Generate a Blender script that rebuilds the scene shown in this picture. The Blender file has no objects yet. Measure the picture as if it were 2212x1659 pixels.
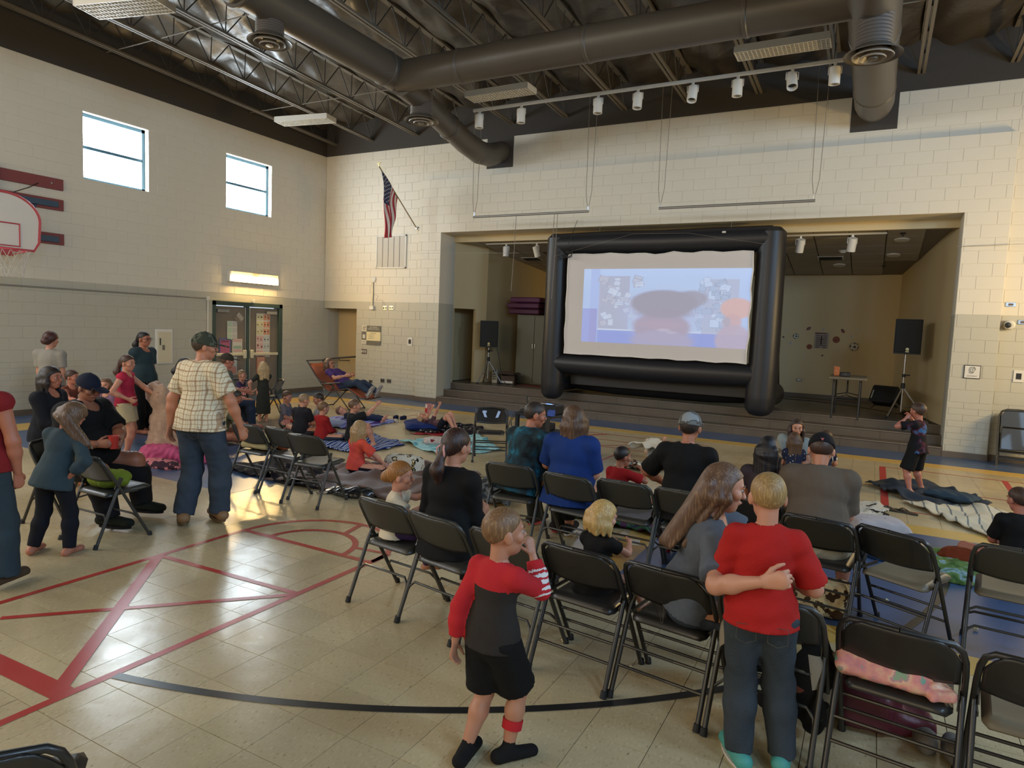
import bpy, math, random
import numpy as np
from mathutils import Vector, Matrix
random.seed(7); rng = np.random.default_rng(7)
S = bpy.context.scene
COL = S.collection

# ------------------------------------------------------------------ camera, world, lights, exposure
cd = bpy.data.cameras.new('camera'); cam = bpy.data.objects.new('camera', cd); COL.objects.link(cam); S.camera = cam
cd.sensor_width = 36; cd.lens = 1445.57 / 2212 * 36; cd.clip_start = .05
CAM = Vector((12.6905, -13.125, 1.8233))
_yw, _pt, _rl = -0.4923, -0.0831, 0.0404
_f = Vector((math.sin(_yw) * math.cos(_pt), math.cos(_yw) * math.cos(_pt), math.sin(_pt)))
_r = Vector((math.cos(_yw), -math.sin(_yw), 0)); _u = _r.cross(_f)
_rr = _r * math.cos(_rl) + _u * math.sin(_rl); _uu = -_r * math.sin(_rl) + _u * math.cos(_rl)
cam.matrix_world = Matrix(((_rr.x, _uu.x, -_f.x, CAM.x), (_rr.y, _uu.y, -_f.y, CAM.y), (_rr.z, _uu.z, -_f.z, CAM.z), (0, 0, 0, 1)))

W = bpy.data.worlds.new('world'); S.world = W; W.use_nodes = True
W.node_tree.nodes['Background'].inputs[0].default_value = (.75, .87, 1, 1)
W.node_tree.nodes['Background'].inputs[1].default_value = 1.0
S.view_settings.view_transform = 'Standard'; S.view_settings.look = 'None'
S.view_settings.gamma = 1; S.view_settings.use_curve_mapping = False
S.view_settings.exposure = -0.12
S.cycles.use_denoising = True
S.cycles.max_bounces = 6; S.cycles.diffuse_bounces = 4; S.cycles.glossy_bounces = 3
S.cycles.sample_clamp_indirect = 4

def area(name, loc, to, sx, sy, power, col):
    l = bpy.data.lights.new(name, 'AREA'); l.shape = 'RECTANGLE'; l.size = sx; l.size_y = sy; l.energy = power; l.color = col
    o = bpy.data.objects.new(name, l); COL.objects.link(o); o.location = loc
    o.rotation_euler = (Vector(to) - Vector(loc)).to_track_quat('-Z', 'Y').to_euler(); return o
# daylight entering by the high windows of the left wall behind the camera
for k, y in enumerate((-11.5, -14.5, -17.5, -20.5)):
    area('window_light_%d' % k, (.12, y, 4.8), (8, y + 1.5, 0), 1.2, 1.2, 190, (.86, .92, 1))
for k, y in enumerate((-6, -10, -14, -18)):  # added bluish fill that cools the left wall, no known windows here
    area('right_cool_fill_%d' % k, (17.3, y, 4.8), (4, y + 2, 3.5), 1.3, 1.2, 190, (.45, .70, 1))
# warm emergency strip lamp over the right-hand door, twin of the one over the far door
area('right_door_lamp', (17.3, -2.3, 2.7), (8, -1.2, 2.6), 1.3, .2, 190, (1, .70, .30))
# two added fill lamps: soft warm ambient light from behind the camera
area('rear_warm_fill', (7.5, -21.5, 4.2), (7.5, -3, 2.2), 11, 3, 390, (1, .76, .44))
area('overhead_warm_fill', (4.5, -13.0, 5.6), (6.5, -9.0, 0), 7, 7, 190, (1, .82, .56))

# ------------------------------------------------------------------ helpers
def tag(o, label=None, cat=None, group=None, kind=None):
    if label: o['label'] = label
    if cat: o['category'] = cat
    if group: o['group'] = group
    if kind: o['kind'] = kind
    return o
def lin(h):
    h = h.lstrip('#'); c = [int(h[i:i + 2], 16) / 255 for i in (0, 2, 4)]
    return tuple(x / 12.92 if x <= .04045 else ((x + .055) / 1.055) ** 2.4 for x in c)
MATS = {}
def mat(name, col, rough=.6, metal=0, emit=None, es=0, noise=0, nscale=8, bump=0, bscale=60, spec=.5, sheen=0, coat=0, alpha=1, objrand=0):
    if name in MATS: return MATS[name]
    if isinstance(col, str): col = lin(col)
    m = bpy.data.materials.new(name); m.use_nodes = True; nt = m.node_tree; N = nt.nodes; L = nt.links
    b = N['Principled BSDF']; b.inputs['Base Color'].default_value = (*col, 1); b.inputs['Roughness'].default_value = rough
    b.inputs['Metallic'].default_value = metal; b.inputs['Specular IOR Level'].default_value = spec
    b.inputs['Sheen Weight'].default_value = sheen; b.inputs['Coat Weight'].default_value = coat
    if alpha < 1: b.inputs['Alpha'].default_value = alpha
    if emit is not None:
        b.inputs['Emission Color'].default_value = (*emit, 1); b.inputs['Emission Strength'].default_value = es
    tc = N.new('ShaderNodeTexCoord')
    if noise:
        n = N.new('ShaderNodeTexNoise'); n.inputs['Scale'].default_value = nscale; n.inputs['Detail'].default_value = 5
        L.new(tc.outputs['Object'], n.inputs['Vector'])
        mx = N.new('ShaderNodeMix'); mx.data_type = 'RGBA'; mx.inputs['A'].default_value = (*[c * (1 - noise) for c in col], 1)
        mx.inputs['B'].default_value = (*[min(1, c * (1 + noise)) for c in col], 1); L.new(n.outputs['Fac'], mx.inputs['Factor'])
        L.new(mx.outputs['Result'], b.inputs['Base Color'])
    if bump:
        n2 = N.new('ShaderNodeTexNoise'); n2.inputs['Scale'].default_value = bscale; n2.inputs['Detail'].default_value = 3
        L.new(tc.outputs['Object'], n2.inputs['Vector'])
        bp = N.new('ShaderNodeBump'); bp.inputs['Strength'].default_value = bump; bp.inputs['Distance'].default_value = .01
        L.new(n2.outputs['Fac'], bp.inputs['Height']); L.new(bp.outputs['Normal'], b.inputs['Normal'])
    MATS[name] = m; return m
def ramp(nt, stops, interp='LINEAR'):
    r = nt.nodes.new('ShaderNodeValToRGB'); r.color_ramp.interpolation = interp
    e = r.color_ramp.elements
    while len(e) < len(stops): e.new(.5)
    for k, (p, c) in enumerate(stops):
        e[k].position = p; c = lin(c) if isinstance(c, str) else c; e[k].color = (*c, 1)
    return r
def patmat(name, kind, cols, scale=10, rough=.85, sx=(1, 1, 1), bump=.15, distort=0):
    """patterned cloth: spots / stripes / patches / splotches, all in object space"""
    if name in MATS: return MATS[name]
    m = bpy.data.materials.new(name); m.use_nodes = True; nt = m.node_tree; N = nt.nodes; L = nt.links; b = N['Principled BSDF']
    b.inputs['Roughness'].default_value = rough; b.inputs['Specular IOR Level'].default_value = .2
    tc = N.new('ShaderNodeTexCoord'); mp = N.new('ShaderNodeMapping'); mp.inputs['Scale'].default_value = sx
    L.new(tc.outputs['Object'], mp.inputs['Vector'])
    if kind == 'spots':
        t = N.new('ShaderNodeTexVoronoi'); t.inputs['Scale'].default_value = scale; L.new(mp.outputs[0], t.inputs['Vector']); out = t.outputs['Distance']
        r = ramp(nt, cols, 'CONSTANT')
    elif kind == 'cells':
        t = N.new('ShaderNodeTexVoronoi'); t.inputs['Scale'].default_value = scale; L.new(mp.outputs[0], t.inputs['Vector'])
        sp = N.new('ShaderNodeSeparateColor'); L.new(t.outputs['Color'], sp.inputs[0]); out = sp.outputs[0]; r = ramp(nt, cols, 'CONSTANT')
    elif kind == 'wave':
        t = N.new('ShaderNodeTexWave'); t.inputs['Scale'].default_value = scale; t.inputs['Distortion'].default_value = distort
        t.inputs['Detail'].default_value = 1; L.new(mp.outputs[0], t.inputs['Vector']); out = t.outputs['Fac']; r = ramp(nt, cols, 'CONSTANT')
    else:
        t = N.new('ShaderNodeTexNoise'); t.inputs['Scale'].default_value = scale; t.inputs['Detail'].default_value = 4
        t.inputs['Distortion'].default_value = distort; L.new(mp.outputs[0], t.inputs['Vector']); out = t.outputs['Fac']
        r = ramp(nt, cols, 'CONSTANT' if kind == 'patch' else 'LINEAR')
    L.new(out, r.inputs[0]); L.new(r.outputs[0], b.inputs['Base Color'])
    n2 = N.new('ShaderNodeTexNoise'); n2.inputs['Scale'].default_value = 60; L.new(tc.outputs['Object'], n2.inputs['Vector'])
    bp = N.new('ShaderNodeBump'); bp.inputs['Strength'].default_value = bump; bp.inputs['Distance'].default_value = .01
    L.new(n2.outputs['Fac'], bp.inputs['Height']); L.new(bp.outputs['Normal'], b.inputs['Normal'])
    MATS[name] = m; return m

class MB:
    def __init__(s): s.v = []; s.f = []; s.m = []
    def add(s, vs, fs, mi=0):
        o = len(s.v); s.v += [tuple(v) for v in vs]; s.f += [tuple(i + o for i in f) for f in fs]; s.m += [mi] * len(fs); return s
    def box(s, c, d, mi=0, R=None, bev=0):
        c = Vector(c); h = [x / 2 for x in d]; b = min(bev, min(h) * .9)
        T = (lambda p: c + (R @ Vector(p) if R else Vector(p)))
        if b <= 0:
            vs = [T((sx * h[0], sy * h[1], sz * h[2])) for sx in (-1, 1) for sy in (-1, 1) for sz in (-1, 1)]
            return s.add(vs, [(0, 1, 3, 2), (4, 6, 7, 5), (0, 4, 5, 1), (2, 3, 7, 6), (0, 2, 6, 4), (1, 5, 7, 3)], mi)
        vs = []; ix = {}
        for sx in (-1, 1):
            for sy in (-1, 1):
                for sz in (-1, 1):
                    for a in range(3):
                        p = [sx * (h[0] - b), sy * (h[1] - b), sz * (h[2] - b)]; p[a] = (sx, sy, sz)[a] * h[a]
                        ix[sx, sy, sz, a] = len(vs); vs.append(T(p))
        fs = []
        for a in range(3):
            o1, o2 = (a + 1) % 3, (a + 2) % 3
            for sg in (-1, 1):
                q = []
                for u, w in ((-1, -1), (1, -1), (1, 1), (-1, 1)):
                    k = [0, 0, 0]; k[a] = sg; k[o1] = u; k[o2] = w; q.append(ix[(*k, a)])
                fs.append(tuple(q if sg > 0 else q[::-1]))
            for u in (-1, 1):
                for w in (-1, 1):
                    k1 = [0, 0, 0]; k1[o1] = u; k1[o2] = w; k2 = list(k1); k1[a] = -1; k2[a] = 1
                    q = (ix[(*k1, o1)], ix[(*k2, o1)], ix[(*k2, o2)], ix[(*k1, o2)])
                    fs.append(q if u * w < 0 else q[::-1])
        for sx in (-1, 1):
            for sy in (-1, 1):
                for sz in (-1, 1):
                    q = tuple(ix[sx, sy, sz, a] for a in range(3)); fs.append(q if sx * sy * sz > 0 else q[::-1])
        return s.add(vs, fs, mi)
    def tube(s, pts, r, n=8, mi=0, caps=True, closed=False):
        pts = [Vector(p) for p in pts]; m = len(pts); rs = r if hasattr(r, '__len__') else [r] * m
        tg = []
        for i in range(m):
            a = pts[i - 1] if (i > 0 or closed) else pts[i]; b = pts[(i + 1) % m] if (i < m - 1 or closed) else pts[i]
            tg.append((b - a).normalized() if (b - a).length > 1e-9 else Vector((0, 0, 1)))
        nrm = tg[0].orthogonal().normalized(); vs = []
        for i in range(m):
            if i: nrm = (nrm - tg[i] * nrm.dot(tg[i])); nrm = nrm.normalized() if nrm.length > 1e-6 else tg[i].orthogonal().normalized()
            bn = tg[i].cross(nrm)
            for k in range(n):
                a = 2 * math.pi * k / n; vs.append(pts[i] + (nrm * math.cos(a) + bn * math.sin(a)) * rs[i])
        fs = []
        for i in range(m if closed else m - 1):
            j = (i + 1) % m
            for k in range(n): fs.append((i * n + k, i * n + (k + 1) % n, j * n + (k + 1) % n, j * n + k))
        if caps and not closed: fs.append(tuple(range(n))[::-1]); fs.append(tuple((m - 1) * n + k for k in range(n)))
        return s.add(vs, fs, mi)
    def lathe(s, prof, n=24, c=(0, 0, 0), R=None, mi=0):
        c = Vector(c); vs = []; m = len(prof)
        for r, z in prof:
            for k in range(n):
                a = 2 * math.pi * k / n; p = Vector((r * math.cos(a), r * math.sin(a), z)); vs.append(c + (R @ p if R else p))
        fs = [(i * n + k, i * n + (k + 1) % n, (i + 1) * n + (k + 1) % n, (i + 1) * n + k) for i in range(m - 1) for k in range(n)]
        if prof[0][0] > 1e-4: fs.append(tuple(range(n))[::-1])
        if prof[-1][0] > 1e-4: fs.append(tuple((m - 1) * n + k for k in range(n)))
        return s.add(vs, fs, mi)
    def prism(s, poly, o, ax, ay, az, mi=0):
        """poly (2D) in the plane o + x*ax + y*ay, extruded by az"""
        o, ax, ay, az = map(Vector, (o, ax, ay, az)); n = len(poly)
        vs = [o + ax * x + ay * y for x, y in poly]; vs += [v + az for v in vs]
        fs = [tuple(range(n))[::-1], tuple(range(n, 2 * n))] + [(i, (i + 1) % n, n + (i + 1) % n, n + i) for i in range(n)]
        return s.add(vs, fs, mi)
    def mesh(s, name, mats, smooth=False):
        me = bpy.data.meshes.new(name); me.from_pydata(s.v, [], s.f)
        for m in (mats if isinstance(mats, (list, tuple)) else [mats]): me.materials.append(m)
        if any(s.m): me.polygons.foreach_set('material_index', s.m)
        if smooth:
            me.polygons.foreach_set('use_smooth', [True] * len(me.polygons))
            try: me.set_sharp_from_angle(angle=math.radians(40))
            except Exception: pass
        me.update(); return me
    def build(s, name, mats, parent=None, smooth=False, **kw):
        o = bpy.data.objects.new(name, s.mesh(name, mats, smooth)); COL.objects.link(o); o.parent = parent; tag(o, **kw); return o
def empty(name, loc, rz=0, **kw):
    o = bpy.data.objects.new(name, None); COL.objects.link(o); o.location = loc; o.rotation_euler = (0, 0, rz); o.empty_display_size = .1; tag(o, **kw); return o
def copy_tree(o, parent=None):
    c = o.copy(); COL.objects.link(c)
    if parent is not None: c.parent = parent
    for ch in list(o.children): copy_tree(ch, c)
    return c
def clone(mesh, name, parent, loc=(0, 0, 0), rot=None):
    o = bpy.data.objects.new(name, mesh); COL.objects.link(o); o.parent = parent; o.location = loc
    if rot: o.rotation_euler = rot
    return o
def RX(a): return Matrix.Rotation(a, 3, 'X')
def RY(a): return Matrix.Rotation(a, 3, 'Y')
def RZ(a): return Matrix.Rotation(a, 3, 'Z')
def arc(c, r, a0, a1, n, u=(1, 0, 0), v=(0, 1, 0)):
    c, u, v = Vector(c), Vector(u), Vector(v)
    return [c + u * (r * math.cos(a0 + (a1 - a0) * k / n)) + v * (r * math.sin(a0 + (a1 - a0) * k / n)) for k in range(n + 1)]
def text(name, body, size, loc, R, m, parent, ext=.001):
    cu = bpy.data.curves.new(name, 'FONT'); cu.body = body; cu.size = size; cu.extrude = ext; cu.align_x = 'CENTER'; cu.align_y = 'CENTER'
    t = bpy.data.objects.new(name, cu); COL.objects.link(t); bpy.context.view_layer.update()
    me = bpy.data.meshes.new_from_object(t); bpy.data.objects.remove(t); me.materials.clear(); me.materials.append(m)
    o = bpy.data.objects.new(name, me); COL.objects.link(o); o.parent = parent; o.matrix_local = Matrix.Translation(loc) @ R.to_4x4(); return o
FACE_Y = Matrix(((1, 0, 0), (0, 0, -1), (0, 1, 0)))      # text plane facing -Y
FACE_X = Matrix(((0, 0, 1), (1, 0, 0), (0, 1, 0)))        # text plane facing +X (left wall)

# ------------------------------------------------------------------ materials of the setting
white = mat('wall_paint_upper', (.70, .65, .54), .55, bump=.12, bscale=90)
lower = mat('wall_paint_lower', (.49, .47, .385), .5, bump=.12, bscale=90)
dark = mat('dark_ceiling_paint', (.052, .045, .038), .8, bump=.1)
stagewall = mat('stage_wall_paint', (.60, .48, .27), .6)
basebrown = mat('rubber_base', (.13, .10, .075), .5)
steel = mat('joist_steel', (.15, .13, .10), .5, bump=.05)
webst = mat('web_steel', (.045, .04, .035), .6)
ductm = mat('duct_paint', (.085, .070, .052), .42, noise=.12, nscale=2, bump=.08, bscale=3)
chrome = mat('chrome', (.6, .6, .6), .25, 1)
whitemetal = mat('white_metal', (.74, .72, .66), .4)
blackp = mat('black_plastic', (.012, .012, .012), .5)
whitep = mat('white_plastic', (.68, .66, .60), .4)

def tilemat():
    m = bpy.data.materials.new('vinyl_tile'); m.use_nodes = True; nt = m.node_tree; N = nt.nodes; L = nt.links; b = N['Principled BSDF']
    g = N.new('ShaderNodeNewGeometry')
    oi = N.new('ShaderNodeObjectInfo')
    n1 = N.new('ShaderNodeTexNoise'); n1.inputs['Scale'].default_value = 85; n1.inputs['Detail'].default_value = 3
    n2 = N.new('ShaderNodeTexNoise'); n2.inputs['Scale'].default_value = 1.1; n2.inputs['Detail'].default_value = 6
    mp = N.new('ShaderNodeMapping'); mp.inputs['Scale'].default_value = (1, .45, 1); mp.inputs['Rotation'].default_value = (0, 0, .6)
    L.new(g.outputs['Position'], mp.inputs['Vector']); L.new(mp.outputs[0], n1.inputs['Vector']); L.new(g.outputs['Position'], n2.inputs['Vector'])
    r = ramp(nt, [(.27, (.26, .19, .10)), (.36, (.50, .405, .235)), (.62, (.525, .425, .25)), (.70, (.60, .50, .33))])
    L.new(n1.outputs['Fac'], r.inputs[0])
    mx = N.new('ShaderNodeMix'); mx.data_type = 'RGBA'; mx.blend_type = 'MULTIPLY'; mx.inputs['Factor'].default_value = 1
    r2 = ramp(nt, [(.3, (.80, .79, .78)), (.7, (1.12, 1.12, 1.12))]); L.new(n2.outputs['Fac'], r2.inputs[0])
    L.new(r.outputs[0], mx.inputs['A']); L.new(r2.outputs[0], mx.inputs['B'])
    mx2 = N.new('ShaderNodeMix'); mx2.data_type = 'RGBA'; mx2.blend_type = 'MULTIPLY'; mx2.inputs['Factor'].default_value = 1
    r3 = ramp(nt, [(0, (.93, .93, .93)), (1, (1.04, 1.04, 1.04))]); L.new(oi.outputs['Random'], r3.inputs[0])
    L.new(mx.outputs['Result'], mx2.inputs['A']); L.new(r3.outputs[0], mx2.inputs['B']); L.new(mx2.outputs['Result'], b.inputs['Base Color'])
    n3 = N.new('ShaderNodeTexNoise'); n3.inputs['Scale'].default_value = 3; n3.inputs['Detail'].default_value = 8; L.new(g.outputs['Position'], n3.inputs['Vector'])
    mr = N.new('ShaderNodeMapRange'); mr.inputs['To Min'].default_value = .14; mr.inputs['To Max'].default_value = .34
    L.new(n3.outputs['Fac'], mr.inputs['Value']); L.new(mr.outputs[0], b.inputs['Roughness'])
    n4 = N.new('ShaderNodeTexNoise'); n4.inputs['Scale'].default_value = 7; n4.inputs['Detail'].default_value = 2; L.new(g.outputs['Position'], n4.inputs['Vector'])
    bp = N.new('ShaderNodeBump'); bp.inputs['Strength'].default_value = .10; bp.inputs['Distance'].default_value = .02
    L.new(n4.outputs['Fac'], bp.inputs['Height']); L.new(bp.outputs['Normal'], b.inputs['Normal'])
    b.inputs['Specular IOR Level'].default_value = .55
    return m
tile = tilemat()

# ------------------------------------------------------------------ floor
T = .2955
floor = MB().box((8.6, -11.6, -.06), (17.8, 24.6, .112)).build('floor', mat('floor_grout', (.10, .08, .055), .8), kind='structure')
tb = MB(); h = T / 2 - .0009
tb.add([(-h, -h, -.006), (h, -h, -.006), (h, h, -.006), (-h, h, -.006), (-h + .001, -h + .001, 0), (h - .001, -h + .001, 0), (h - .001, h - .001, 0), (-h + .001, h - .001, 0)],
       [(4, 5, 6, 7), (0, 1, 5, 4), (1, 2, 6, 5), (2, 3, 7, 6), (3, 0, 4, 7)])
tme = tb.mesh('floor_tile', tile)
def shown(x, y, z=0):
    v = Vector((x, y, z)) - CAM; d = v.dot(_f)
    if d < .3: return None
    px = 1106 + 1445.57 * v.dot(_rr) / d; py = 829.5 - 1445.57 * v.dot(_uu) / d
    return (px, py, d) if -60 < px < 2272 and -60 < py < 1719 else None
tl = []
for i in range(60):
    for j in range(82):
        x = .1305 + (i - .5) * T + .0; y = -10.962 + T * (j - 44) + T / 2
        if 0 < x < 17.5 and -24 < y < 0:
            q = shown(x, y); tl.append((q[2] if q else 99, x, y))
tl.sort(); fb = MB()
for k, (d, x, y) in enumerate(tl):
    if k < 300: clone(tme, 'floor_tile', floor, (x, y, 0))
    else:
        h2 = T / 2 - .0012; fb.add([(x - h2, y - h2, 0), (x + h2, y - h2, 0), (x + h2, y + h2, 0), (x - h2, y + h2, 0)], [(0, 1, 2, 3)])
fb.build('floor_tile_field', tile, floor, kind='stuff')
blueP = mat('blue_floor_paint', (.055, .095, .19), .3, noise=.3, nscale=3)
yelP = mat('yellow_floor_paint', (.56, .36, .09), .3, noise=.12, nscale=3)
redP = mat('red_floor_paint', (.42, .045, .035), .32, noise=.1, nscale=4)
blkP = mat('black_floor_paint', (.018, .018, .018), .3)
def sheet(x0, x1, y0, y1, m, z=.0012, name='painted_band'):
    MB().box(((x0 + x1) / 2, (y0 + y1) / 2, z / 2), (x1 - x0, y1 - y0, z)).build(name, m, floor)
sheet(.0, 17.5, -1.05, -.0, blueP); sheet(.0, .88, -24, -1.05, blueP)
sheet(.88, 17.5, -1.42, -1.05, yelP); sheet(.88, 1.55, -24, -1.42, yelP)
sheet(11.11, 17.5, -8.45, -5.66, blueP); sheet(11.11, 17.5, -5.66, -5.32, yelP); sheet(11.11, 17.5, -8.72, -8.45, yelP); sheet(10.85, 11.11, -8.45, -5.66, yelP)
sheet(1.55, 6.95, -8.48, -6.6, blueP)
def line(pts, w, m, z=.002, name='court_line'):
    b = MB(); pts = [Vector((p[0], p[1], 0)) for p in pts]
    L_, R_ = [], []
    for i, p in enumerate(pts):
        t = (pts[min(i + 1, len(pts) - 1)] - pts[max(i - 1, 0)]).normalized(); n = Vector((-t.y, t.x, 0)) * w / 2
        L_.append(p + n + Vector((0, 0, z))); R_.append(p - n + Vector((0, 0, z)))
    k = len(pts); b.add(L_ + R_, [(i, k + i, k + i + 1, i + 1) for i in range(k - 1)]); b.build(name, m, floor)
line([(8.05, -12.6), (8.05, -9.22)], .05, redP); line([(9.435, -14.5), (9.435, -9.0)], .05, redP)
line(arc((8.75, -9.22, 0), .695, math.pi, 0, 28), .05, redP); line(arc((8.75, -9.22, 0), .40, math.pi, 0, 20), .05, redP, .0022)
line([(8.05, -9.23), (9.435, -9.23)], .05, redP, .0024)
line([(8.74, -8.52), (8.80, -8.80)], .05, redP, .0026); line([(9.11, -9.04), (9.435, -9.0)], .04, redP, .0026)
line([(9.40, -11.45), (8.055, -10.02)], .075, redP, .0026); line([(9.41, -11.42), (8.30, -11.45)], .11, redP, .0028)
line([(8.055, -10.01), (9.435, -9.96)], .045, redP, .0028); line([(8.29, -11.17), (9.435, -9.975)], .045, redP, .003)
line(arc((8.44, -6.37, 0), 4.93, math.radians(-78.1), math.radians(-5), 60), .052, blkP, .003, 'court_arc')
line([(12.935, -1.86), (12.935, -4.72)], .08, redP); line([(12.95, -1.88), (17.3, -1.9)], .025, redP); line([(12.95, -3.31), (17.3, -3.31)], .025, redP)
line([(12.95, -4.72), (14.3, -4.72)], .025, redP); line([(14.41, -1.9), (14.37, -2.95)], .07, redP)
line([(12.77, -10.2), (12.77, -11.9)], .085, redP)
for p in (((8.05, -1.83), (10.4, -1.83)), ((8.05, -2.45), (10.4, -2.45)), ((8.05, -3.1), (10.2, -3.1)), ((8.05, -3.9), (9.7, -2.3))): line(p, .03, redP)
line([(8.1, -2.5), (8.9, -3.9)], .06, redP); line([(8.35, -2.2), (8.6, -1.85)], .07, redP); line([(9.4, -1.83), (9.4, -4.5)], .03, redP)
line([(3.2, -1.66), (5.2, -1.66)], .025, redP); line([(4.65, -2.6), (4.68, -1.66)], .03, redP); line([(1.6, -2.6), (5.2, -2.6)], .025, redP); line([(7.6, -6.2), (12, -6.2)], .03, blkP)

# ------------------------------------------------------------------ walls
CH, CL = .2032, .4064
def rects(x0, x1, z0, z1, off=0):
    """block rectangles of a running bond, half-height courses below z = .914"""
    out = []; z = 0; row = 0
    while z < z1 - 1e-4:
        hh = CH / 2 if z < .9135 else CH
        if z >= z0 - 1e-4:
            sh = off + (CL / 2 if row % 2 else 0); k = math.floor((x0 - sh) / CL); a = sh + k * CL
            while a < x1 - 1e-4:
                l, r_ = max(a, x0), min(a + CL, x1)
                if r_ - l > .03: out.append((l, r_, z, min(z + hh, z1)))
                a += CL
        z += hh; row += 1
    return out
def block_mesh(w, hh, m, d=.0045, g=.0024, b=.003):
    mb = MB(); x, z = w / 2 - g, hh / 2 - g
    mb.add([(-x, 0, -z), (x, 0, -z), (x, 0, z), (-x, 0, z), (-x + b, -d, -z + b), (x - b, -d, -z + b), (x - b, -d, z - b), (-x + b, -d, z - b)],
           [(4, 5, 6, 7), (0, 1, 5, 4), (1, 2, 6, 5), (2, 3, 7, 6), (3, 0, 4, 7)])
    return mb
YP = -.115
wf = MB()
wf.box((8.75, .12, 7.0), (17.5, .23, 2.0), 2)                                     # dark band above
wf.box((3.4, .2525 + YP / 2, 2.65), (.62 - 0, .505 - YP - .01, 5.07)) if False else None
def slab(x0, x1, y0, y1, z0, z1, mi): wf.box(((x0 + x1) / 2, (y0 + y1) / 2, (z0 + z1) / 2), (x1 - x0, y1 - y0, z1 - z0), mi)
YB = .005
for a, b_ in ((1.10, 3.07), (14.42, 17.5)):
    slab(a, b_, YB, .235, 0, 2.337, 1); slab(a, b_, YB, .235, 2.337, 6.0, 0)
slab(0, 1.10, YB, .235, 2.155, 2.337, 1); slab(0, 1.10, YB, .235, 2.337, 6.0, 0)
slab(3.07, 14.42, YB, .235, 5.18, 6.0, 0)
for a, b_ in ((3.07, 3.69), (13.81, 14.42)):
    slab(a, b_, YP + YB, .50, 0, 2.337, 1); slab(a, b_, YP + YB, .50, 2.337, 5.18, 0)
slab(3.69, 13.81, YP + YB, .50, 3.963, 5.18, 0); slab(3.3, 14.1, .46, .56, 3.81, 4.4, 3); slab(3.0, 3.69, .50, .56, 3.5, 4.4, 3)
wall_stage = wf.build('wall_stage', [white, lower, dark, stagewall], kind='structure')
R_ = []
for x0, x1, z0, z1, y, off in ((1.10, 3.07, 0, 2.337, 0, .1), (0, 3.07, 2.337, 5.9944, 0, .1), (3.07, 14.42, 5.1816, 5.9944, 0, .1), (14.42, 17.5, 0, 5.9944, 0, .02),
                               (3.07, 3.69, 0, 3.9624, YP, -.1), (13.81, 14.42, 0, 3.9624, YP, -.18), (3.07, 14.42, 3.9624, 5.1816, YP, -.1), (0, 1.1, 2.155, 2.337, 0, .1)):
    for l, r_, a, b_ in rects(x0, x1, z0, z1, off):
        if (a < 2.33 < b_ - .02): pass
        if y == 0 and a > 5.3 and (4.80 < (l + r_) / 2 < 5.45 or 12.05 < (l + r_) / 2 < 12.76): continue
        q = shown((l + r_) / 2, y, (a + b_) / 2); R_.append(((q[2] / ((r_ - l) * (b_ - a)) ** .5) if q else 999, l, r_, a, b_, y))
R_.sort(); shared = {}; rest = [MB(), MB()]
for k, (d, l, r_, a, b_, y) in enumerate(R_):
    lo = (a + b_) / 2 < 2.337; key = (round(r_ - l, 3), round(b_ - a, 3), lo)
    if key not in shared: shared[key] = block_mesh(r_ - l, b_ - a, 0)
    c = ((l + r_) / 2, y + YB - .0005, (a + b_) / 2)
    if k < 300:
        if isinstance(shared[key], MB): shared[key] = (shared[key], shared[key].mesh('wall_block', lower if lo else white))
        clone(shared[key][1], 'wall_block', wall_stage, c)
    else:
        src = shared[key][0] if isinstance(shared[key], tuple) else shared[key]
        rest[0].add([(v[0] + c[0], v[1] + c[1], v[2] + c[2]) for v in src.v], src.f, int(lo))
rest[0].build('block_field', [white, lower], wall_stage, kind='stuff')
# dark painted patches where the two ducts pass the wall
for x0, x1, z0 in ((4.79, 5.455, 5.34), (12.05, 12.76, 5.41)): MB().box(((x0 + x1) / 2, -.001, (z0 + 6.0) / 2), (x1 - x0, .008, 6.0 - z0)).build('painted_patch', dark, wall_stage)
# left wall: opening for the double door, two high windows
lw = MB()
def lslab(y0, y1, z0, z1, mi, x0=-.3): lw.box(((x0 - YB) / 2, (y0 + y1) / 2, (z0 + z1) / 2), (-x0 - YB, y1 - y0, z1 - z0), mi)
DY0, DY1, DZ = -3.36, -1.40, 2.165
WINS = [(-6.03, -4.80), (-3.02, -1.77)]; WZ0, WZ1 = 4.18, 5.37
lslab(-24.1, 1.2, 6.0, 8.6, 2)
lslab(DY1, .24, 0, 2.337, 1); lslab(-24.1, DY0, 0, 2.337, 1); lslab(DY0, DY1, DZ, 2.337, 1); lslab(.24, 1.2, 0, 2.337, 1)
lslab(-24.1, .24, 2.337, WZ0, 0); lslab(-24.1, .24, WZ1, 6.0, 0)
ys = [-24.1, *WINS[0], *WINS[1], .24]
for i in (0, 2, 4): lslab(ys[i], ys[i + 1], WZ0, WZ1, 0)
wall_left = lw.build('wall_left', [white, lower, dark], kind='structure')
lb = MB()
for y0, y1, z0, z1 in ((-24, .0, 0, 5.9944),):
    for l, r_, a, b_ in rects(y0, y1, z0, z1, .05):
        cy, cz = (l + r_) / 2, (a + b_) / 2
        if DY0 < r_ - .01 and l + .01 < DY1 and a < DZ: continue
        if any(w0 < r_ - .01 and l + .01 < w1 and a < WZ1 - .01 and b_ > WZ0 + .01 for w0, w1 in WINS): continue
        src = block_mesh(r_ - l, b_ - a, 0, g=.002); lb.add([(-v[1] - YB, v[0] + cy, v[2] + cz) for v in src.v], src.f, int(cz < 2.337))
lb.build('block_field', [white, lower], wall_left, kind='stuff')
MB().box((17.65, -11.6, 4.0), (.3, 25, 9)).build('wall_right', white, kind='structure')
MB().box((8.75, -24.15, 4.0), (18, .3, 9)).build('wall_back', white, kind='structure')
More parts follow.
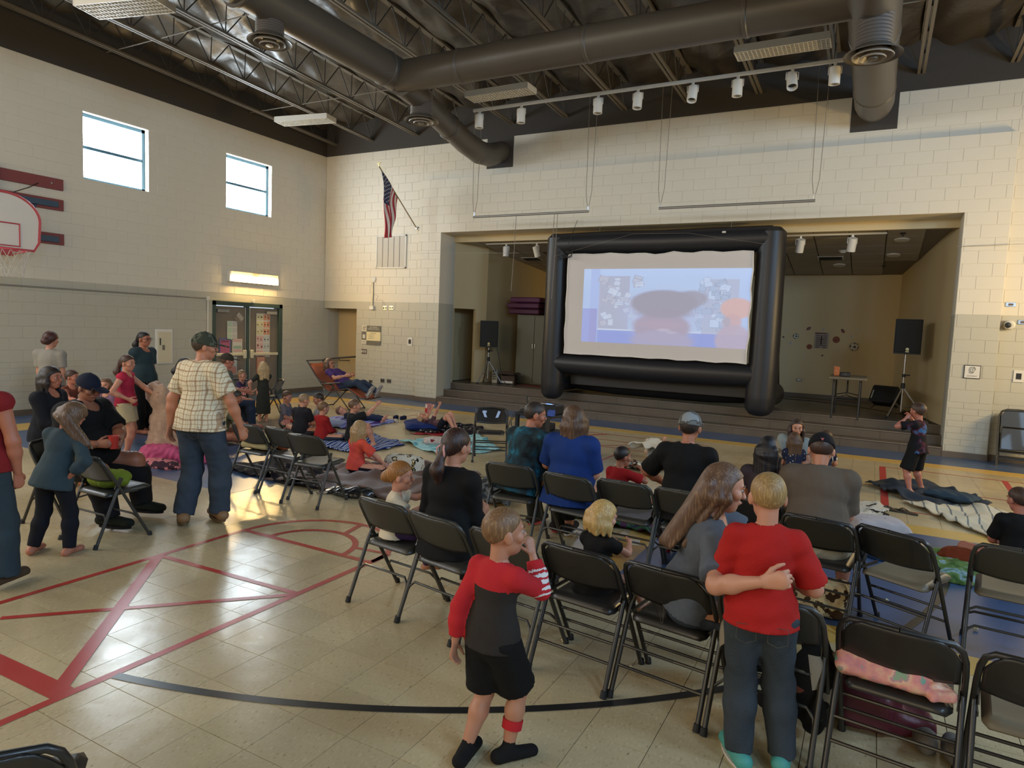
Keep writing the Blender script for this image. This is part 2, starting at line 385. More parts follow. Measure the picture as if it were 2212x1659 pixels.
# bases
bs = MB()
for a, b_, y in ((1.10, 3.07, 0), (3.07, 3.69, YP), (13.81, 14.42, YP), (14.42, 17.5, 0)): bs.box(((a + b_) / 2, y - .007, .05), (b_ - a + .01, .012, .10))
bs.build('baseboard_stage', basebrown, kind='structure')
bs = MB(); bs.box((.006, (DY1 + .0) / 2, .05), (.012, -DY1, .10)); bs.box((.006, (-24 + DY0) / 2, .05), (.012, 24 + DY0, .10)); bs.build('baseboard_left', basebrown, kind='structure')
# alcove with handrail in the corner
al = MB(); al.box((.78, .62, 1.15), (1.7, .12, 2.4)); al.box((1.16, .38, 1.15), (.12, .42, 2.4)); al.box((.6, .42, 2.24), (1.3, .5, .12)); al.box((.6, .3, .0), (1.3, .6, .01), 1)
al.build('wall_alcove', [mat('alcove_paint', (.50, .38, .20), .6), tile], kind='structure')
hr = empty('handrail', (0, 0, 0), label='dark round steel handrail across the alcove opening in the corner', cat='handrail')
MB().tube([(.06, -.06, .80), (.12, .0, .83), (1.05, .42, .95)], .022, 10).build('rail', webst, hr, True); MB().tube([(.40, .15, .86), (.40, .17, .80), (.40, .55, .79)], .012, 8).build('rail_bracket', webst, hr, True)

# windows
glow = mat('sky_lit_glass', (.8, .9, 1), .3, emit=(.80, .92, 1), es=30)
wfr = mat('window_frame_blue', (.10, .22, .32), .4)
for k, (w0, w1) in enumerate(WINS):
    w = empty('window_%d' % (k + 1), (-.16, (w0 + w1) / 2, WZ0), kind='structure')
    W_, H_ = w1 - w0, WZ1 - WZ0; f = MB()
    for a, b_, c, d in ((0, W_ / 2 - .03, .06, H_), (0, -W_ / 2 + .03, .06, H_)): f.box((a, b_, d / 2), (.07, c, d))
    for z in (.03, H_ - .03): f.box((0, 0, z), (.07, W_, .06))
    f.build('window_frame', wfr, w); MB().box((.005, 0, H_ * .5), (.06, W_ - .1, .055)).build('mullion', wfr, w)
    for z in (H_ * .26, H_ * .74): MB().box((-.01, 0, z), (.012, W_ - .1, H_ * .44)).build('pane', glow, w)
    MB().box((.08, 0, -.004), (.16, W_, .03)).build('window_sill', white, w)

# double door
D = empty('door_1', (-.10, (DY0 + DY1) / 2, 0), kind='structure'); WD = DY1 - DY0
grn = mat('door_frame_green', (.045, .075, .065), .45); dbr = mat('door_leaf_brown', (.20, .165, .125), .5)
f = MB(); f.box((0, WD / 2 - .045, DZ / 2), (.2, .09, DZ)); f.box((0, -WD / 2 + .045, DZ / 2), (.2, .09, DZ)); f.box((0, 0, DZ - .045), (.2, WD, .09)); f.box((0, .0, DZ / 2), (.12, .07, DZ))
f.build('door_frame', grn, D)
ivory = mat('ivory_metal', (.66, .60, .42), .4)
for sgn in (-1, 1):
    cy = sgn * (WD / 4 - .012); lf = MB().box((0, cy, 1.03), (.05, WD / 2 - .13, 2.05), bev=.004).build('door_leaf', dbr, D)
    b = MB(); b.box((.07, cy, .98), (.05, WD / 2 - .2, .065), bev=.01); b.box((.07, sgn * .10, .98), (.07, .08, .20), bev=.015); b.build('door_handle', ivory, lf)
    MB().box((.06, sgn * (WD / 2 - .30), 1.95), (.06, .30, .075), bev=.008).build('door_closer', mat('grey_metal', (.3, .3, .28), .4, .3), lf)
    MB().box((.035, sgn * .055 + (0), 1.03), (.012, .03, 2.04)).build('edge_strip', chrome, lf)

# ------------------------------------------------------------------ stage
vin = mat('stage_vinyl', (.105, .083, .062), .38, noise=.35, nscale=2.5, bump=.1, bscale=20)
vin.node_tree.nodes['Mapping'] if 'Mapping' in vin.node_tree.nodes else None
LN = (3.69, .5); stage = MB()
stage.prism([(3.69, .5), (13.81, .5), (13.95, .6), (13.13, 4.5), (13.13, 4.7), (3.0, 4.7), (3.0, 1.0)], (0, 0, .0), (1, 0, 0), (0, 1, 0), (0, 0, .446))
st = stage.build('floor_stage', mat('stage_vinyl_dark', (.05, .04, .03), .6), kind='structure')
def plank_row(y0, y1, z, x0, x1, vert=False):
    x = x0 + random.uniform(-.5, -.1)
    while x < x1:
        l, r_ = max(x, x0), min(x + .91, x1); x += .91
        if r_ - l < .05: continue
        MB().box(((l + r_) / 2, (y0 + y1) / 2, z - .003), (r_ - l - .004, y1 - y0 - .003, .006)).build('stage_plank', vin, st)
steps = MB(); steps.prism([(YP, 0), (YP, .146), (.2, .146), (.2, .296), (.5, .296), (.5, 0)], (3.69, 0, 0), (0, 1, 0), (0, 0, 1), (10.12, 0, 0))
stp = steps.build('trim_steps', mat('stage_vinyl_dark', (.05, .04, .03), .6), kind='structure')
def step_pieces():
    for lev, (yf, z) in enumerate(((YP, 0), (.2, .15), (.5, .3))):
        x = 3.69 + (.3, 0, .5)[lev] - .8
        while x < 13.81:
            l, r_ = max(x, 3.69), min(x + .91, 13.81); x += .91
            if r_ - l < .05: continue
            MB().box(((l + r_) / 2, yf - .003, z + .066), (r_ - l - .004, .006, .128), 0).build('riser_panel', vin, stp)
            if lev < 2: MB().box(((l + r_) / 2, yf + .16, z + .147), (r_ - l - .004, .30, .006), 0).build('tread_panel', vin, stp)
    for yf, z in ((YP, .15), (.2, .3), (.5, .45)):
        MB().box((8.75, yf - .004, z - .008), (10.11, .03, .022), bev=.006).build('step_nosing', mat('nosing', (.17, .14, .11), .4), stp)
step_pieces()
for y in (.52, 1.2, 1.9, 2.6, 3.3, 4.0): plank_row(y, y + .7, .45, 3.6, 13.5)
# stage side and back walls (splayed), sloping ceiling
def zc(y): return 3.86 - (y - .5) * .138
LW = [(3.69, .5), (4.15, 1.30), (4.62, 4.3)]; RW = [(13.81, .5), (13.13, 4.3)]
def wallseg(b, p, q, z0, z1a, z1b, mi=0, out=.12):
    p, q = Vector((*p, 0)), Vector((*q, 0)); d = (q - p).normalized(); n = Vector((d.y, -d.x, 0)) * out
    vs = [p + Vector((0, 0, z0)), q + Vector((0, 0, z0)), q + Vector((0, 0, z1b)), p + Vector((0, 0, z1a))]
    vs += [v + n for v in vs]; b.add(vs, [(0, 1, 2, 3), (7, 6, 5, 4), (0, 4, 5, 1), (1, 5, 6, 2), (2, 6, 7, 3), (3, 7, 4, 0)], mi)
sw = MB(); wallseg(sw, (4.15, 1.30), (4.62, 4.32), .45, zc(1.3) + .1, zc(4.3) + .1, 0, -.12)
wallseg(sw, LW[0], LW[1], 2.25, zc(.5) + .1, zc(1.3) + .1, 0, -.12); wallseg(sw, (4.0, 1.04), LW[1], .45, 2.25, 2.25, 0, -.12)
sw.box((3.30, 1.6, 1.8), (.1, 2.3, 3.8)); sw.box((3.7, 2.3, 1.9), (.9, .1, 3.6)); sw.box((3.47, .53, 1.9), (.44, .06, 3.7))
sw.build('wall_stage_left', stagewall, kind='structure')
sw = MB(); wallseg(sw, RW[0], RW[1], .45, zc(.5) + .1, zc(4.3) + .1, 0, .12); sw.build('wall_stage_right', stagewall, kind='structure')
sw = MB().box((8.9, 4.36, 1.95), (8.9, .12, 3.1)).build('wall_stage_back', stagewall, kind='structure')
MB().box((8.9, 4.292, .50), (8.6, .012, .10)).build('baseboard_stage_back', basebrown, kind='structure')
ctile = mat('ceiling_tile', (.42, .385, .32), .85, noise=.12, nscale=3, bump=.25, bscale=120)
sc = MB(); sc.add([(3.2, .5, zc(.5) + .03), (14, .5, zc(.5) + .03), (14, 4.5, zc(4.5) + .03), (3.2, 4.5, zc(4.5) + .03), (3.2, .5, zc(.5) + .1), (14, .5, zc(.5) + .1), (14, 4.5, zc(4.5) + .1), (3.2, 4.5, zc(4.5) + .1)],
    [(0, 1, 2, 3), (7, 6, 5, 4), (0, 4, 5, 1), (1, 5, 6, 2), (2, 6, 7, 3), (3, 7, 4, 0)])
sc = sc.build('ceiling_stage', mat('tile_grid', (.20, .18, .14), .6), kind='structure'); sl = math.atan(-.138)
ct = MB().box((0, 0, 0), (.588, .588, .02), bev=.005).mesh('ceiling_tile', ctile)
i = 0
for ix in range(17):
    for iy in range(7):
        x = 3.9 + ix * .61; y = .80 + iy * .61
        if x > 13.6 - (y - .5) * .18 or x < 3.8 + (y - .5) * .12 or y > 4.3: continue
        o = clone(ct, 'ceiling_tile', sc, (x, y, zc(y) + .012 + (.03 if (ix, iy) in ((15, 4), (3, 2)) else 0)), (sl, 0, 0))
def onceil(x, y, dz=0): return (x, y, zc(y) - .002 + dz)
for n_, (x, y) in enumerate(((11.75, 2.6), (4.85, 2.3))):
    v = empty('ceiling_vent', onceil(x, y), 0, label='dark slotted air vent in the stage ceiling ' + ('over the folding table' if n_ == 0 else 'near the grey cabinet'), cat='vent'); v.rotation_euler = (sl, 0, 0)
    MB().box((0, 0, -.005), (.5, .3, .01)).build('vent_frame', whitemetal, v)
    for k in range(6): MB().box((0, -.11 + k * .044, -.013), (.44, .012, .012)).build('vent_slat', blackp, v)
for n_, (x, y) in enumerate(((11.9, 3.2), (12.9, 2.4), (5.3, 3.1), (13.0, 1.3))):
    MB().lathe([(.02, -.03), (.12, -.022), (.13, 0), (.02, .0)], 24, onceil(x, y), RX(sl)).build('ceiling_disc', whitep, None, True, label=('round white ceiling speaker behind the air vent over the table', 'round white ceiling speaker towards the back of the stage, over the tripod speaker', 'round white ceiling speaker above the grey cabinet', 'round white ceiling speaker near the front edge of the stage ceiling')[n_], cat='ceiling speaker')
for n_, (x, y) in enumerate(((13.0, .9), (12.75, 3.3))):
    MB().lathe([(.0, -.06), (.02, -.055), (.015, -.03), (.045, -.01), (.05, 0)], 12, onceil(x, y)).build('sprinkler', webst, None, True, label='small dark sprinkler head in the stage ceiling ' + ('close to the opening' if n_ == 0 else 'near the back wall'), cat='sprinkler')
MB().lathe([(.0, -.06), (.05, -.055), (.07, -.02), (.09, 0)], 16, onceil(12.0, 2.0)).build('smoke_detector', whitep, None, True, label='white domed smoke detector on the stage ceiling behind the two spotlights', cat='smoke detector')

# ------------------------------------------------------------------ roof: deck, joists, ducts
def zj(y): return 6.255 - .04 * y
dk = MB(); nx, ny = 150, 120; foil = mat('ceiling_insulation', (.060, .048, .034), .36, spec=.6, bump=1.0, bscale=7)
V = []
JX = [.31, 1.48, 2.84, 4.07, 5.38, 6.66, 7.95, 9.21, 10.51, 11.76, 13.04, 14.29, 15.56, 16.8]
for j in range(ny + 1):
    for i in range(nx + 1):
        x = -.2 + 17.9 * i / nx; y = .3 - 24.6 * j / ny
        k = sum(1 for q in JX if q < x); a = JX[k - 1] if k else -.6; b_ = JX[k] if k < len(JX) else 18; u = (x - a) / (b_ - a)
        s_ = math.sin(math.pi * u); z = zj(y) + .64 - .22 * s_ ** .6 + .045 * math.sin(7 * y + 3 * math.sin(x * 2.3)) * s_ + .03 * math.sin(13 * x + 5 * y)
        V.append((x, y, z))
dk.add(V, [(j * (nx + 1) + i, j * (nx + 1) + i + 1, (j + 1) * (nx + 1) + i + 1, (j + 1) * (nx + 1) + i) for j in range(ny) for i in range(nx)])
dk.build('ceiling', foil, None, True, kind='structure')
MB().box((8.75, -11.6, 8.8), (19, 26, .2)).build('ceiling_deck', dark, kind='structure')
ordn = 'first second third fourth fifth sixth seventh eighth ninth tenth eleventh twelfth thirteenth fourteenth'.split()
JL = 23.5; th = math.atan(-.04)
def joist(x, nm):
    j = empty('roof_joist', (x, -.02, zj(0)), label='dark open-web steel roof joist, %s from the window wall' % nm, cat='joist'); j.rotation_euler = (th, 0, 0); return j
ch = [MB().box((s_ * .036, -JL / 2, .018), (.044, JL, .036)).mesh('bottom_chord', steel) for s_ in (-1, 1)]
tp = MB().box((0, -JL / 2, .56), (.10, JL, .05)).mesh('top_chord', steel)
wd = MB().tube([(0, 0, .02), (0, -.38, .55)], .011, 6).mesh('web_rod', webst, True); wd2 = MB().tube([(0, -.76, .02), (0, -.38, .55)], .011, 6).mesh('web_rod', webst, True); wv = MB().tube([(0, 0, .02), (0, 0, .55)], .009, 6).mesh('web_rod', webst, True)
for k, x in enumerate(JX):
    j = joist(x, ordn[k]); j.location = (x, .0, zj(0))
    for c in ch: clone(c, 'bottom_chord', j)
    clone(tp, 'top_chord', j)
    for q in range(16 if k < 12 else 6):
        for w_ in (wd, wd2, wv): clone(w_, 'web_rod', j, (0, -q * .76, 0))
for n_, y in enumerate((-2.4, -5.6, -8.8)):
    b = MB(); b.tube([(0, y, zj(y) + .05), (17.4, y, zj(y) + .05)], .010, 6); b.build('bridging_rod', steel, None, True, label='thin steel bridging rod crossing all joists, %s from the stage wall' % ordn[n_], cat='rod')
# ------------------------------------------------------------------ ducts
def ring(b, c, r, ax, w=.03):
    R = Vector((0, 0, 1)).rotation_difference(Vector(ax)).to_matrix(); b.lathe([(r, -w), (r + .012, -w * .6), (r + .012, w * .6), (r, w)], 28, c, R)
d1 = empty('main_duct', (8.9, -4.2, 5.8), label='long dark round duct hanging across the room in front of the stage wall', cat='duct')
MB().tube([(-3.3, 0, 0), (3.3, 0, 0)], .245, 28).build('duct_pipe', ductm, d1, True)
b = MB(); [ring(b, (x, 0, 0), .245, (1, 0, 0)) for x in (-2.1, 0, 2.1)]; b.build('duct_collar', ductm, d1, True)
d2 = empty('side_duct', (5.45, -4.3, 5.85), label='dark round duct running from the long duct end towards the gym rear', cat='duct')
MB().tube([(.1, .1, 0), (.1, -12, .1)], .26, 28).build('duct_pipe', ductm, d2, True)
b = MB(); [ring(b, (.1, y, 0), .26, (0, 1, 0)) for y in (-.2, -3, -6)]; b.build('duct_collar', ductm, d2, True)
d3 = empty('flexible_duct', (5.3, -2, 5.6), label='dark flexible duct sagging from the long duct into the wall patch over the flag side', cat='duct')
MB().tube([(.35, -2.2, .10), (.25, -1.6, .1), (.1, -1.0, .05), (-.05, -.2, .0), (-.15, .5, -.08), (-.17, 1.1, -.14), (-.17, 1.5, -.10), (-.17, 2.04, .1)], [.2, .2, .205, .215, .225, .235, .235, .22], 24).build('duct_pipe', ductm, d3, True)
b = MB(); [ring(b, p, .225, (0, 1, -.1)) for p in ((-.05, -.2, 0), (-.17, 1.1, -.14))]; b.build('duct_collar', ductm, d3, True)
d4 = empty('wall_duct', (12.4, -2, 5.75), label='thick dark round duct running into the wall patch on the speaker side', cat='duct')
MB().tube([(0, -5.2, 0), (0, -2.2, 0), (0, .8, 0), (0, 1.45, -.02), (0, 1.7, .0), (0, 2.03, .1)], [.29, .29, .29, .29, .27, .2], 30).build('duct_pipe', ductm, d4, True)
b = MB(); [ring(b, (0, y, 0), .29, (0, 1, 0)) for y in (-2.9, -1.2, .9)]; b.build('duct_collar', ductm, d4, True)
flexm = mat('flex_duct_brown', (.10, .083, .07), .6)
for nm, x, y, z0, z1, r, tx in (('d', 5.5, -6.75, 5.40, 5.75, .28, 'round ceiling diffuser on a ribbed stem, far from the stage wall above the window side'),
                        ('d', 5.55, -3.5, 5.32, 5.7, .30, 'round ceiling diffuser on a ribbed stem below the corner of the long duct'),
                        ('d', 12.43, -4.2, 5.12, 5.6, .31, 'round ceiling diffuser on a ribbed stem under the thick wall duct')):
    q = empty('ceiling_diffuser', (x, y, z0), label=tx, cat='diffuser')
    pr = []; n = 12
    for k in range(n + 1):
        z = .07 + (z1 - z0) * k / n; pr.append((r * .60, z)); pr.append((r * .64, z + (z1 - z0) / n * .5))
    MB().lathe(pr, 28).build('stem', flexm if n else 0, q, True)
    MB().lathe([(r * .60, .09), (r * .72, .05), (r, .0), (r * 1.0, -.012), (r * .90, -.004), (r * .70, .05), (r * .58, .07)], 36).build('outer_cone', ductm, q, True)
    for a, b_ in ((.72, -.02), (.46, -.04)): MB().lathe([(r * (a - .14), .05 + b_), (r * a, .0 + b_), (r * (a - .02), -.012 + b_), (r * (a - .16), .045 + b_)], 32).build('ring_vane', mat('diffuser_ring', (.24, .20, .15), .4), q, True)
    MB().lathe([(.0, -.06), (r * .18, -.055), (r * .20, -.03), (.0, -.02)], 24).build('centre_disc', ductm, q, True)

# ------------------------------------------------------------------ suspended light fixtures
lens = mat('louvre', (.78, .76, .70), .35)
def fixture(x, y, rz, wid, tx, hang=1.0):
    q = empty('ceiling_light', (x, y, 5.8), rz, label=tx, cat='ceiling light'); L_ = 1.22
    b = MB(); b.box((0, 0, .085), (L_, wid, .02)); b.box((0, wid / 2 - .01, .04), (L_, .015, .09)); b.box((0, -wid / 2 + .01, .04), (L_, .015, .09)); b.box((-L_ / 2, 0, .04), (.015, wid, .09)); b.box((L_ / 2, 0, .04), (.015, wid, .09))
    b.build('housing', whitemetal, q)
    b = MB(); n = 22
    for k in range(1, n): b.box((-L_ / 2 + L_ * k / n, 0, .01), (.006, wid - .03, .03))
    for k in range(1, 5): b.box((0, -wid / 2 + wid * k / 5, .01), (L_ - .02, .006, .03))
    b.build('louver', lens, q)
    for s_ in (-1, 1): MB().tube([(-L_ / 2 + .03, s_ * wid * .22, .045), (L_ / 2 - .03, s_ * wid * .22, .045)], .014, 10).build('tube_lamp', mat('unlit_tube', (.8, .8, .78), .2), q, True)
    for s_ in (-1, 1): MB().tube([(s_ * L_ * .42, 0, .09), (s_ * L_ * .42, 0, zj(y) + .1 - 5.8)], .003, 5).build('hanger_wire', webst, q)
fixture(3.7, -7.55, math.radians(14), .42, 'unlit white louvred ceiling light nearest the camera, over the window side')
fixture(2.25, -2.95, math.radians(10), .34, 'unlit white louvred ceiling light near the corner of window wall and stage wall')
fixture(6.72, -2.85, 0, .34, 'unlit white louvred ceiling light between the sagging duct and the spotlight track')
fixture(11.27, -2.98, 0, .34, 'unlit white louvred ceiling light above the far end of the spotlight track')

# ------------------------------------------------------------------ spotlight track with eight cans
tk = empty('light_track', (9, -2.45, 5.75), label='long off-white spotlight track pipe hanging in front of the stage wall', cat='track')
MB().box((0, 0, 0), (6.12, .045, .05), bev=.005).build('track_rail', whitep, tk)
for x in (-2.9, -1.0, 1.0, 2.9): MB().tube([(x, 0, .02), (x, 0, .62)], .005, 6).build('hanger_rod', webst, tk)
def can(x, y, z, tilt, yaw, lb, name='spotlight', s=1.0):
    q = empty(name, (x, y, z), yaw, label=lb, cat='spotlight')
    MB().box((0, 0, -.02), (.04, .035, .05), bev=.004).build('mount', whitep, q)
    b = MB(); b.tube([(-.085 * s, 0, -.16 * s), (-.085 * s, 0, -.06), (0, 0, -.04), (.085 * s, 0, -.06), (.085 * s, 0, -.16 * s)], .006, 6); b.build('yoke', whitep, q, True)
    R = RX(tilt); c = Vector((0, 0, -.17 * s))
    MB().lathe([(.0, .11 * s), (.065 * s, .11 * s), (.075 * s, .10 * s), (.075 * s, -.13 * s), (.068 * s, -.13 * s), (.066 * s, -.06 * s)], 20, c, R).build('can_body', whitep, q, True)
    MB().lathe([(.0, -.055 * s), (.066 * s, -.055 * s), (.066 * s, -.065 * s), (0, -.065 * s)], 20, c, R).build('lens', blackp, q, True); return q
tl_ = [0, 0, 0, -.1, -.3, .0, -.45, .05]
for k, x in enumerate((6.07, 6.93, 8.37, 9.05, 9.93, 10.6, 11.36, 11.92)):
    can(x, -2.45, 5.73, tl_[k], .3 if k == 6 else 0, 'white can spotlight on the long track, %s from the sagging duct end' % ordn[k])
# stage tracks
for n_, (a, b_, y) in enumerate(((10.95, 12.75, .75), (4.4, 6.3, .75))):
    z = zc(y) - .03; q = empty('stage_track', ((a + b_) / 2, y, z), label='short cream spotlight track on the stage ceiling ' + ('beside the big screen, speaker side' if n_ == 0 else 'over the cabinet side'), cat='track')
    MB().box((0, 0, 0), (b_ - a, .04, .04), bev=.004).build('track_rail', whitep, q)
can(11.32, .75, zc(.75) - .05, .35, .4, 'white can spotlight on the stage ceiling right beside the screen frame'); can(12.2, .75, zc(.75) - .05, .3, .4, 'white can spotlight on the stage ceiling farther from the screen frame')
can(4.95, .75, zc(.75) - .05, .0, 0, 'white can spotlight hanging straight down over the cabinet side of the stage', s=.95); can(5.75, .75, zc(.75) - .05, .35, -.5, 'tilted white can spotlight half hidden by the screen frame')

# ------------------------------------------------------------------ two battens on looped cables
cab = mat('cable_grey', (.20, .17, .13), .6); pipe = mat('pipe_grey', (.34, .33, .31), .35, .6)
for n_, (a, b_, z) in enumerate(((5.11, 7.70, 4.11), (9.07, 11.67, 4.10))):
    q = empty('hanging_pipe', ((a + b_) / 2, -1, z), label='thin grey metal pipe hanging on looped cables above the stage opening, ' + ('window side' if n_ == 0 else 'speaker side'), cat='pipe')
    L_ = (b_ - a) / 2; MB().tube([(-L_, 0, 0), (L_, 0, 0)], .024, 10).build('pipe_bar', pipe, q, True)
    for s_ in (-1, 1):
        t = zj(-1) - z; MB().tube([(s_ * L_ * .985 - .07, 0, t), (s_ * L_ * .985 - .05, 0, .35), (s_ * L_ * .985 - .02, 0, .12), (s_ * L_ * .985, 0, .085), (s_ * L_ * .985 + .02, 0, .12), (s_ * L_ * .985 + .06, 0, .35), (s_ * L_ * .985 + .10, 0, t)], .005, 5).build('cable_loop', cab, q, True)
        MB().tube([(s_ * L_ * .985, 0, .10), (s_ * L_ * .985, 0, .0)], .012, 6).build('clamp', chrome, q)
for n_, (x, y, z0, z1, tx) in enumerate(((6.98, -1.0, 2.60, 4.1, 'thin grey cord hanging from the first pipe down in front of the screen'), (7.05, -1.0, 2.43, 4.1, 'second thin grey cord beside the first, ending in a knot in front of the screen'), (6.13, -1.0, 2.58, 4.1, 'single pale string hanging in front of the purple boxes'))):
    MB().tube([(x, y, z1), (x - .02, y, (z0 + z1) / 2), (x - .05, y, z0 + .05), (x - .05, y, z0)], .006, 5).build('cord', cab, None, True, label=tx, cat='cord')
cb = MB()
for k in range(5): cb.tube([Vector((7.02 + .0 * k, -.36, 3.40)) + Vector((math.cos(a * .628) * (.10 + .01 * k), -.02 * k, math.sin(a * .628 + k) * .09)) for a in range(11)], .007, 5)
cb.tube([(7.0, -.36, 3.45), (7.05, -.34, 3.7), (7.1, -.13, 4.1)], .005, 5)
cb.build('cable_coil', blackp, None, True, label='coil of black cable hanging at the top corner of the projection screen', cat='cable')
sd = mat('sagging_wire', (.25, .22, .18), .5)
MB().tube([(3.0, -.30, 3.47), (3.7, -.32, 3.47), (6, -.6, 3.40)], .003, 4).build('guide_wire', sd, None, label='thin taut wire across the stage opening on the window side', cat='wire')
MB().tube([(13.75, -.13, 3.42), (17.3, -.3, 3.5)], .004, 4).build('guide_wire', sd, None, label='thin taut wire along the wall on the speaker side', cat='wire')

# ------------------------------------------------------------------ flag
fl = empty('flag', (2.945, -.02, 4.09), label='United States flag hanging from a slanted pole on the stage wall', cat='flag')
tip = Vector((-.14, -1.28, 1.17)); base = Vector((0, -.03, 0))
MB().lathe([(.05, 0), (.05, .012), (.02, .02), (.02, .08), (0, .08)], 12, (0, .02, 0), RX(math.pi / 2)).build('wall_bracket', chrome, fl, True)
MB().tube([base, tip], .013, 8).build('pole', mat('flag_pole_wood', (.25, .16, .07), .4), fl, True)
b = MB(); b.tube([tip, tip + Vector((0, -.02, .06))], .01, 6); b.tube([tip + Vector((-.06, 0, .07)), tip + Vector((0, -.02, .045)), tip + Vector((.06, -.01, .08))], .008, 6); b.build('eagle_finial', mat('brass', (.5, .33, .1), .3, 1), fl, True)
# cloth: the hoist runs down the pole, the fly falls limp; u along hoist (0 = top at tip), v along fly
fr, fb_, fw = mat('flag_red', (.42, .03, .04), .7), mat('flag_blue', (.03, .035, .09), .7), mat('flag_white', (.72, .68, .62), .7)
NU, NV = 26, 34; V = []; F = []; MI = []
hd = (tip - base); top = tip - hd * .05; bot = tip - hd * .49
def fpt(u, v):
    p = top.lerp(bot, u)
    end = Vector((-.10 + .10 * u, -1.05 + .13 * u, -.36 + .04 * u + .30 * (1 - u) * 0))
    x = p.lerp(end, v); w_ = math.sin(u * 15 + v * 3.5) * .045 * v ** .5
    sag = .22 * u * math.sin(math.pi * min(1, v * 1.0)) * .4
    return Vector((x.x + w_ + .03 * math.sin(v * 9 + u * 4), x.y + w_ * .4 - sag * .15, x.z - .05 * math.sin(math.pi * v) * u))
for j in range(NV + 1):
    for i in range(NU + 1): V.append(fpt(i / NU, j / NV))
for j in range(NV):
    for i in range(NU):
        F.append((j * (NU + 1) + i, j * (NU + 1) + i + 1, (j + 1) * (NU + 1) + i + 1, (j + 1) * (NU + 1) + i)); s_ = int(i / 2)
        MI.append(1 if (i < 14 and j < 14) else (0 if s_ % 2 == 0 else 2))
me = bpy.data.meshes.new('flag_cloth'); me.from_pydata(V, [], F); [me.materials.append(m) for m in (fr, fb_, fw)]
me.polygons.foreach_set('material_index', MI); me.polygons.foreach_set('use_smooth', [True] * len(F)); me.update()
fo = bpy.data.objects.new('flag_cloth', me); COL.objects.link(fo); fo.parent = fl
sm = fo.modifiers.new('thickness', 'SOLIDIFY'); sm.thickness = .004; sm.offset = 0
sb = MB()
for r_ in range(9):
    for c in range(6 if r_ % 2 == 0 else 5):
        u = (.7 + r_ * 1.42) / NU; v = (.9 + (c * 2.3 + (0 if r_ % 2 == 0 else 1.15))) / NV
        p = fpt(u, v); q1 = fpt(u + .02, v) - p; q2 = fpt(u, v + .02) - p; n = q1.cross(q2).normalized(); a1 = q1.normalized(); a2 = n.cross(a1)
        for sd_ in (1, -1):
            pts = [(math.sin(k * math.pi / 5) * (.017 if k % 2 == 0 else .007), math.cos(k * math.pi / 5) * (.017 if k % 2 == 0 else .007)) for k in range(10)]
            sb.add([p + n * sd_ * .004 + a1 * x + a2 * y for x, y in pts], [tuple(range(10))])
sb.build('star_field', fw, fl)

# ------------------------------------------------------------------ emergency light box with EXIT above the door
ex = empty('exit_light', (.0, -2.31, 2.62), label='glowing warm strip light box marked EXIT above the double door', cat='light')
warm = mat('lit_strip', (1, .8, .5), .4, emit=(1, .66, .25), es=170)
MB().box((.05, 0, .10), (.10, 1.38, .235), bev=.008).build('housing', whitemetal, ex); MB().box((.11, 0, .055), (.05, 1.32, .10), bev=.02).build('tube_lamp', warm, ex)
MB().box((.104, 0, .175), (.008, 1.32, .075)).build('sign_panel', mat('exit_panel_glow', (1, .75, .4), .5, emit=(1, .62, .25), es=.9), ex)
text('exit_lettering', 'EXIT', .095, (.110, .02, .172), FACE_X, mat('exit_red', (.55, .02, .02), .5), ex)

# ------------------------------------------------------------------ basketball hoop on its wall frame
bh = empty('basketball_hoop', (0, -7.6, 3.1), label='wall-mounted basketball backboard with red edge, rim and net beside the windows', cat='basketball hoop')
redm = mat('hoop_red', (.50, .06, .08), .4); redbd = mat('mount_board_red', (.22, .05, .05), .6); navy = mat('mount_steel_navy', (.03, .07, .12), .4)
for z in (.89, .54, -.05): MB().box((.025, -.05, z), (.05, 2.5, .19), bev=.004).build('mounting_board', redbd, bh)
bp = empty('board_assembly', (0, 0, 0)); bpy.data.objects.remove(bp)
pr = []
for k in range(25):
    a = math.pi * k / 24; pr.append((-.54 * math.cos(a) - 0, .12 + .42 * math.sin(a)))
pr += [(.52, -.22), (.44, -.36), (-.44, -.36), (-.52, -.22)]
MB().prism(pr, (.60, 0, 0), (0, 1, 0), (0, 0, 1), (.03, 0, 0)).build('backboard', mat('board_white', (.72, .70, .66), .35), bh, True)
MB().tube([(.635, p[0] * .965, p[1] * .965) for p in pr], .02, 6, closed=True).build('edge_stripe', redm, bh, True)
MB().tube([(.637, -.22, -.30), (.637, -.22, .05), (.637, .22, .05), (.637, .22, -.30)], .014, 6, closed=True).build('target_square', redm, bh, True)
MB().tube(arc((.88, 0, -.38), .225, 0, 2 * math.pi, 28)[:-1], .011, 8, closed=True).build('rim', redm, bh, True)
MB().box((.65, 0, -.40), (.06, .22, .12), bev=.005).build('rim_bracket', redm, bh)
b = MB()
for sg in (-1, 1): b.tube([(.66, sg * .08, -.44), (.86, sg * .21, -.39)], .007, 6)
b.build('rim_brace', redm, bh, True)
b = MB(); nn = 12; lv = [(-.38, .222), (-.50, .20), (-.61, .165), (-.71, .14), (-.80, .135)]
for k in range(nn):
    for d_ in (0, 1):
        pts = []
        for j, (z, r_) in enumerate(lv):
            a = 2 * math.pi * (k + (.5 * j if d_ else -.5 * j)) / nn; pts.append((.88 + r_ * math.cos(a), r_ * math.sin(a), z))
        b.tube(pts, .004, 4)
b.build('net', mat('net_cord', (.55, .52, .46), .8), bh, True, kind='stuff')
MB().tube([(.06, .75, .50), (.60, .42, .2)], .018, 8).build('diagonal_brace', navy, bh, True); MB().tube([(.06, -.75, .50), (.60, -.42, .2)], .018, 8).build('diagonal_brace', navy, bh, True)
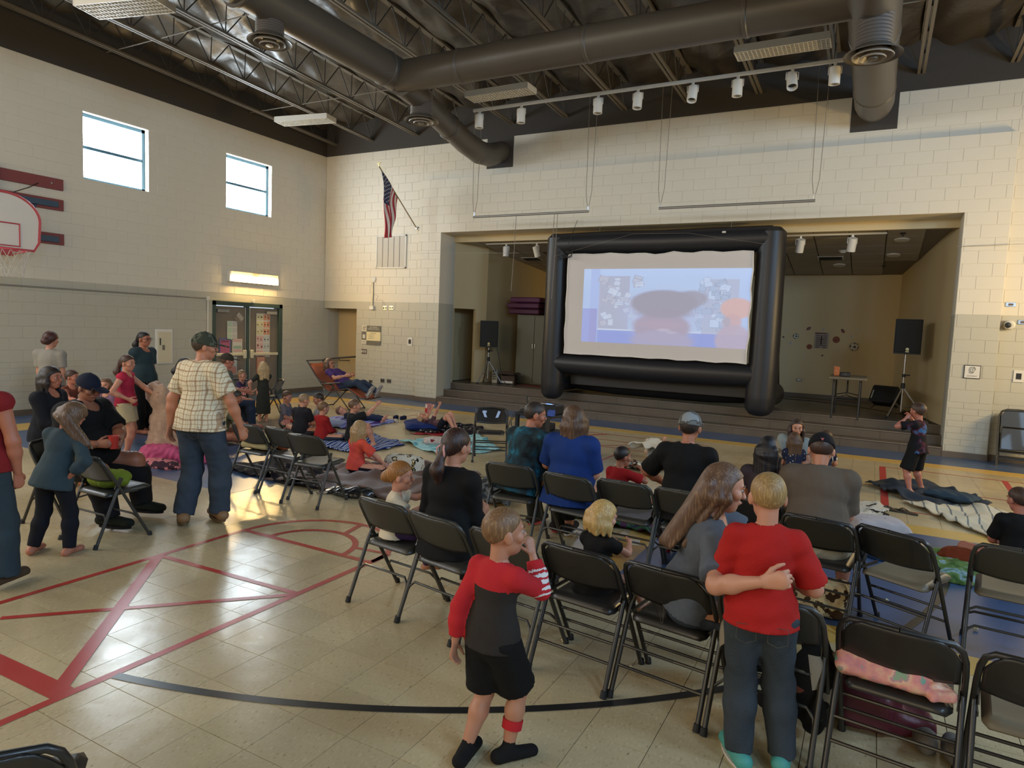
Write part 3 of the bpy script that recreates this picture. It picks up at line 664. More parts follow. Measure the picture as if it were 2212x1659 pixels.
MB().box((.08, .12, .72), (.07, .09, .68), bev=.005).build('upright_channel', navy, bh)
for z in (.54, -.06): MB().box((.06, 0, z), (.05, 2.2, .10), bev=.004).build('cross_channel', navy, bh)
MB().tube([(.05, .8, .85), (.08, .65, .75), (.1, .4, .62), (.1, .3, .56)], .007, 6).build('cable', blackp, bh, True)
for z in (.89, .54, -.05): MB().tube([(.05, 1.0, z), (.065, 1.0, z)], .016, 8).build('bolt', chrome, bh)
for yy in (-.3, .3): MB().tube([(.05, yy, .30), (.61, yy, .12)], .016, 8).build('support_arm', navy, bh, True)

# ------------------------------------------------------------------ small things on the walls
def wallplate(x, z, w, h, tx, m=whitep, y=0, face=None, cat='outlet', n=1):
    q = empty('wall_outlet', (x, y, z), label=tx, cat=cat); MB().box((0, -.008, 0), (w, .016, h), bev=.004).build('plate', m, q)
    for k in range(n): MB().box(((k - (n - 1) / 2) * w / max(n, 1), -.018, 0), (w / n * .5, .006, h * .5), bev=.002).build('socket', face or blackp, q)
wallplate(1.38, 1.09, .17, .12, 'dark three-gang switch plate under the grey sign board', basebrown, n=3, face=whitep, cat='switch')
wallplate(1.612, .344, .11, .07, 'small dark outlet low on the wall behind the recliner', basebrown)
wallplate(1.996, .395, .13, .10, 'low metal outlet under the grey sign board, nearer the recliner', chrome, face=blackp, n=2); wallplate(2.199, .398, .13, .10, 'low metal outlet under the grey sign board, nearer the stage', chrome, face=blackp, n=2)
wallplate(2.013, 2.198, .13, .10, 'high metal outlet right of the white box, nearer the corner', chrome, n=2); wallplate(2.214, 2.202, .13, .10, 'high metal outlet right of the white box, nearer the stage', chrome, n=2)
wallplate(2.805, 1.40, .15, .21, 'white wall control unit with a dark dot left of the stage steps', whitep, cat='wall control'); wallplate(14.74, 1.387, .14, .19, 'white wall control unit with a dark dot over the folded chairs', whitep, cat='wall control')
wallplate(14.545, 2.513, .13, .07, 'metal outlet plate above the camera dome', chrome, face=basebrown); wallplate(14.72, 2.241, .12, .07, 'metal outlet plate beside the camera dome', chrome, face=basebrown)
wallplate(11.17, .866, .13, .08, 'metal outlet low on the back wall of the stage', chrome, y=4.3, face=whitep)
q = empty('conduit_box', (1.618, 0, 2.19), label='white surface box with a vertical conduit rising to a round alarm plate', cat='conduit')
MB().box((0, -.03, 0), (.13, .06, .10), bev=.006).build('box', whitep, q); MB().box((0, -.014, .36), (.035, .028, .62)).build('conduit', mat('grey_metal', (.3, .3, .28), .4, .3), q)
MB().lathe([(.075, 0), (.08, .02), (.05, .035), (.0, .035)], 20, (.01, 0, .70), RX(math.pi / 2)).build('round_plate', whitep, q, True); MB().tube([(.03, -.01, .35), (.18, -.01, .30), (.10, -.01, .18), (.3, -.01, .2), (.42, -.01, .06)], .003, 4).build('wire', cab, q)
q = empty('camera_dome', (14.53, -.0, 2.19), label='white security camera ball with a dark lens on the wall beside the stage', cat='security camera')
MB().box((-.07, -.01, 0), (.10, .02, .13), bev=.004).build('plate', mat('tan_plate', (.35, .27, .15), .5), q); MB().lathe([(0, -.075), (.04, -.07), (.07, -.035), (.078, 0), (.07, .03), (.05, .05)], 20, (.02, -.06, 0), RX(math.pi / 2 * 1.1) @ RZ(0)).build('housing', whitep, q, True)
MB().lathe([(0, .03), (.04, .02), (.045, 0)], 18, (-.01, -.128, -.005), RX(math.pi / 2)).build('lens', blackp, q, True)
# plaque with emblem on the pilaster
q = empty('plaque', (14.113, YP, 1.42), label='small framed white plaque with a head emblem on the pilaster beside the stage', cat='plaque')
MB().box((0, -.008, 0), (.225, .016, .215), bev=.003).build('frame', blackp, q); MB().box((0, -.018, 0), (.205, .006, .195)).build('panel', whitep, q)
b = MB()
for k, (r_, a0, a1, c) in enumerate(((.045, .2, 5.2, (0, .035)), (.03, 1, 5, (.005, .03)), (.018, 0, 6, (.018, .035)), (.03, 3.4, 6.2, (-.012, .005)), (.05, 1.1, 2.6, (.01, .03)))): b.tube(arc((c[0], -.023, c[1]), r_, a0, a1, 14, (1, 0, 0), (0, 0, 1)), .0028, 4)
b.build('emblem', blackp, q); text('lettering', 'GOLF MASTER OF', .017, (0, -.022, -.066), FACE_Y, blackp, q)
# sign board near the corner
q = empty('notice_board', (1.58, 0, 1.52), label='grey modular notice board with a bright cream panel near the corner opening', cat='notice board')
gp = mat('sign_grey', (.16, .15, .12), .45); cp = mat('sign_cream', (.80, .70, .42), .35)
MB().box((.10, -.012, .15), (.44, .024, .15)).build('header_panel', gp, q); MB().box((.10, -.014, -.04), (.44, .028, .22)).build('text_panel', cp, q); MB().box((.10, -.012, -.205), (.44, .024, .10)).build('footer_panel', gp, q)
MB().box((-.20, -.012, -.03), (.15, .024, .20)).build('side_panel', gp, q); MB().box((-.20, -.026, -.05), (.08, .004, .10)).build('map_card', whitep, q)
MB().box((-.20, -.012, .15), (.15, .016, .15)).build('logo_panel', white, q); MB().box((-.20, -.012, -.19), (.15, .016, .09)).build('label_panel', white, q)
b = MB(); b.tube(arc((-.19, -.021, .155), .045, .3, 5.6, 16, (1, 0, 0), (0, 0, 1)), .006, 4); b.tube(arc((-.18, -.021, .16), .025, 0, 5, 12, (1, 0, 0), (0, 0, 1)), .006, 4); b.build('logo', gp, q)
text('lettering', 'CITY SPACE', .045, (.10, -.025, .185), FACE_Y, whitep, q); text('lettering', 'ELEMENTARY SCHOOL', .034, (.10, -.025, .14), FACE_Y, whitep, q); text('lettering', 'OFFICE', .03, (-.20, -.021, -.19), FACE_Y, gp, q)
text('lettering', 'DIRECTIONS', .03, (.10, -.029, .035), FACE_Y, gp, q)
b = MB(); [b.box((.02 + .03 * (k % 2), -.029, .0 - k * .025), (.2 - .03 * (k % 3), .001, .006)) for k in range(5)]; b.build('text_lines', gp, q)
# louvred wall vent
q = empty('wall_vent', (2.165, 0, 3.56), label='large square wall vent with vertical slats below the flag', cat='vent')
f = MB(); [f.box(c, d) for c, d in (((0, -.012, .385), (.92, .03, .03)), ((0, -.012, -.385), (.92, .03, .03)), ((.445, -.012, 0), (.03, .03, .80)), ((-.445, -.012, 0), (.03, .03, .80)))]; f.build('vent_frame', whitep, q)
MB().box((0, -.003, 0), (.87, .006, .75)).build('vent_backing', basebrown, q)
for k in range(5): MB().box((-.345 + k * .1725, -.012, 0), (.160, .012, .74), bev=.003).build('vent_slat', mat('vent_tan', (.50, .46, .38), .5), q)
# electrical cabinet and conduit on the left wall
q = empty('electrical_panel', (0, -4.51, 1.17), label='cream metal electrical panel on the window wall behind the plaid-shirt man', cat='panel')
MB().box((.02, 0, 0), (.04, .36, .70), bev=.006).build('frame', whitemetal, q); MB().box((.045, 0, -.01), (.014, .29, .62), bev=.004).build('door', ivory, q)
MB().box((.056, -.10, .10), (.012, .02, .14)).build('handle', blackp, q); MB().box((.056, -.03, -.02), (.01, .05, .10)).build('latch', gp, q)
MB().tube([(.03, -24, 2.20), (.03, -3.55, 2.20)], .013, 8).build('conduit_pipe', mat('grey_metal', (.3, .3, .28), .4, .3), None, True, label='long grey conduit pipe along the window wall at door height', cat='conduit')
q = empty('door_conduit', (.03, -3.5, 2.2), label='cream raceway over the double door with a drop down the wall', cat='conduit')
MB().box((0, 0, 0), (.05, .07, .09), bev=.004).build('junction_box', whitep, q); MB().box((0, .62, .0), (.03, 1.16, .035)).build('raceway', ivory, q); MB().box((0, 0, -1.1), (.02, .025, 2.1)).build('drop', whitep, q); MB().box((.0, 1.2, -.0), (.05, .06, .07), bev=.004).build('end_box', whitep, q)
# papers and posters on the doors
def poster(y, z, w, h, base, cells, tx, grid=(1, 1), nm='poster', lettering=None, tilt=0):
    q = empty(nm, (-.062, y, z), label=tx, cat='poster'); q.rotation_euler = (tilt, 0, 0)
    MB().box((0, 0, 0), (.004, w, h)).build('sheet', base, q)
    gx, gy = grid
    for m in range(gy):
        for n in range(gx):
            c = cells[(m * gx + n) % len(cells)] if len(cells) != 4 else cells[(1 if n >= gx / 2 else 0) + (2 if m >= gy / 2 else 0)]
            MB().box((.003, -w / 2 + w * (n + .5) / gx, h / 2 - h * (m + .5) / gy), (.003, w / gx * .82, h / gy * .82)).build('picture_card', c, q)
            if gx > 2:
                b = MB(); yy, zz = -w / 2 + w * (n + .5) / gx, h / 2 - h * (m + .5) / gy; rr = random.Random(m * 9 + n)
                for _ in range(2): b.box((.0055, yy + rr.uniform(-.02, .02), zz + rr.uniform(-.03, .02)), (.002, rr.uniform(.012, .035), rr.uniform(.008, .03)))
                b.build('figure', blackp, q)
    if lettering: text('lettering', lettering[0], lettering[1], (.006, 0, lettering[2]), FACE_X, blackp, q)
pw = mat('poster_white', (.62, .60, .52), .7); pc = [mat('card_yellow', (.60, .56, .32), .7), mat('card_orange', (.60, .28, .16), .7), mat('card_pink', (.60, .36, .33), .7), mat('card_blue', (.48, .52, .50), .7)]
poster(-1.93, 1.42, .40, 1.02, pw, pc, 'tall poster of small picture cards in yellow, orange, pink and blue on the door leaf', (4, 6))
poster(-2.80, 1.52, .27, .42, pw, [mat('card_green', (.45, .58, .42), .7), mat('card_grey', (.5, .48, .44), .7)], 'white sheet with faint green drawings high on the far door leaf', (2, 3))
poster(-2.99, 1.14, .30, .40, mat('poster_blue', (.10, .13, .28), .6), [mat('poster_pink', (.45, .12, .20), .6)], 'blue poster with a pink figure beside the push bar', (1, 1), lettering=('SPRING', .06, .13))
poster(-2.66, 1.14, .27, .38, pw, [mat('list_pink', (.58, .38, .34), .7), pw, mat('list_green', (.3, .42, .3), .7)], 'white sheet with pink rows above the push bar', (1, 5))
poster(-2.80, .72, .27, .42, mat('flyer_blue', (.36, .44, .44), .7), [mat('flyer_pale', (.5, .5, .45), .7), mat('flyer_red', (.5, .22, .16), .7)], 'pale blue flyer with a red patch below the push bar', (1, 2), lettering=('FALL', .07, .09))
poster(-1.99, .72, .24, .42, mat('flyer_orange', (.56, .22, .12), .7), [mat('flyer_orange2', (.60, .30, .20), .7)], 'orange flyer below the push bar of the nearer door leaf', (1, 2))
poster(-2.62, 1.80, .20, .20, mat('lattice_paper', (.40, .34, .27), .7), [mat('lattice_dark', (.22, .18, .13), .7), mat('lattice_light', (.48, .42, .34), .7)], 'faded diamond-shaped paper high on the door glass', (2, 3), tilt=.8)

# sports ball decals and chart on the back wall of the stage
org, brn, wht = mat('decal_orange', (.27, .075, .03), .6), mat('decal_maroon', (.15, .035, .03), .6), mat('decal_white', (.55, .50, .40), .6)
def decal(nm, x, z, r, m, tx, kind, rot=0):
    q = empty(nm, (x, 4.296, z), label=tx, cat='wall decal'); F_ = RY(rot)
    if kind == 'oval': prof = [(r * math.cos(a) * (1), r * .58 * math.sin(a) * abs(math.cos(a * .0))) for a in [k * math.pi / 10 for k in range(20)]]
    else: prof = [(r * math.cos(a), r * math.sin(a)) for a in [k * math.pi / 12 for k in range(24)]]
    MB().prism([(F_ @ Vector((a, 0, b_))).xz[:] for a, b_ in prof], (0, 0, 0), (1, 0, 0), (0, 0, 1), (0, -.004, 0)).build('disc', m, q)
    b = MB()
    if kind == 'soccer':
        for cx, cz, rr in ((r * .15, -r * .05, .33), (-r * .75, .1 * r, .22), (.1 * r, .78 * r, .2), (.6 * r, .6 * r, .12), (-.3 * r, -.8 * r, .17), (.8 * r, -.2 * r, .12)):
            b.prism([(cx + r * rr * math.cos(k * 1.2566), cz + r * rr * math.sin(k * 1.2566)) for k in range(5)], (0, -.004, 0), (1, 0, 0), (0, 0, 1), (0, -.002, 0))
        b.tube(arc((0, -.005, 0), r * .97, 0, 6.283, 24, (1, 0, 0), (0, 0, 1)), r * .05, 4); b.build('black_patches', blackp, q)
    elif kind == 'ball': b.tube([(-r * .98, -.005, 0), (r * .98, -.005, 0)], r * .03, 4); b.tube([(0, -.005, -r * .98), (0, -.005, r * .98)], r * .03, 4); b.tube(arc((-r * 1.1, -.005, 0), r * .8, -.8, .8, 8, (1, 0, 0), (0, 0, 1)), r * .03, 4); b.tube(arc((r * 1.1, -.005, 0), r * .8, 2.34, 3.94, 8, (1, 0, 0), (0, 0, 1)), r * .03, 4); b.build('seams', blackp, q)
    elif kind == 'base': b.tube(arc((-r * 1.2, -.005, 0), r, -.7, .7, 8, (1, 0, 0), (0, 0, 1)), r * .05, 4); b.tube(arc((r * 1.2, -.005, 0), r, 2.44, 3.84, 8, (1, 0, 0), (0, 0, 1)), r * .05, 4); b.build('stitching', brn, q)
    else: b.tube([(F_ @ Vector((-r * .4, 0, 0))) + Vector((0, -.005, 0)), (F_ @ Vector((r * .4, 0, 0))) + Vector((0, -.005, 0))], r * .07, 4); b.build('laces', wht, q)
decal('football_decal', 11.296, 2.10, .055, brn, 'maroon football decal left of the chart on the stage wall', 'oval', -.6); decal('football_decal', 12.03, 2.07, .055, brn, 'maroon football decal right of the chart on the stage wall', 'oval', .9)
decal('basketball_decal', 11.905, 1.861, .078, org, 'large orange basketball decal to the right of the chart', 'ball'); decal('basketball_decal', 11.34, 1.669, .062, org, 'smaller orange basketball decal to the left of the chart', 'ball')
decal('soccer_decal', 12.287, 1.715, .095, wht, 'large black and white soccer ball decal above the folding table', 'soccer'); decal('soccer_decal', 11.026, 1.909, .065, wht, 'smaller soccer ball decal near the screen edge', 'soccer')
for x, z, r, tx, k in ((11.604, 2.083, .045, 'pale baseball decal just above the chart', 'base'), (12.214, 1.95, .04, 'pale baseball decal above the large soccer ball', 'base'), (12.358, 2.108, .026, 'tiny baseball decal at the top right of the cluster', 'base'), (10.915, 1.735, .042, 'faint baseball decal under the smaller soccer ball', 'base'), (10.827, 2.079, .024, 'tiny decal high beside the screen edge', 'base'), (11.247, 1.421, .024, 'tiny pale decal under the small basketball', 'base'), (11.933, 1.614, .024, 'tiny decal under the large basketball', 'base'), (12.11, 1.482, .024, 'tiny pale decal over the folding table', 'base')): decal('baseball_decal', x, z, r, wht, tx, k)
decal('puck_decal', 10.748, 1.876, .028, blackp, 'tiny black oval decal next to the screen edge', 'oval', .5); decal('puck_decal', 11.635, 1.476, .028, blackp, 'tiny black oval decal below the chart', 'oval', -.5)
q = empty('muscle_chart', (11.59, 4.296, 1.83), label='framed chart with red title, picture rows and body figure on the stage wall', cat='chart')
MB().box((0, -.006, 0), (.30, .012, .38)).build('sheet', mat('chart_paper', (.36, .32, .27), .6), q); MB().box((-.02, -.013, .165), (.24, .002, .025)).build('title_strip', brn, q)
b = MB(); b2 = MB()
for k in range(7):
    for sx in (-1, 1): b.box((sx * .075, -.013, .115 - k * .045), (.085, .002, .016)); b2.box((sx * .075, -.013, .098 - k * .045), (.085, .002, .005))
b.build('picture_row', mat('chart_dark', (.08, .06, .06), .6), q); b2.build('text_row', brn, q)
b = MB(); b.tube([(0, -.013, .12), (0, -.013, .03), (-.02, -.013, -.14)], [.012, .02, .006], 6); b.tube([(0, -.013, .03), (.02, -.013, -.14)], [.014, .006], 6); b.tube([(-.04, -.013, .0), (0, -.013, .08), (.04, -.013, .0)], .006, 6); b.build('body_figure', mat('chart_dark', (.08, .06, .06), .6), q)

# ------------------------------------------------------------------ inflatable projection screen
scr = empty('inflatable_screen', (8.85, -.02, .15), label='large inflatable black-framed projection screen on the stage steps showing a blurred film', cat='projection screen')
ny = mat('black_nylon', (.016, .016, .019), .42, bump=.25, bscale=4)
X0, X1 = -2.20, 2.07; r0 = .235
def curvy(pts, rs, name):
    MB().tube(pts, rs, 28, caps=True).build(name, ny, scr, True)
curvy([(X0, .0, .20), (X0, 0, .24), (X0, 0, .32), (X0, 0, .55), (X0, 0, 1.2), (X0 + .01, 0, 2.2), (X0, 0, 3.2), (X0, 0, 3.60), (X0, 0, 3.69)], [.10, .18, .235, .25, .25, .245, .245, .235, .15], 'side_tube')
curvy([(X1 - .02, -.05, .24), (X1 - .02, -.05, .27), (X1 - .02, -.05, .36), (X1 - .01, -.03, .6), (X1, 0, 1.2), (X1, 0, 2.2), (X1, 0, 3.2), (X1, 0, 3.60), (X1, 0, 3.69)], [.10, .18, .25, .27, .265, .26, .25, .24, .15], 'side_tube')
curvy([(X0, 0, 3.47), (-1, 0, 3.48), (0, 0, 3.47), (1, 0, 3.48), (X1, 0, 3.49)], [.235, .245, .24, .245, .24], 'top_tube')
curvy([(X0, -.02, .98), (-1, -.02, .97), (0, -.02, .96), (1, -.02, .97), (X1, -.02, .98)], [.20, .235, .235, .235, .21], 'bottom_tube')
curvy([(X0, .75, .60), (-1, .75, .58), (0, .75, .58), (1, .75, .58), (X1, .75, .60)], [.20, .25, .25, .25, .2], 'rear_tube')
for sx, x in ((-1, X0), (1, X1)):
    curvy([(x, -.05, .52), (x, .2, .56), (x, .6, .58), (x + sx * .02, 1.2, .58), (x + sx * .02, 1.5, .56), (x, 1.6, .56)], [.2, .22, .24, .25, .2, .08], 'foot_tube')
    curvy([(x, 1.35, .6), (x, .9, 1.5), (x, .15, 2.5)], [.16, .15, .12], 'rear_brace_tube')
MB().prism([(-1.9, 0), (1.8, 0), (1.9, .35), (-1.95, .35)], (0, .30, .52), (1, 0, 0), (0, 0, 1), (0, .01, 0)).build('skirt_sheet', ny, scr)
# screen cloth with ragged edge
sx0, sx1, sz0, sz1 = -1.86, 1.80, 1.20, 3.24; pts = []
def rag(k): return .012 * math.sin(k * 1.7) + .008 * math.sin(k * 4.3)
for k in range(20): pts.append((sx0 + (sx1 - sx0) * k / 20, sz1 + rag(k) - (.015 if 7 < k < 12 else 0)))
for k in range(12): pts.append((sx1 + rag(k + 3) * .8, sz1 - (sz1 - sz0) * k / 12))
for k in range(20): pts.append((sx1 - (sx1 - sx0) * k / 20, sz0 + rag(k + 7) * .6))
for k in range(12): pts.append((sx0 + rag(k + 11) * .6, sz0 + (sz1 - sz0) * k / 12))
MB().prism(pts, (0, -.225, 0), (1, 0, 0), (0, 0, 1), (0, .02, 0)).build('screen_cloth', mat('screen_white', (.70, .64, .60), .7), scr)
MB().tube([(p[0], -.23, p[1]) for p in pts], .012, 6, closed=True).build('edge_hem', mat('hem_white', (.78, .74, .68), .7), scr, True)
def picmat():
    m = bpy.data.materials.new('projected_picture'); m.use_nodes = True; nt = m.node_tree; N = nt.nodes; L = nt.links; b = N['Principled BSDF']; b.inputs['Roughness'].default_value = .8
    at = N.new('ShaderNodeAttribute'); at.attribute_name = 'Col'; L.new(at.outputs['Color'], b.inputs['Base Color']); L.new(at.outputs['Color'], b.inputs['Emission Color']); b.inputs['Emission Strength'].default_value = .55; return m
def picture():
    """the projected film still, drawn into a colour grid"""
    nx, nz = 260, 150; u, v = np.meshgrid(np.linspace(0, 1, nx), np.linspace(0, 1, nz)); c = np.zeros((nz, nx, 3)); c[:] = lin('#A9C3EE')
    def put(mask, col, a=1.0):
        col = np.array(lin(col)); mk = (mask * a)[..., None]; c[:] = c * (1 - mk) + col * mk
    def sstep(x, a, b): t = np.clip((x - a) / (b - a), 0, 1); return t * t * (3 - 2 * t)
    put(sstep(v, .62, 1.0), '#B3CCF5', .8); put((v < .17).astype(float), '#7D8FD9', 1); put(((u < .09) & (v < .46)).astype(float), '#8E9BDD', 1); put(((u > .05) & (u < .105)).astype(float), '#9DB3E8', .8)
    put(((u > .05) & (u < .1) & (v < .46)).astype(float), '#8A86C6', .8)
    bd = ((u > .105) & (u < .935) & (v > .17) & (v < .90)); put(bd.astype(float), '#AFC8EC', .9); put((bd & ((u < .112) | (v < .19))).astype(float), '#C9D6EE', 1)
    put((bd & (u < .30) & (v > .19)).astype(float), '#A3A3B4', .85); put((bd & (u > .74) & (v < .86)).astype(float), '#A6AABE', .7)
    rr = np.random.default_rng(5)
    for k in range(70):
        side = k % 2; cx = rr.uniform(.13, .36) if side else rr.uniform(.72, .90); cy = rr.uniform(.24, .86); w, h = rr.uniform(.012, .035), rr.uniform(.02, .06); a = rr.uniform(-.5, .5)
        x = (u - cx) * math.cos(a) + (v - cy) * math.sin(a) * .55; y = -(u - cx) * math.sin(a) / .55 + (v - cy) * math.cos(a); inn = (abs(x) < w) & (abs(y) < h)
        put(inn.astype(float), ('#BFD2F0', '#C8D4EA', '#9EB2CF', '#B7B9C8')[k % 4], .85); put((inn & ((abs(x) > w * .85) | (abs(y) > h * .88))).astype(float), '#6F7C96', .55)
        if k % 3 == 0: put((inn & (abs(y - h * .2) < h * .12)).astype(float), '#75829A', .5)
    def blob(cx, cy, rx, ry, col, a=1, soft=.25, ang=0):
        x = (u - cx) * math.cos(ang) + (v - cy) * math.sin(ang); y = -(u - cx) * math.sin(ang) + (v - cy) * math.cos(ang); d = np.sqrt((x / rx) ** 2 + (y / ry) ** 2); put(1 - sstep(d, 1 - soft, 1 + soft), col, a)
    blob(.50, .40, .24, .30, '#A8B4D8', .7, .4); blob(.51, .55, .20, .17, '#8E8791', 1, .12); blob(.66, .60, .10, .12, '#8E8791', .9, .2, -.5); blob(.505, .23, .17, .20, '#A08FA0', 1, .14); blob(.51, .05, .19, .14, '#A399B4', .9, .2); blob(.52, .42, .16, .06, '#8F8590', .9, .4); blob(.50, .27, .13, .05, '#A9939F', .8, .5); blob(.52, .20, .04, .02, '#C3B8C8', .6, .5); blob(.57, .17, .03, .015, '#C3B8C8', .5, .5)
    blob(.93, .50, .09, .13, '#D3A593', .95, .12); blob(.91, .33, .05, .1, '#C79E97', .9, .2); blob(.92, .10, .10, .2, '#B39FAE', .9, .12); blob(.88, .33, .02, .06, '#9098AE', .6, .3)
    c = c * .66 + np.array(lin('#AEB4D0')) * .34; return np.clip(c, 0, 1), nx, nz
pc_, nx, nz = picture(); w0, w1, h0, h1 = -1.49, 1.80, 1.46, 2.94
V = []; F = []
for j in range(nz):
    for i in range(nx): V.append((w0 + (w1 - w0) * i / (nx - 1), -.2275, h0 + (h1 - h0) * j / (nz - 1)))
F = [(j * nx + i, j * nx + i + 1, (j + 1) * nx + i + 1, (j + 1) * nx + i) for j in range(nz - 1) for i in range(nx - 1)]
me = bpy.data.meshes.new('projected_picture'); me.from_pydata(V, [], F); ca = me.color_attributes.new('Col', 'FLOAT_COLOR', 'POINT')
ca.data.foreach_set('color', np.concatenate([pc_.reshape(-1, 3), np.ones((nx * nz, 1))], 1).astype(np.float32).ravel()); me.materials.append(picmat()); me.update()
po = bpy.data.objects.new('projected_picture', me); COL.objects.link(po); po.parent = scr
for x in (-1.25, 1.35): MB().tube([(x, -.1, 3.68), (x, -.08, 4.0)], .004, 5).build('tie_line', cab, scr)
MB().tube([(-2.2, -.25, 3.2), (-.5, -.24, 3.62), (.6, -.24, 3.6), (2.0, -.25, 3.36)], .003, 4).build('guy_string', cab, scr)
MB().box((1.25, -.24, 3.6), (.07, .02, .035), bev=.008).build('white_tag', whitep, scr)

# ------------------------------------------------------------------ stage furniture
def speaker(loc, rz, tx, txs, h1=1.33, spread=.36):
    q = empty('speaker_stand', (loc[0], loc[1], .45), rz, label=txs, cat='speaker stand')
    MB().tube([(0, 0, .12), (0, 0, h1 - .45)], .019, 12).build('pole', chrome, q, True); MB().lathe([(.035, 0), (.035, .09), (.02, .1)], 12, (0, 0, .55)).build('collar', blackp, q, True); MB().lathe([(.03, 0), (.03, .05), (.02, .06)], 12, (0, 0, .76)).build('collar', blackp, q, True)
    MB().tube([(0, 0, .80), (.10, 0, .80)], .012, 8).build('knob', blackp, q, True)
    for k in range(3):
        a = math.radians(90 + 120 * k + 20); e = (spread * math.cos(a), spread * math.sin(a)); lg = MB().tube([(0, 0, .58), (e[0], e[1], .01)], .014, 8).build('leg', chrome, q, True)
        MB().tube([(e[0] * .96, e[1] * .96, .035), (e[0] * 1.02, e[1] * 1.02, .0)], .018, 8).build('rubber_foot', blackp, lg, True); MB().tube([(0, 0, .18), (e[0] * .55, e[1] * .55, .265)], .008, 6).build('brace', chrome, q, True)
    s_ = empty('loudspeaker', (loc[0], loc[1], h1), rz, label=tx, cat='loudspeaker'); b = MB()
    b.prism([(-.22, -.13), (.22, -.13), (.17, .16), (-.17, .16)], (0, 0, 0), (1, 0, 0), (0, 1, 0), (0, 0, .64)); b.build('cabinet', mat('speaker_black', (.010, .010, .009), .6), s_)
    MB().box((0, -.137, .33), (.42, .02, .60), bev=.01).build('grille', mat('grille_black', (.013, .013, .012), .75, bump=.5, bscale=200), s_)
    MB().tube([(0, -.145, .09), (0, -.152, .09)], .028, 16).build('round_badge', mat('badge_gold', (.5, .42, .2), .3, .6), s_, True); MB().box((0, -.15, .045), (.06, .004, .018)).build('badge_strip', mat('badge_gold', (.5, .42, .2), .3, .6), s_)
speaker((4.42, 1.02), math.radians(28), 'black loudspeaker on a tripod at the cabinet side of the stage', 'chrome tripod speaker stand beside the cardboard boxes', 1.34)
speaker((13.22, 1.25), math.radians(5), 'black loudspeaker with gold badge on a tripod near the wall end of the stage', 'chrome tripod speaker stand behind the boy on the dark blanket', 1.64, .40)
MB().tube([(4.62, 1.05, 1.36), (4.7, 1.1, 1.0), (4.72, 1.2, .6), (4.85, 1.15, .47), (5.1, .9, .46)], .007, 6).build('speaker_cable', blackp, None, True, label='black cable dropping from the loudspeaker behind the carton', cat='cable')
b = MB(); [b.tube(arc((13.45, 1.7, .47 + .015 * k), .17 + .01 * k, 0, 6.2, 18), .009, 5) for k in range(4)]; b.tube([(13.3, 1.5, .5), (13.45, 1.65, .62), (13.6, 1.7, .5)], .009, 5); b.build('cable_loop_pile', blackp, None, True, label='coiled black cable on the stage floor by the right tripod', cat='cable')
MB().tube([(13.3, 1.9, .456), (12.4, 2.9, .456), (11.6, 3.4, .456), (9.5, 3.6, .456)], .006, 5).build('floor_cable', blackp, None, True, label='black cable lying along the stage floor towards the screen', cat='cable')
q = empty('monitor_speaker', (12.98, 2.05, .45), math.radians(-25), label='black wedge monitor speaker propped on a small stand behind the right tripod', cat='loudspeaker'); R = RX(-.5)
MB().box((0, 0, .33), (.50, .30, .34), R=R, bev=.03).build('cabinet', mat('speaker_black', (.010, .010, .009), .6), q); MB().box((-.02, -.155, .33), (.42, .01, .26), R=R).build('grille', mat('grille_black', (.013, .013, .012), .75), q); MB().box((-.19, -.17, .36), (.02, .012, .18), R=R).build('handle', mat('worn_white', (.4, .38, .3), .5), q)
for x in (-.2, .2): MB().tube([(x, .1, .18), (x * 1.2, -.2, .01)], .01, 6).build('leg', chrome, q, True)
# folding table
q = empty('folding_table', (12.32, .62, .45), 0, label='grey plastic folding table with black legs on the stage floor', cat='table')
MB().box((0, 0, .72), (.62, 1.22, .045), bev=.02).build('table_top', mat('table_grey', (.17, .145, .105), .5), q)
for sx in (-1, 1):
    for sy in (-1, 1): MB().tube([(sx * .21, sy * .50, .70), (sx * .21, sy * .53, 0)], .016, 8).build('leg', blackp, q, True)
for sy in (-1, 1):
    b = MB(); b.tube([(-.21, sy * .52, .28), (.21, sy * .52, .28)], .010, 6); b.tube([(-.21, sy * .52, .36), (0, sy * .3, .42), (.21, sy * .52, .36)], .008, 6); b.tube([(0, sy * .3, .42), (0, sy * .2, .70)], .008, 6); b.build('brace', blackp, q, True)
MB().prism([(-.04, 0), (.04, 0), (.05, .16), (-.045, .17)], (12.12, .62, 1.194), (1, 0, 0), (0, 0, 1), (0, .06, 0)).build('snack_bag', mat('snack_orange', (.42, .13, .04), .6, noise=.5, nscale=25), None, label='small orange snack bag standing on the folding table', cat='bag')
q = empty('small_radio', (12.27, .42, 1.193), .1, label='small black device lying on the folding table', cat='device'); MB().box((0, 0, .04), (.17, .12, .08), bev=.01).build('case', blackp, q); MB().box((0, -.062, .045), (.05, .005, .04)).build('dial', webst, q)
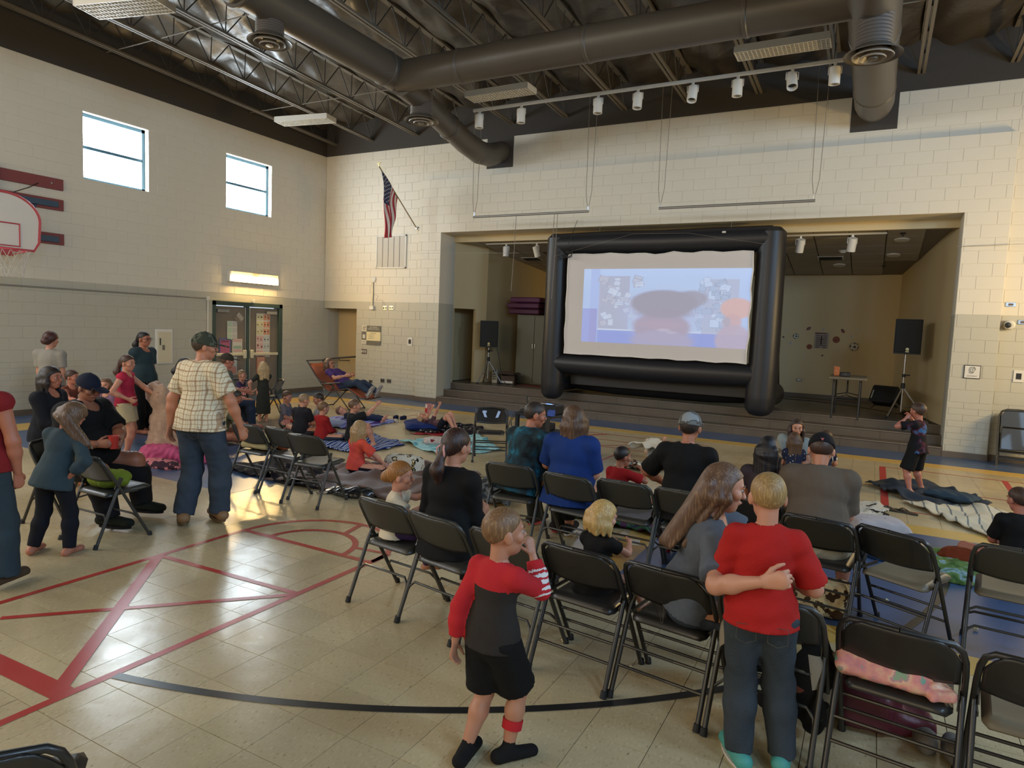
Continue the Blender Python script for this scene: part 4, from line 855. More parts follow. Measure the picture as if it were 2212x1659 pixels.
# tall metal cabinet, purple mats, cartons
q = empty('storage_cabinet', (5.18, 2.55, .45), math.radians(6), label='tall dull green metal cabinet at the window side of the stage', cat='cabinet'); cg = mat('cabinet_green', (.135, .13, .085), .5)
MB().box((0, 0, .86), (.95, 1.5, 1.72), bev=.008).build('body', cg, q)
for s_ in (-1, 1): dd = MB().box((s_ * .235, -.757, .86), (.46, .016, 1.66), bev=.004).build('door', cg, q); MB().box((s_ * .03 + (0 if s_ < 0 else 0), -.775, .95), (.02, .02, .12), bev=.004).build('handle', chrome, dd)
for k, (dx, dz, w_) in enumerate(((.0, .0, .86), (-.03, .145, .90), (.02, .29, .84))):
    z = 2.182 + dz; MB().box((4.98 + dx, 2.3, z + .065), (w_, 1.2, .13), bev=.025).build('folded_mat', mat('mat_purple_%d' % k, ((.075, .012, .045), (.09, .015, .06), (.10, .018, .07))[k], .6, bump=.3, bscale=5), None, label=('purple folded mat at the bottom of the stack on the cabinet', 'purple folded mat in the middle of the stack on the cabinet', 'purple folded mat on top of the stack on the cabinet')[k], cat='mat')
q = empty('carton', (5.55, 2.2, 2.18), .1, label='small brown cardboard box beside the purple mats', cat='box'); MB().box((0, 0, .12), (.22, .3, .24), bev=.004).build('box_body', mat('carton', (.10, .055, .025), .8), q); MB().box((0, 0, .242), (.05, .3, .002)).build('tape', basebrown, q)
q = empty('cardboard_box', (4.85, 1.35, .456), .2, label='open cardboard carton with printed side lying beside the tripod', cat='box'); cbm = mat('carton_dark', (.075, .045, .03), .8)
b = MB(); [b.box(c, d, R=R) for c, d, R in (((0, 0, .01), (.34, .3, .015), None), ((0, .15, .13), (.34, .012, .26), None), ((-.17, 0, .13), (.012, .3, .26), None), ((.17, 0, .13), (.012, .3, .26), None), ((0, -.15, .10), (.34, .012, .2), None), ((.0, -.20, .28), (.33, .13, .01), RX(.5)), ((.21, 0, .26), (.1, .3, .01), RY(.4)))]; b.build('box_body', cbm, q)
MB().box((-.02, -.158, .05), (.3, .004, .05)).build('white_print', whitep, q)
q = empty('speaker_carton', (4.50, 1.32, .456), .05, label='white printed product carton standing beside the open cardboard box', cat='box'); MB().box((0, 0, .17), (.14, .24, .34), bev=.004).build('box_body', mat('carton_white', (.42, .38, .29), .7), q)
b = MB(); [b.box((-.035 + .035 * (k % 3), -.121, .27 - .055 * (k // 3)), (.024, .002, .034)) for k in range(12)]; b.box((0, -.121, .31), (.1, .002, .05)); b.build('product_print', blackp, q)
MB().box((5.7, 1.3, .457), (1.0, .5, .008), bev=.003).build('rug', mat('red_rug', (.16, .03, .02), .9), None, label='dark red cloth lying flat on the stage floor behind the screen edge', cat='cloth')

# ------------------------------------------------------------------ folding chairs
cm = mat('chair_enamel', (.032, .031, .026), .42, spec=.5, coat=.1); cm2 = mat('chair_black', (.016, .0145, .013), .38, spec=.5, coat=.15)
rub = mat('rubber_foot', (.01, .01, .01), .7); seatb = mat('chair_seat_warm_reflection', (.15, .12, .075), .45)  # warm light reflected by the dark seats is put into the seat colour
def chair_proto(kind, enamel, seatm=None):
    q = empty('folding_chair', (0, 0, 0)); W2 = .225
    def plate(name, rows, thick, m):
        nv = len(rows); nu = len(rows[0]); b = MB(); vs = [p for r in rows for p in r]
        b.add(vs, [(j * nu + i, j * nu + i + 1, (j + 1) * nu + i + 1, (j + 1) * nu + i) for j in range(nv - 1) for i in range(nu - 1)])
        o = b.build(name, m, q, True); md = o.modifiers.new('t', 'SOLIDIFY'); md.thickness = thick; md.offset = 0; return o
    def yl(z): return .05 + (.70 - z) * .40 / .70            # the leaning uprights
    # backrest panel
    rows = []
    for j in range(13):
        t = j / 12; z = .495 + .205 * t; row = []
        hw = .205 if kind == 'arch' else .21
        for i in range(17):
            s = -1 + 2 * i / 16
            top = .045 * max(0, abs(s) - .62) ** 2 / .1444 * (1.0 if kind == 'arch' else 1.9) * t ** 2; bot = (.018 * (1 - s * s) - .012) * (1 - t)
            zz = z - top - bot; row.append((s * hw, yl(zz) - .030 * (1 - s * s) - .004, zz))
        rows.append(row)
    plate('backrest', rows, .012, enamel)
    # seat pan
    rows = []
    for j in range(11):
        t = j / 10; row = []
        for i in range(13):
            s = -1 + 2 * i / 12; ed = max(abs(s), abs(2 * t - 1)); hw = .195 - .012 * t
            x = s * hw * (1 - .10 * max(0, abs(2 * t - 1) - .8) / .2 * abs(s)); z = .405 + .02 * t - .014 * max(0, 1 - ed * ed) - (.028 if ed > .99 else 0)
            row.append((x, .115 + .385 * t, z))
        rows.append(row)
    plate('seat', rows, .010, seatm or enamel)
    for sx in (-1, 1):
        pts = [(sx * W2, .45, 0)] + [(sx * W2, yl(z), z) for z in (.05, .3, .55)] + [(sx * W2 * .985, yl(.62), .62), (sx * W2 * .93, yl(.668), .668), (sx * W2 * .80, yl(.69), .693), (0, yl(.70) - .02, .703)]
        lg = MB().tube(pts, .0125, 10).build('front_leg', enamel, q, True); MB().tube([(sx * W2, .447, .03), (sx * W2, .452, 0)], [.016, .018], 10).build('foot_cap', rub, lg, True)
        lg = MB().tube([(sx * (W2 - .004), .20, .46), (sx * (W2 - .002), .16, .38), (sx * W2, 0, 0)], .0125, 10).build('rear_leg', enamel, q, True); MB().tube([(sx * W2, .008, .035), (sx * W2, -.002, 0)], [.016, .018], 10).build('foot_cap', rub, lg, True)
        b = MB(); b.box((sx * (W2 - .016), .20, .475), (.006, .035, .10), R=RX(-.45)); b.box((sx * (W2 - .016), .26, .40), (.006, .20, .02)); b.build('hinge_bracket', enamel, q)
    def y_rear(z): return .0 + z * .42
    def arch(z, yf, up):
        W3 = W2; pts = [(-W3, yf(z - up), z - up), (-W3 + .012, yf(z - up * .4), z - up * .4), (-W3 + .045, yf(z), z), (W3 - .045, yf(z), z), (W3 - .012, yf(z - up * .4), z - up * .4), (W3, yf(z - up), z - up)]
        return MB().tube(pts, .008, 8)
    if kind == 'arch': arch(.24, y_rear, .08).build('brace', enamel, q, True); arch(.20, yl, .07).build('brace', enamel, q, True)
    elif kind == 'arch2': arch(.20, y_rear, .06).build('brace', enamel, q, True); arch(.30, y_rear, .05).build('brace', enamel, q, True); arch(.20, yl, .05).build('brace', enamel, q, True)
    else:
        for z in (.15,): MB().tube([(-W2, y_rear(z), z), (W2, y_rear(z), z)], .008, 8).build('brace', enamel, q, True)
        MB().tube([(-W2, y_rear(.24), .24), (W2, y_rear(.24), .24)], .008, 8).build('brace', enamel, q, True)
        for z in (.16, .25): MB().tube([(-W2, yl(z), z), (W2, yl(z), z)], .008, 8).build('brace', enamel, q, True)
    return q
protos = {k: chair_proto(*v) for k, v in dict(arch=('arch', cm), arch2=('arch2', cm, seatb), bars=('bars', cm2), tan=('bars', cm2, seatb)).items()}
def place_chair(kind, x, y, deg, tx, grp, first=set()):
    o = protos[kind] if kind not in first else copy_tree(protos[kind]); first.add(kind)
    o.location = (x, y, 0); o.rotation_euler = (0, 0, math.radians(deg)); tag(o, tx, 'chair', grp); return o
G1, G2, G3 = 'folding chairs in the near row', 'folding chairs in the middle rows', 'folding chairs on the window side'
# location = point midway between the rear feet; deg = facing, 0 looks at the stage
CH_ = [('arch', 10.02, -9.90, -7, 'dark metal folding chair holding the ginger toddler, first of the near row', G1),
 ('arch', 10.47, -9.98, -10, 'dark metal folding chair under the ponytail woman', G1),
 ('arch', 10.95, -10.03, -8, 'dark metal folding chair right behind the boy in red and black', G1),
 ('bars', 11.41, -10.03, -7, 'black metal folding chair with straight double bars under the blond toddler in black', G1),
 ('bars', 11.88, -10.06, -8, 'black metal folding chair under the woman hugging the boy in red', G1),
 ('arch', 12.36, -10.13, -7, 'black folding chair behind the blond boy, draped with a dark patterned blanket', G1),
 ('bars', 12.86, -10.18, -7, 'black folding chair carrying the pink fleece blanket', G1),
 ('tan', 13.35, -10.22, -4, 'black folding chair at the near row end by the frame edge, seat empty', G1),
 ('arch', 10.11, -8.36, 4, 'dark folding chair under the man in the teal tie-dye shirt', G2),
 ('arch', 10.65, -8.44, -7, 'dark folding chair under the woman in the royal blue shirt', G2),
 ('arch', 11.10, -8.38, -3, 'empty dark folding chair behind the boy in the red shirt', G2),
 ('arch', 11.55, -8.38, -5, 'dark folding chair under the man in the black shirt and grey cap', G2),
 ('bars', 12.0, -8.30, -8, 'black folding chair mostly hidden behind the blond boy, seat empty', G2),
 ('bars', 12.45, -8.58, -9, 'black folding chair under the man in the taupe shirt and pale shorts', G2),
 ('tan', 12.84, -8.62, -27, 'empty black folding chair with a seat browned by warm reflection beside the taupe-shirt man', G2),
 ('arch2', 13.50, -8.58, -6, 'empty dark folding chair with two arched braces before the boy in black', G2),
 ('arch', 7.86, -8.43, 5, 'empty grey folding chair nearest the girl in coral', G3),
 ('arch', 7.36, -8.30, -3, 'empty folding chair in the middle between two others behind the sitting boys', G3),
 ('arch', 6.92, -8.34, 0, 'folding chair holding a folded cream cloth behind the plaid-shirt man', G3),
 ('arch', 7.33, -10.21, 2, 'folding chair with a green jacket next to the heavy man in black', G3),
 ('arch', 6.36, -9.95, -72, 'folding chair under the heavy man in black', G3)]
for c in CH_: place_chair(*c)
q = place_chair('bars', 7.62, -3.9, 0, 'black folding chair facing the camera by the projector cart, pale marks on back', 'folding chairs near the stage')
q.location = (8.03, -5.0, 0); q.rotation_euler = (0, 0, math.radians(208))
b = MB(); b.box((-.085, .098, .60), (.035, .004, .135), R=RY(-.35)); b.box((.09, .098, .60), (.035, .004, .135), R=RY(.35)); b.box((.10, .072, .645), (.06, .004, .03), R=RY(.1)); s_ = b.build('pale_sticker', mat('sticker_blue', (.45, .58, .85), .5), q)
q = place_chair('bars', 2.6, -4.75, 200, 'black folding chair turned sideways in front of the double door, with a bag on it', 'chairs by the door')
q = place_chair('bars', 3.1, -4.2, 150, 'folding chair seen from the front between the door and the girl in the dark dress', 'chairs by the door')
# the chair whose back just enters the frame at the bottom
q = place_chair('bars', 10.6, -13.2, 0, 'black folding chair whose back corner just enters the lower frame edge', 'chairs nearest the camera'); q.location = (10.81, -12.40, 0); q.rotation_euler = (0, 0, math.radians(49))
# folded chairs leaning on the wall
for k in range(3):
    o = empty('leaning_chair', (14.72 + .02 * k, -.50 + .10 * k, 0), 0, label='dark folded chair leaning on the wall by the stage, %s of the stack' % ('outermost', 'middle', 'innermost')[k], cat='chair', group='folded chairs leaning on the wall'); o.rotation_euler = (math.radians(-11), 0, 0)
    MB().prism([(-.2, 0), (.2, 0), (.2, .17), (.17, .22), (.12, .24), (-.12, .24), (-.17, .22), (-.2, .17)], (0, 0, .62), (1, 0, 0), (0, 0, 1), (0, .015, 0)).build('backrest', cm, o)
    MB().box((0, .0, .43), (.38, .025, .34), bev=.04).build('seat', cm, o)
    for sx in (-1, 1):
        MB().tube([(sx * .225, 0, 0), (sx * .225, 0, .78), (sx * .20, 0, .85), (sx * .14, 0, .875), (0, 0, .88)], .012, 8).build('front_leg', cm, o, True); MB().tube([(sx * .212, .03, .0), (sx * .212, .03, .5)], .012, 8).build('rear_leg', cm, o, True)
    for z in (.12, .22): MB().tube([(-.22, 0, z - .04), (-.20, 0, z), (.20, 0, z), (.22, 0, z - .04)], .008, 8).build('brace', cm, o, True)
# reclining lounge chair
q = empty('recliner_chair', (2.85, -2.45, 0), math.radians(-84), label='orange folding zero-gravity recliner by the corner opening', cat='recliner')
og = mat('recliner_orange', (.38, .085, .03), .7, bump=.3, bscale=40); tb_ = mat('recliner_frame', (.035, .03, .027), .4)
def sling(pts, w, name):
    b = MB(); rows = len(pts); vs = []
    for p in pts:
        for i in range(7):
            s = -1 + i / 3; vs.append((s * w, p[0], p[1] - .012 * (1 - s * s)))
    b.add(vs, [(j * 7 + i, j * 7 + i + 1, (j + 1) * 7 + i + 1, (j + 1) * 7 + i) for j in range(rows - 1) for i in range(6)]); o = b.build(name, og, q, True); md = o.modifiers.new('t', 'SOLIDIFY'); md.thickness = .012
sling([(-.62, .92), (-.45, .70), (-.30, .52), (-.18, .42), (-.05, .36)], .23, 'back_sling'); sling([(-.05, .36), (.1, .40), (.25, .44), (.36, .46), (.5, .40), (.68, .30), (.80, .26)], .23, 'seat_sling')
for sx in (-1, 1):
    MB().tube([(sx * .25, -.66, .97), (sx * .25, -.45, .69), (sx * .25, -.18, .40), (sx * .25, -.06, .34), (sx * .25, .25, .42), (sx * .25, .37, .455), (sx * .25, .68, .28), (sx * .25, .84, .27)], .014, 8).build('side_rail', tb_, q, True)
    MB().tube([(sx * .27, -.38, .0), (sx * .27, -.05, .33), (sx * .27, .05, .5)], .013, 8).build('leg', tb_, q, True); MB().tube([(sx * .27, .45, 0), (sx * .27, .0, .5), (sx * .27, -.35, .58)], .013, 8).build('leg', tb_, q, True)
    MB().box((sx * .30, .0, .535), (.06, .50, .03), R=RX(.12), bev=.012).build('armrest', blackp, q)
for y, z in ((-.38, .02), (.45, .02), (.84, .27), (-.66, .97)): MB().tube([(-.27, y, z), (.27, y, z)], .012, 8).build('cross_tube', tb_, q, True)

# ------------------------------------------------------------------ projector cart
q = empty('projector_cart', (8.465, -4.31, 0), math.radians(-12), label='black plastic rolling cart carrying the projector', cat='cart')
for z, t in ((.58, .04), (.34, .04), (.10, .04)): MB().box((0, 0, z), (.62, .46, t), bev=.01).build('shelf', mat('cart_black', (.018, .018, .018), .45), q)
for sx in (-1, 1):
    for sy in (-1, 1): MB().box((sx * .28, sy * .20, .32), (.055, .055, .52), bev=.008).build('post', mat('cart_black', (.018, .018, .018), .45), q); MB().tube([(sx * .28 - .015, sy * .20, .035), (sx * .28 + .015, sy * .20, .035)], .035, 14).build('caster', rub, q, True)
MB().box((.12, -.235, .575), (.18, .004, .035)).build('yellow_label', mat('label_yellow', (.62, .42, .04), .5), q)
p_ = empty('projector', (8.60, -4.30, .60), math.radians(-8), label='black projector with a lit blue strip on the rolling cart', cat='projector')
MB().box((0, 0, .075), (.34, .26, .15), bev=.02).build('body', mat('projector_black', (.015, .015, .016), .35), p_); MB().box((-.02, -.10, .152), (.28, .05, .006), bev=.002).build('top_strip', mat('strip_silver', (.6, .58, .5), .3), p_)
MB().box((.05, -.10, .156), (.09, .03, .003)).build('status_light', mat('blue_light', (.1, .2, 1), .3, emit=(.08, .2, 1), es=6), p_); MB().tube([(.1, .12, .08), (.1, .155, .08)], .035, 16).build('lens', mat('projector_lens', (.1, .1, .15), .1), p_, True)
l_ = empty('laptop', (8.33, -4.22, .60), math.radians(35), label='open black laptop standing behind the projector with a white sticker', cat='laptop')
MB().box((0, 0, .012), (.34, .24, .022), bev=.004).build('keyboard_base', blackp, l_); MB().box((0, .13, .13), (.34, .012, .23), R=RX(-.1), bev=.003).build('lid', blackp, l_); MB().box((-.12, .112, .20), (.04, .003, .035), R=RX(-.1)).build('sticker', whitep, l_)
l_.rotation_euler = (0, 0, math.radians(120))
MB().box((8.72, -4.50, .64), (.10, .14, .08), R=RZ(.3), bev=.006).build('snack_box', mat('box_blue', (.04, .09, .35), .5, noise=.6, nscale=20), None, label='small blue snack box at the edge of the cart', cat='box')
MB().box((8.27, -4.40, .624), (.16, .14, .045), bev=.008).build('media_player', blackp, None, label='flat black player on the cart beside the laptop', cat='device')
for k, (a, b_, c, tx) in enumerate((((8.13, -4.50, .62), (8.0, -4.62, .30), (8.12, -4.55, .01), 'black cable drooping from the cart corner to the floor'), ((8.20, -4.50, .62), (8.05, -4.66, .42), (8.18, -4.52, .36), 'short black cable looping between the two upper cart shelves'), ((8.50, -4.46, .72), (8.66, -4.64, .66), (8.62, -4.58, .42), 'black cable curling down in front of the projector'), ((8.35, -4.52, .36), (8.45, -4.66, .22), (8.40, -4.56, .12), 'black cable hanging from the middle cart shelf'))):
    a, b_, c = map(Vector, (a, b_, c)); MB().tube([a.lerp(b_, t).lerp(b_.lerp(c, t), t) for t in [i / 8 for i in range(9)]], .006, 5).build('cart_cable', blackp, None, True, label=tx, cat='cable')
MB().box((8.50, -4.30, .411), (.3, .24, .10), bev=.01).build('amplifier', blackp, None, label='black amplifier box on the middle shelf of the cart', cat='device')
# ------------------------------------------------------------------ bodies: smooth blended volumes meshed by surface nets
def nrm(v): v = np.asarray(v, float); return v / max(np.linalg.norm(v), 1e-9)
def dv(az, el=0):
    a, e = math.radians(az), math.radians(el); return np.array([math.sin(a) * math.cos(e), math.cos(a) * math.cos(e), math.sin(e)])
def cone(a, b, ra, rb, flat=None, fs=1, clips=None): return dict(t='c', a=np.asarray(a, float), b=np.asarray(b, float), ra=ra, rb=rb, flat=flat, fs=fs, clips=clips)
def ell(c, R, r, clips=None): return dict(t='e', c=np.asarray(c, float), R=np.asarray(R, float), r=np.asarray(r, float), clips=clips)
def rbox(c, h, rz=0, rr=.02, tilt=0): return dict(t='b', c=np.asarray(c, float), R=np.asarray(Matrix.Rotation(rz, 3, 'Z') @ Matrix.Rotation(tilt, 3, 'X')), r=np.asarray(h, float), rr=rr, clips=None)
def bounds(p, m=0):
    if p['t'] == 'c':
        r = max(p['ra'], p['rb']); lo = np.minimum(p['a'], p['b']) - r; hi = np.maximum(p['a'], p['b']) + r
    else:
        e = np.sqrt(((p['R'] * p['r']) ** 2).sum(1)) if p['t'] == 'e' else np.abs(p['R'] * p['r']).sum(1); lo, hi = p['c'] - e, p['c'] + e
    return lo - m, hi + m
def pdist(p, X):
    if p['t'] == 'c':
        ab = p['b'] - p['a']; L2 = max(ab @ ab, 1e-12); t = np.clip(((X - p['a']) @ ab) / L2, 0, 1); v = X - p['a'] - t[..., None] * ab
        if p['flat'] is not None: d = (v @ p['flat']); v = v + (d * (1 / p['fs'] - 1))[..., None] * p['flat']
        return np.sqrt((v ** 2).sum(-1)) - (p['ra'] + (p['rb'] - p['ra']) * t)
    if p['t'] == 'b':
        q = np.abs((X - p['c']) @ p['R']) - (p['r'] - p['rr']); return np.sqrt((np.maximum(q, 0) ** 2).sum(-1)) + np.minimum(q.max(-1), 0) - p['rr']
    q = ((X - p['c']) @ p['R']) / p['r']; n = np.sqrt((q ** 2).sum(-1)); return (n - 1) * p['r'].min() * (1 + .6 * (p['r'].mean() / p['r'].min() - 1))
def field(prims, g, k=.03, subs=(), cuts=(), wr=None, wseed=0):
    prims = [p for p in prims if p]; lo = np.min([bounds(p)[0] for p in prims], 0) - 2 * g; hi = np.max([bounds(p)[1] for p in prims], 0) + 2 * g
    n = np.ceil((hi - lo) / g).astype(int) + 1; F = np.full(n, 1.0); ax = [lo[i] + g * np.arange(n[i]) for i in range(3)]
    def sub(p, m):
        a, b = bounds(p, m); i0 = np.clip(((a - lo) / g).astype(int), 0, n - 1); i1 = np.clip(((b - lo) / g).astype(int) + 2, 1, n); sl = tuple(slice(i0[i], i1[i]) for i in range(3))
        X = np.stack(np.meshgrid(*[ax[i][sl[i]] for i in range(3)], indexing='ij'), -1); return sl, X
    for p in prims:
        sl, X = sub(p, k + 1.5 * g)
        if X.size == 0: continue
        d = pdist(p, X)
        for pt, nn in (p['clips'] or ()): d = np.maximum(d, (X - pt) @ nn)
        o = F[sl]; h = np.clip(.5 + .5 * (o - d) / k, 0, 1); F[sl] = o * (1 - h) + d * h - k * h * (1 - h)
    if wr:
        X = np.stack(np.meshgrid(*ax, indexing='ij'), -1); r_ = np.random.default_rng(wseed); W_ = 0
        for fq, am in ((20, .45), (42, .35), (80, .28)):
            d1, d2 = nrm(r_.normal(size=3)), nrm(r_.normal(size=3)); W_ = W_ + am * np.sin((X @ d1) * fq + 1.8 * np.sin((X @ d2) * fq * .6 + r_.uniform(0, 6)))
        F = F + wr * W_
    for p in subs:
        sl, X = sub(p, 3 * g)
        if X.size: F[sl] = np.maximum(F[sl], -pdist(p, X))
    for c in cuts:
        X = np.stack(np.meshgrid(*ax, indexing='ij'), -1); F = np.maximum(F, (X - c[0]) @ c[1])
    return F, lo
def nets(F, lo, g):
    """surface nets: one vertex per mixed cell, one quad per crossed edge"""
    s = F < 0; c = sum(s[i:s.shape[0] - 1 + i, j:s.shape[1] - 1 + j, k:s.shape[2] - 1 + k].astype(np.int8) for i in (0, 1) for j in (0, 1) for k in (0, 1))
    act = (c > 0) & (c < 8); idx = np.full(act.shape, -1); I = np.argwhere(act)
    if len(I) == 0: return np.zeros((0, 3)), np.zeros((0, 4), int)
    idx[act] = np.arange(len(I)); acc = np.zeros((len(I), 3)); cnt = np.zeros(len(I))
    for a in range(3):
        b, c_ = (a + 1) % 3, (a + 2) % 3
        for ob in (0, 1):
            for oc in (0, 1):
                o0 = np.zeros(3, int); o0[b] = ob; o0[c_] = oc; o1 = o0.copy(); o1[a] = 1
                f0 = F[tuple((I + o0).T)]; f1 = F[tuple((I + o1).T)]; m = (f0 < 0) != (f1 < 0); t = np.where(m, f0 / np.where(m, f0 - f1, 1), 0)
                p = o0[None] + t[:, None] * (o1 - o0)[None]; acc += p * m[:, None]; cnt += m
    V = lo + g * (I + acc / cnt[:, None]); Q = []
    for a in range(3):
        b, c_ = (a + 1) % 3, (a + 2) % 3; s0 = [slice(1, -1)] * 3; s0[a] = slice(0, -1); s1 = list(s0); s1[a] = slice(1, None)
        A, B = s[tuple(s0)], s[tuple(s1)]; E_ = np.argwhere(A != B)
        if not len(E_): continue
        off = np.ones(3, int); off[a] = 0; P_ = E_ + off; sg = A[tuple(E_.T)]
        def cell(db, dc): q = P_.copy(); q[:, b] -= db; q[:, c_] -= dc; return idx[tuple(q.T)]
        q = np.stack([cell(1, 1), cell(0, 1), cell(0, 0), cell(1, 0)], 1); q[~sg] = q[~sg][:, ::-1]; Q.append(q)
    Q = np.concatenate(Q) if Q else np.zeros((0, 4), int); Q = Q[(Q >= 0).all(1)]; return V, Q
def vol(prims, g, **kw): F, lo = field(prims, g, **kw); return nets(F, lo, g)
def npmesh(name, parts, mats, matfn=None):
    V = np.concatenate([p[0] for p in parts]); off = np.cumsum([0] + [len(p[0]) for p in parts[:-1]]); Q = np.concatenate([p[1] + o for p, o in zip(parts, off)])
    me = bpy.data.meshes.new(name); me.vertices.add(len(V)); me.vertices.foreach_set('co', V.astype(np.float32).ravel()); me.loops.add(len(Q) * 4); me.loops.foreach_set('vertex_index', Q.astype(np.int32).ravel())
    me.polygons.add(len(Q)); me.polygons.foreach_set('loop_start', np.arange(len(Q), dtype=np.int32) * 4); me.polygons.foreach_set('use_smooth', np.ones(len(Q), bool))
    for m in (mats if isinstance(mats, (list, tuple)) else [mats]): me.materials.append(m)
    if matfn is not None: me.polygons.foreach_set('material_index', matfn(V[Q].mean(1)).astype(np.int32))
    me.update(); me.validate(); return me
def vobj(name, parts, mats, parent=None, matfn=None, **kw):
    o = bpy.data.objects.new(name, npmesh(name, parts, mats, matfn)); COL.objects.link(o); o.parent = parent; tag(o, **kw); return o

SKIN = {}
def skin(c='#B98268'):
    if c not in SKIN:
        m = mat('skin_' + c[1:], c, .5, noise=.08, nscale=9); m.node_tree.nodes['Principled BSDF'].inputs['Subsurface Weight'].default_value = .06; m.node_tree.nodes['Principled BSDF'].inputs['Subsurface Radius'].default_value = (.02, .008, .004); SKIN[c] = m
    return SKIN[c]
def hairmat(c, c2=None):
    n = 'hair_' + c[1:]
    if n in MATS: return MATS[n]
    a = lin(c); b2 = lin(c2) if c2 else tuple(min(1, x * 1.7) for x in a); m = bpy.data.materials.new(n); m.use_nodes = True; nt = m.node_tree; N = nt.nodes; L = nt.links; b = N['Principled BSDF']
    tc = N.new('ShaderNodeTexCoord'); mp = N.new('ShaderNodeMapping'); mp.inputs['Scale'].default_value = (70, 70, 6); t = N.new('ShaderNodeTexNoise'); t.inputs['Scale'].default_value = 2.2; t.inputs['Detail'].default_value = 4
    L.new(tc.outputs['Object'], mp.inputs[0]); L.new(mp.outputs[0], t.inputs['Vector']); r = ramp(nt, [(.25, tuple(x * .8 for x in a)), (.5, a), (.85, b2)]); L.new(t.outputs['Fac'], r.inputs[0]); L.new(r.outputs[0], b.inputs['Base Color'])
    b.inputs['Roughness'].default_value = .48; bp = N.new('ShaderNodeBump'); bp.inputs['Strength'].default_value = .3; bp.inputs['Distance'].default_value = .01; L.new(t.outputs['Fac'], bp.inputs['Height']); L.new(bp.outputs['Normal'], b.inputs['Normal']); MATS[n] = m; return m
def cloth(c, n=.12, ns=10): return mat('cloth_' + c[1:], c, .85, noise=n, nscale=ns, bump=.25, bscale=140, spec=.25)
def denim(c='#33445A'): return mat('denim_' + c[1:], c, .8, noise=.35, nscale=7, bump=.3, bscale=120, spec=.25)
def rot(fwd, up):
    f = nrm(fwd); r = nrm(np.cross(f, up)); u = np.cross(r, f); return np.stack([r, f, u], 1)      # columns: right, forward, up
def hand(wr, d, palm, s, side, curl=.5, g=.0045, thumb=1.0):
    """palm and five separate bent fingers; d = pointing direction, palm = palm normal, s = hand length"""
    d = nrm(d); pn = nrm(palm - (palm @ d) * d); x = np.cross(d, pn) * side; P_ = []         # x points to the thumb side
    base = wr + d * s * .06; mid = wr + d * s * .47
    P_.append(cone(base, mid, s * .17, s * .225, pn, .45)); P_.append(cone(wr - d * s * .12, base, s * .135, s * .15, pn, .75))
    for i, (off, ln, rr) in enumerate(((.165, .40, .050), (.058, .45, .052), (-.052, .42, .050), (-.155, .33, .044))):
        p = mid + x * off * s - d * s * .03; a = curl * .45; r_ = s * rr
        for seg, fr in enumerate((.44, .31, .25)):
            a += curl * (.35, .75, .6)[seg]; q = p + (d * math.cos(a) + pn * math.sin(a) + x * off * .25) * ln * s * fr
            P_.append(cone(p, q, r_ * (1 - .08 * seg), r_ * (.94 - .08 * seg))); p = q
    p = wr + d * s * .12 + x * s * .13 + pn * s * .02
    for seg, (ln, aa) in enumerate(((.20, .75), (.17, .45), (.14, .2))):
        q = p + nrm(d * math.cos(aa) + x * math.sin(aa) * thumb + pn * (.35 + .3 * curl * seg)) * ln * s; P_.append(cone(p, q, s * (.07 - .01 * seg), s * (.062 - .01 * seg))); p = q
    return vol(P_, g, k=s * .035)
PEOPLE = []
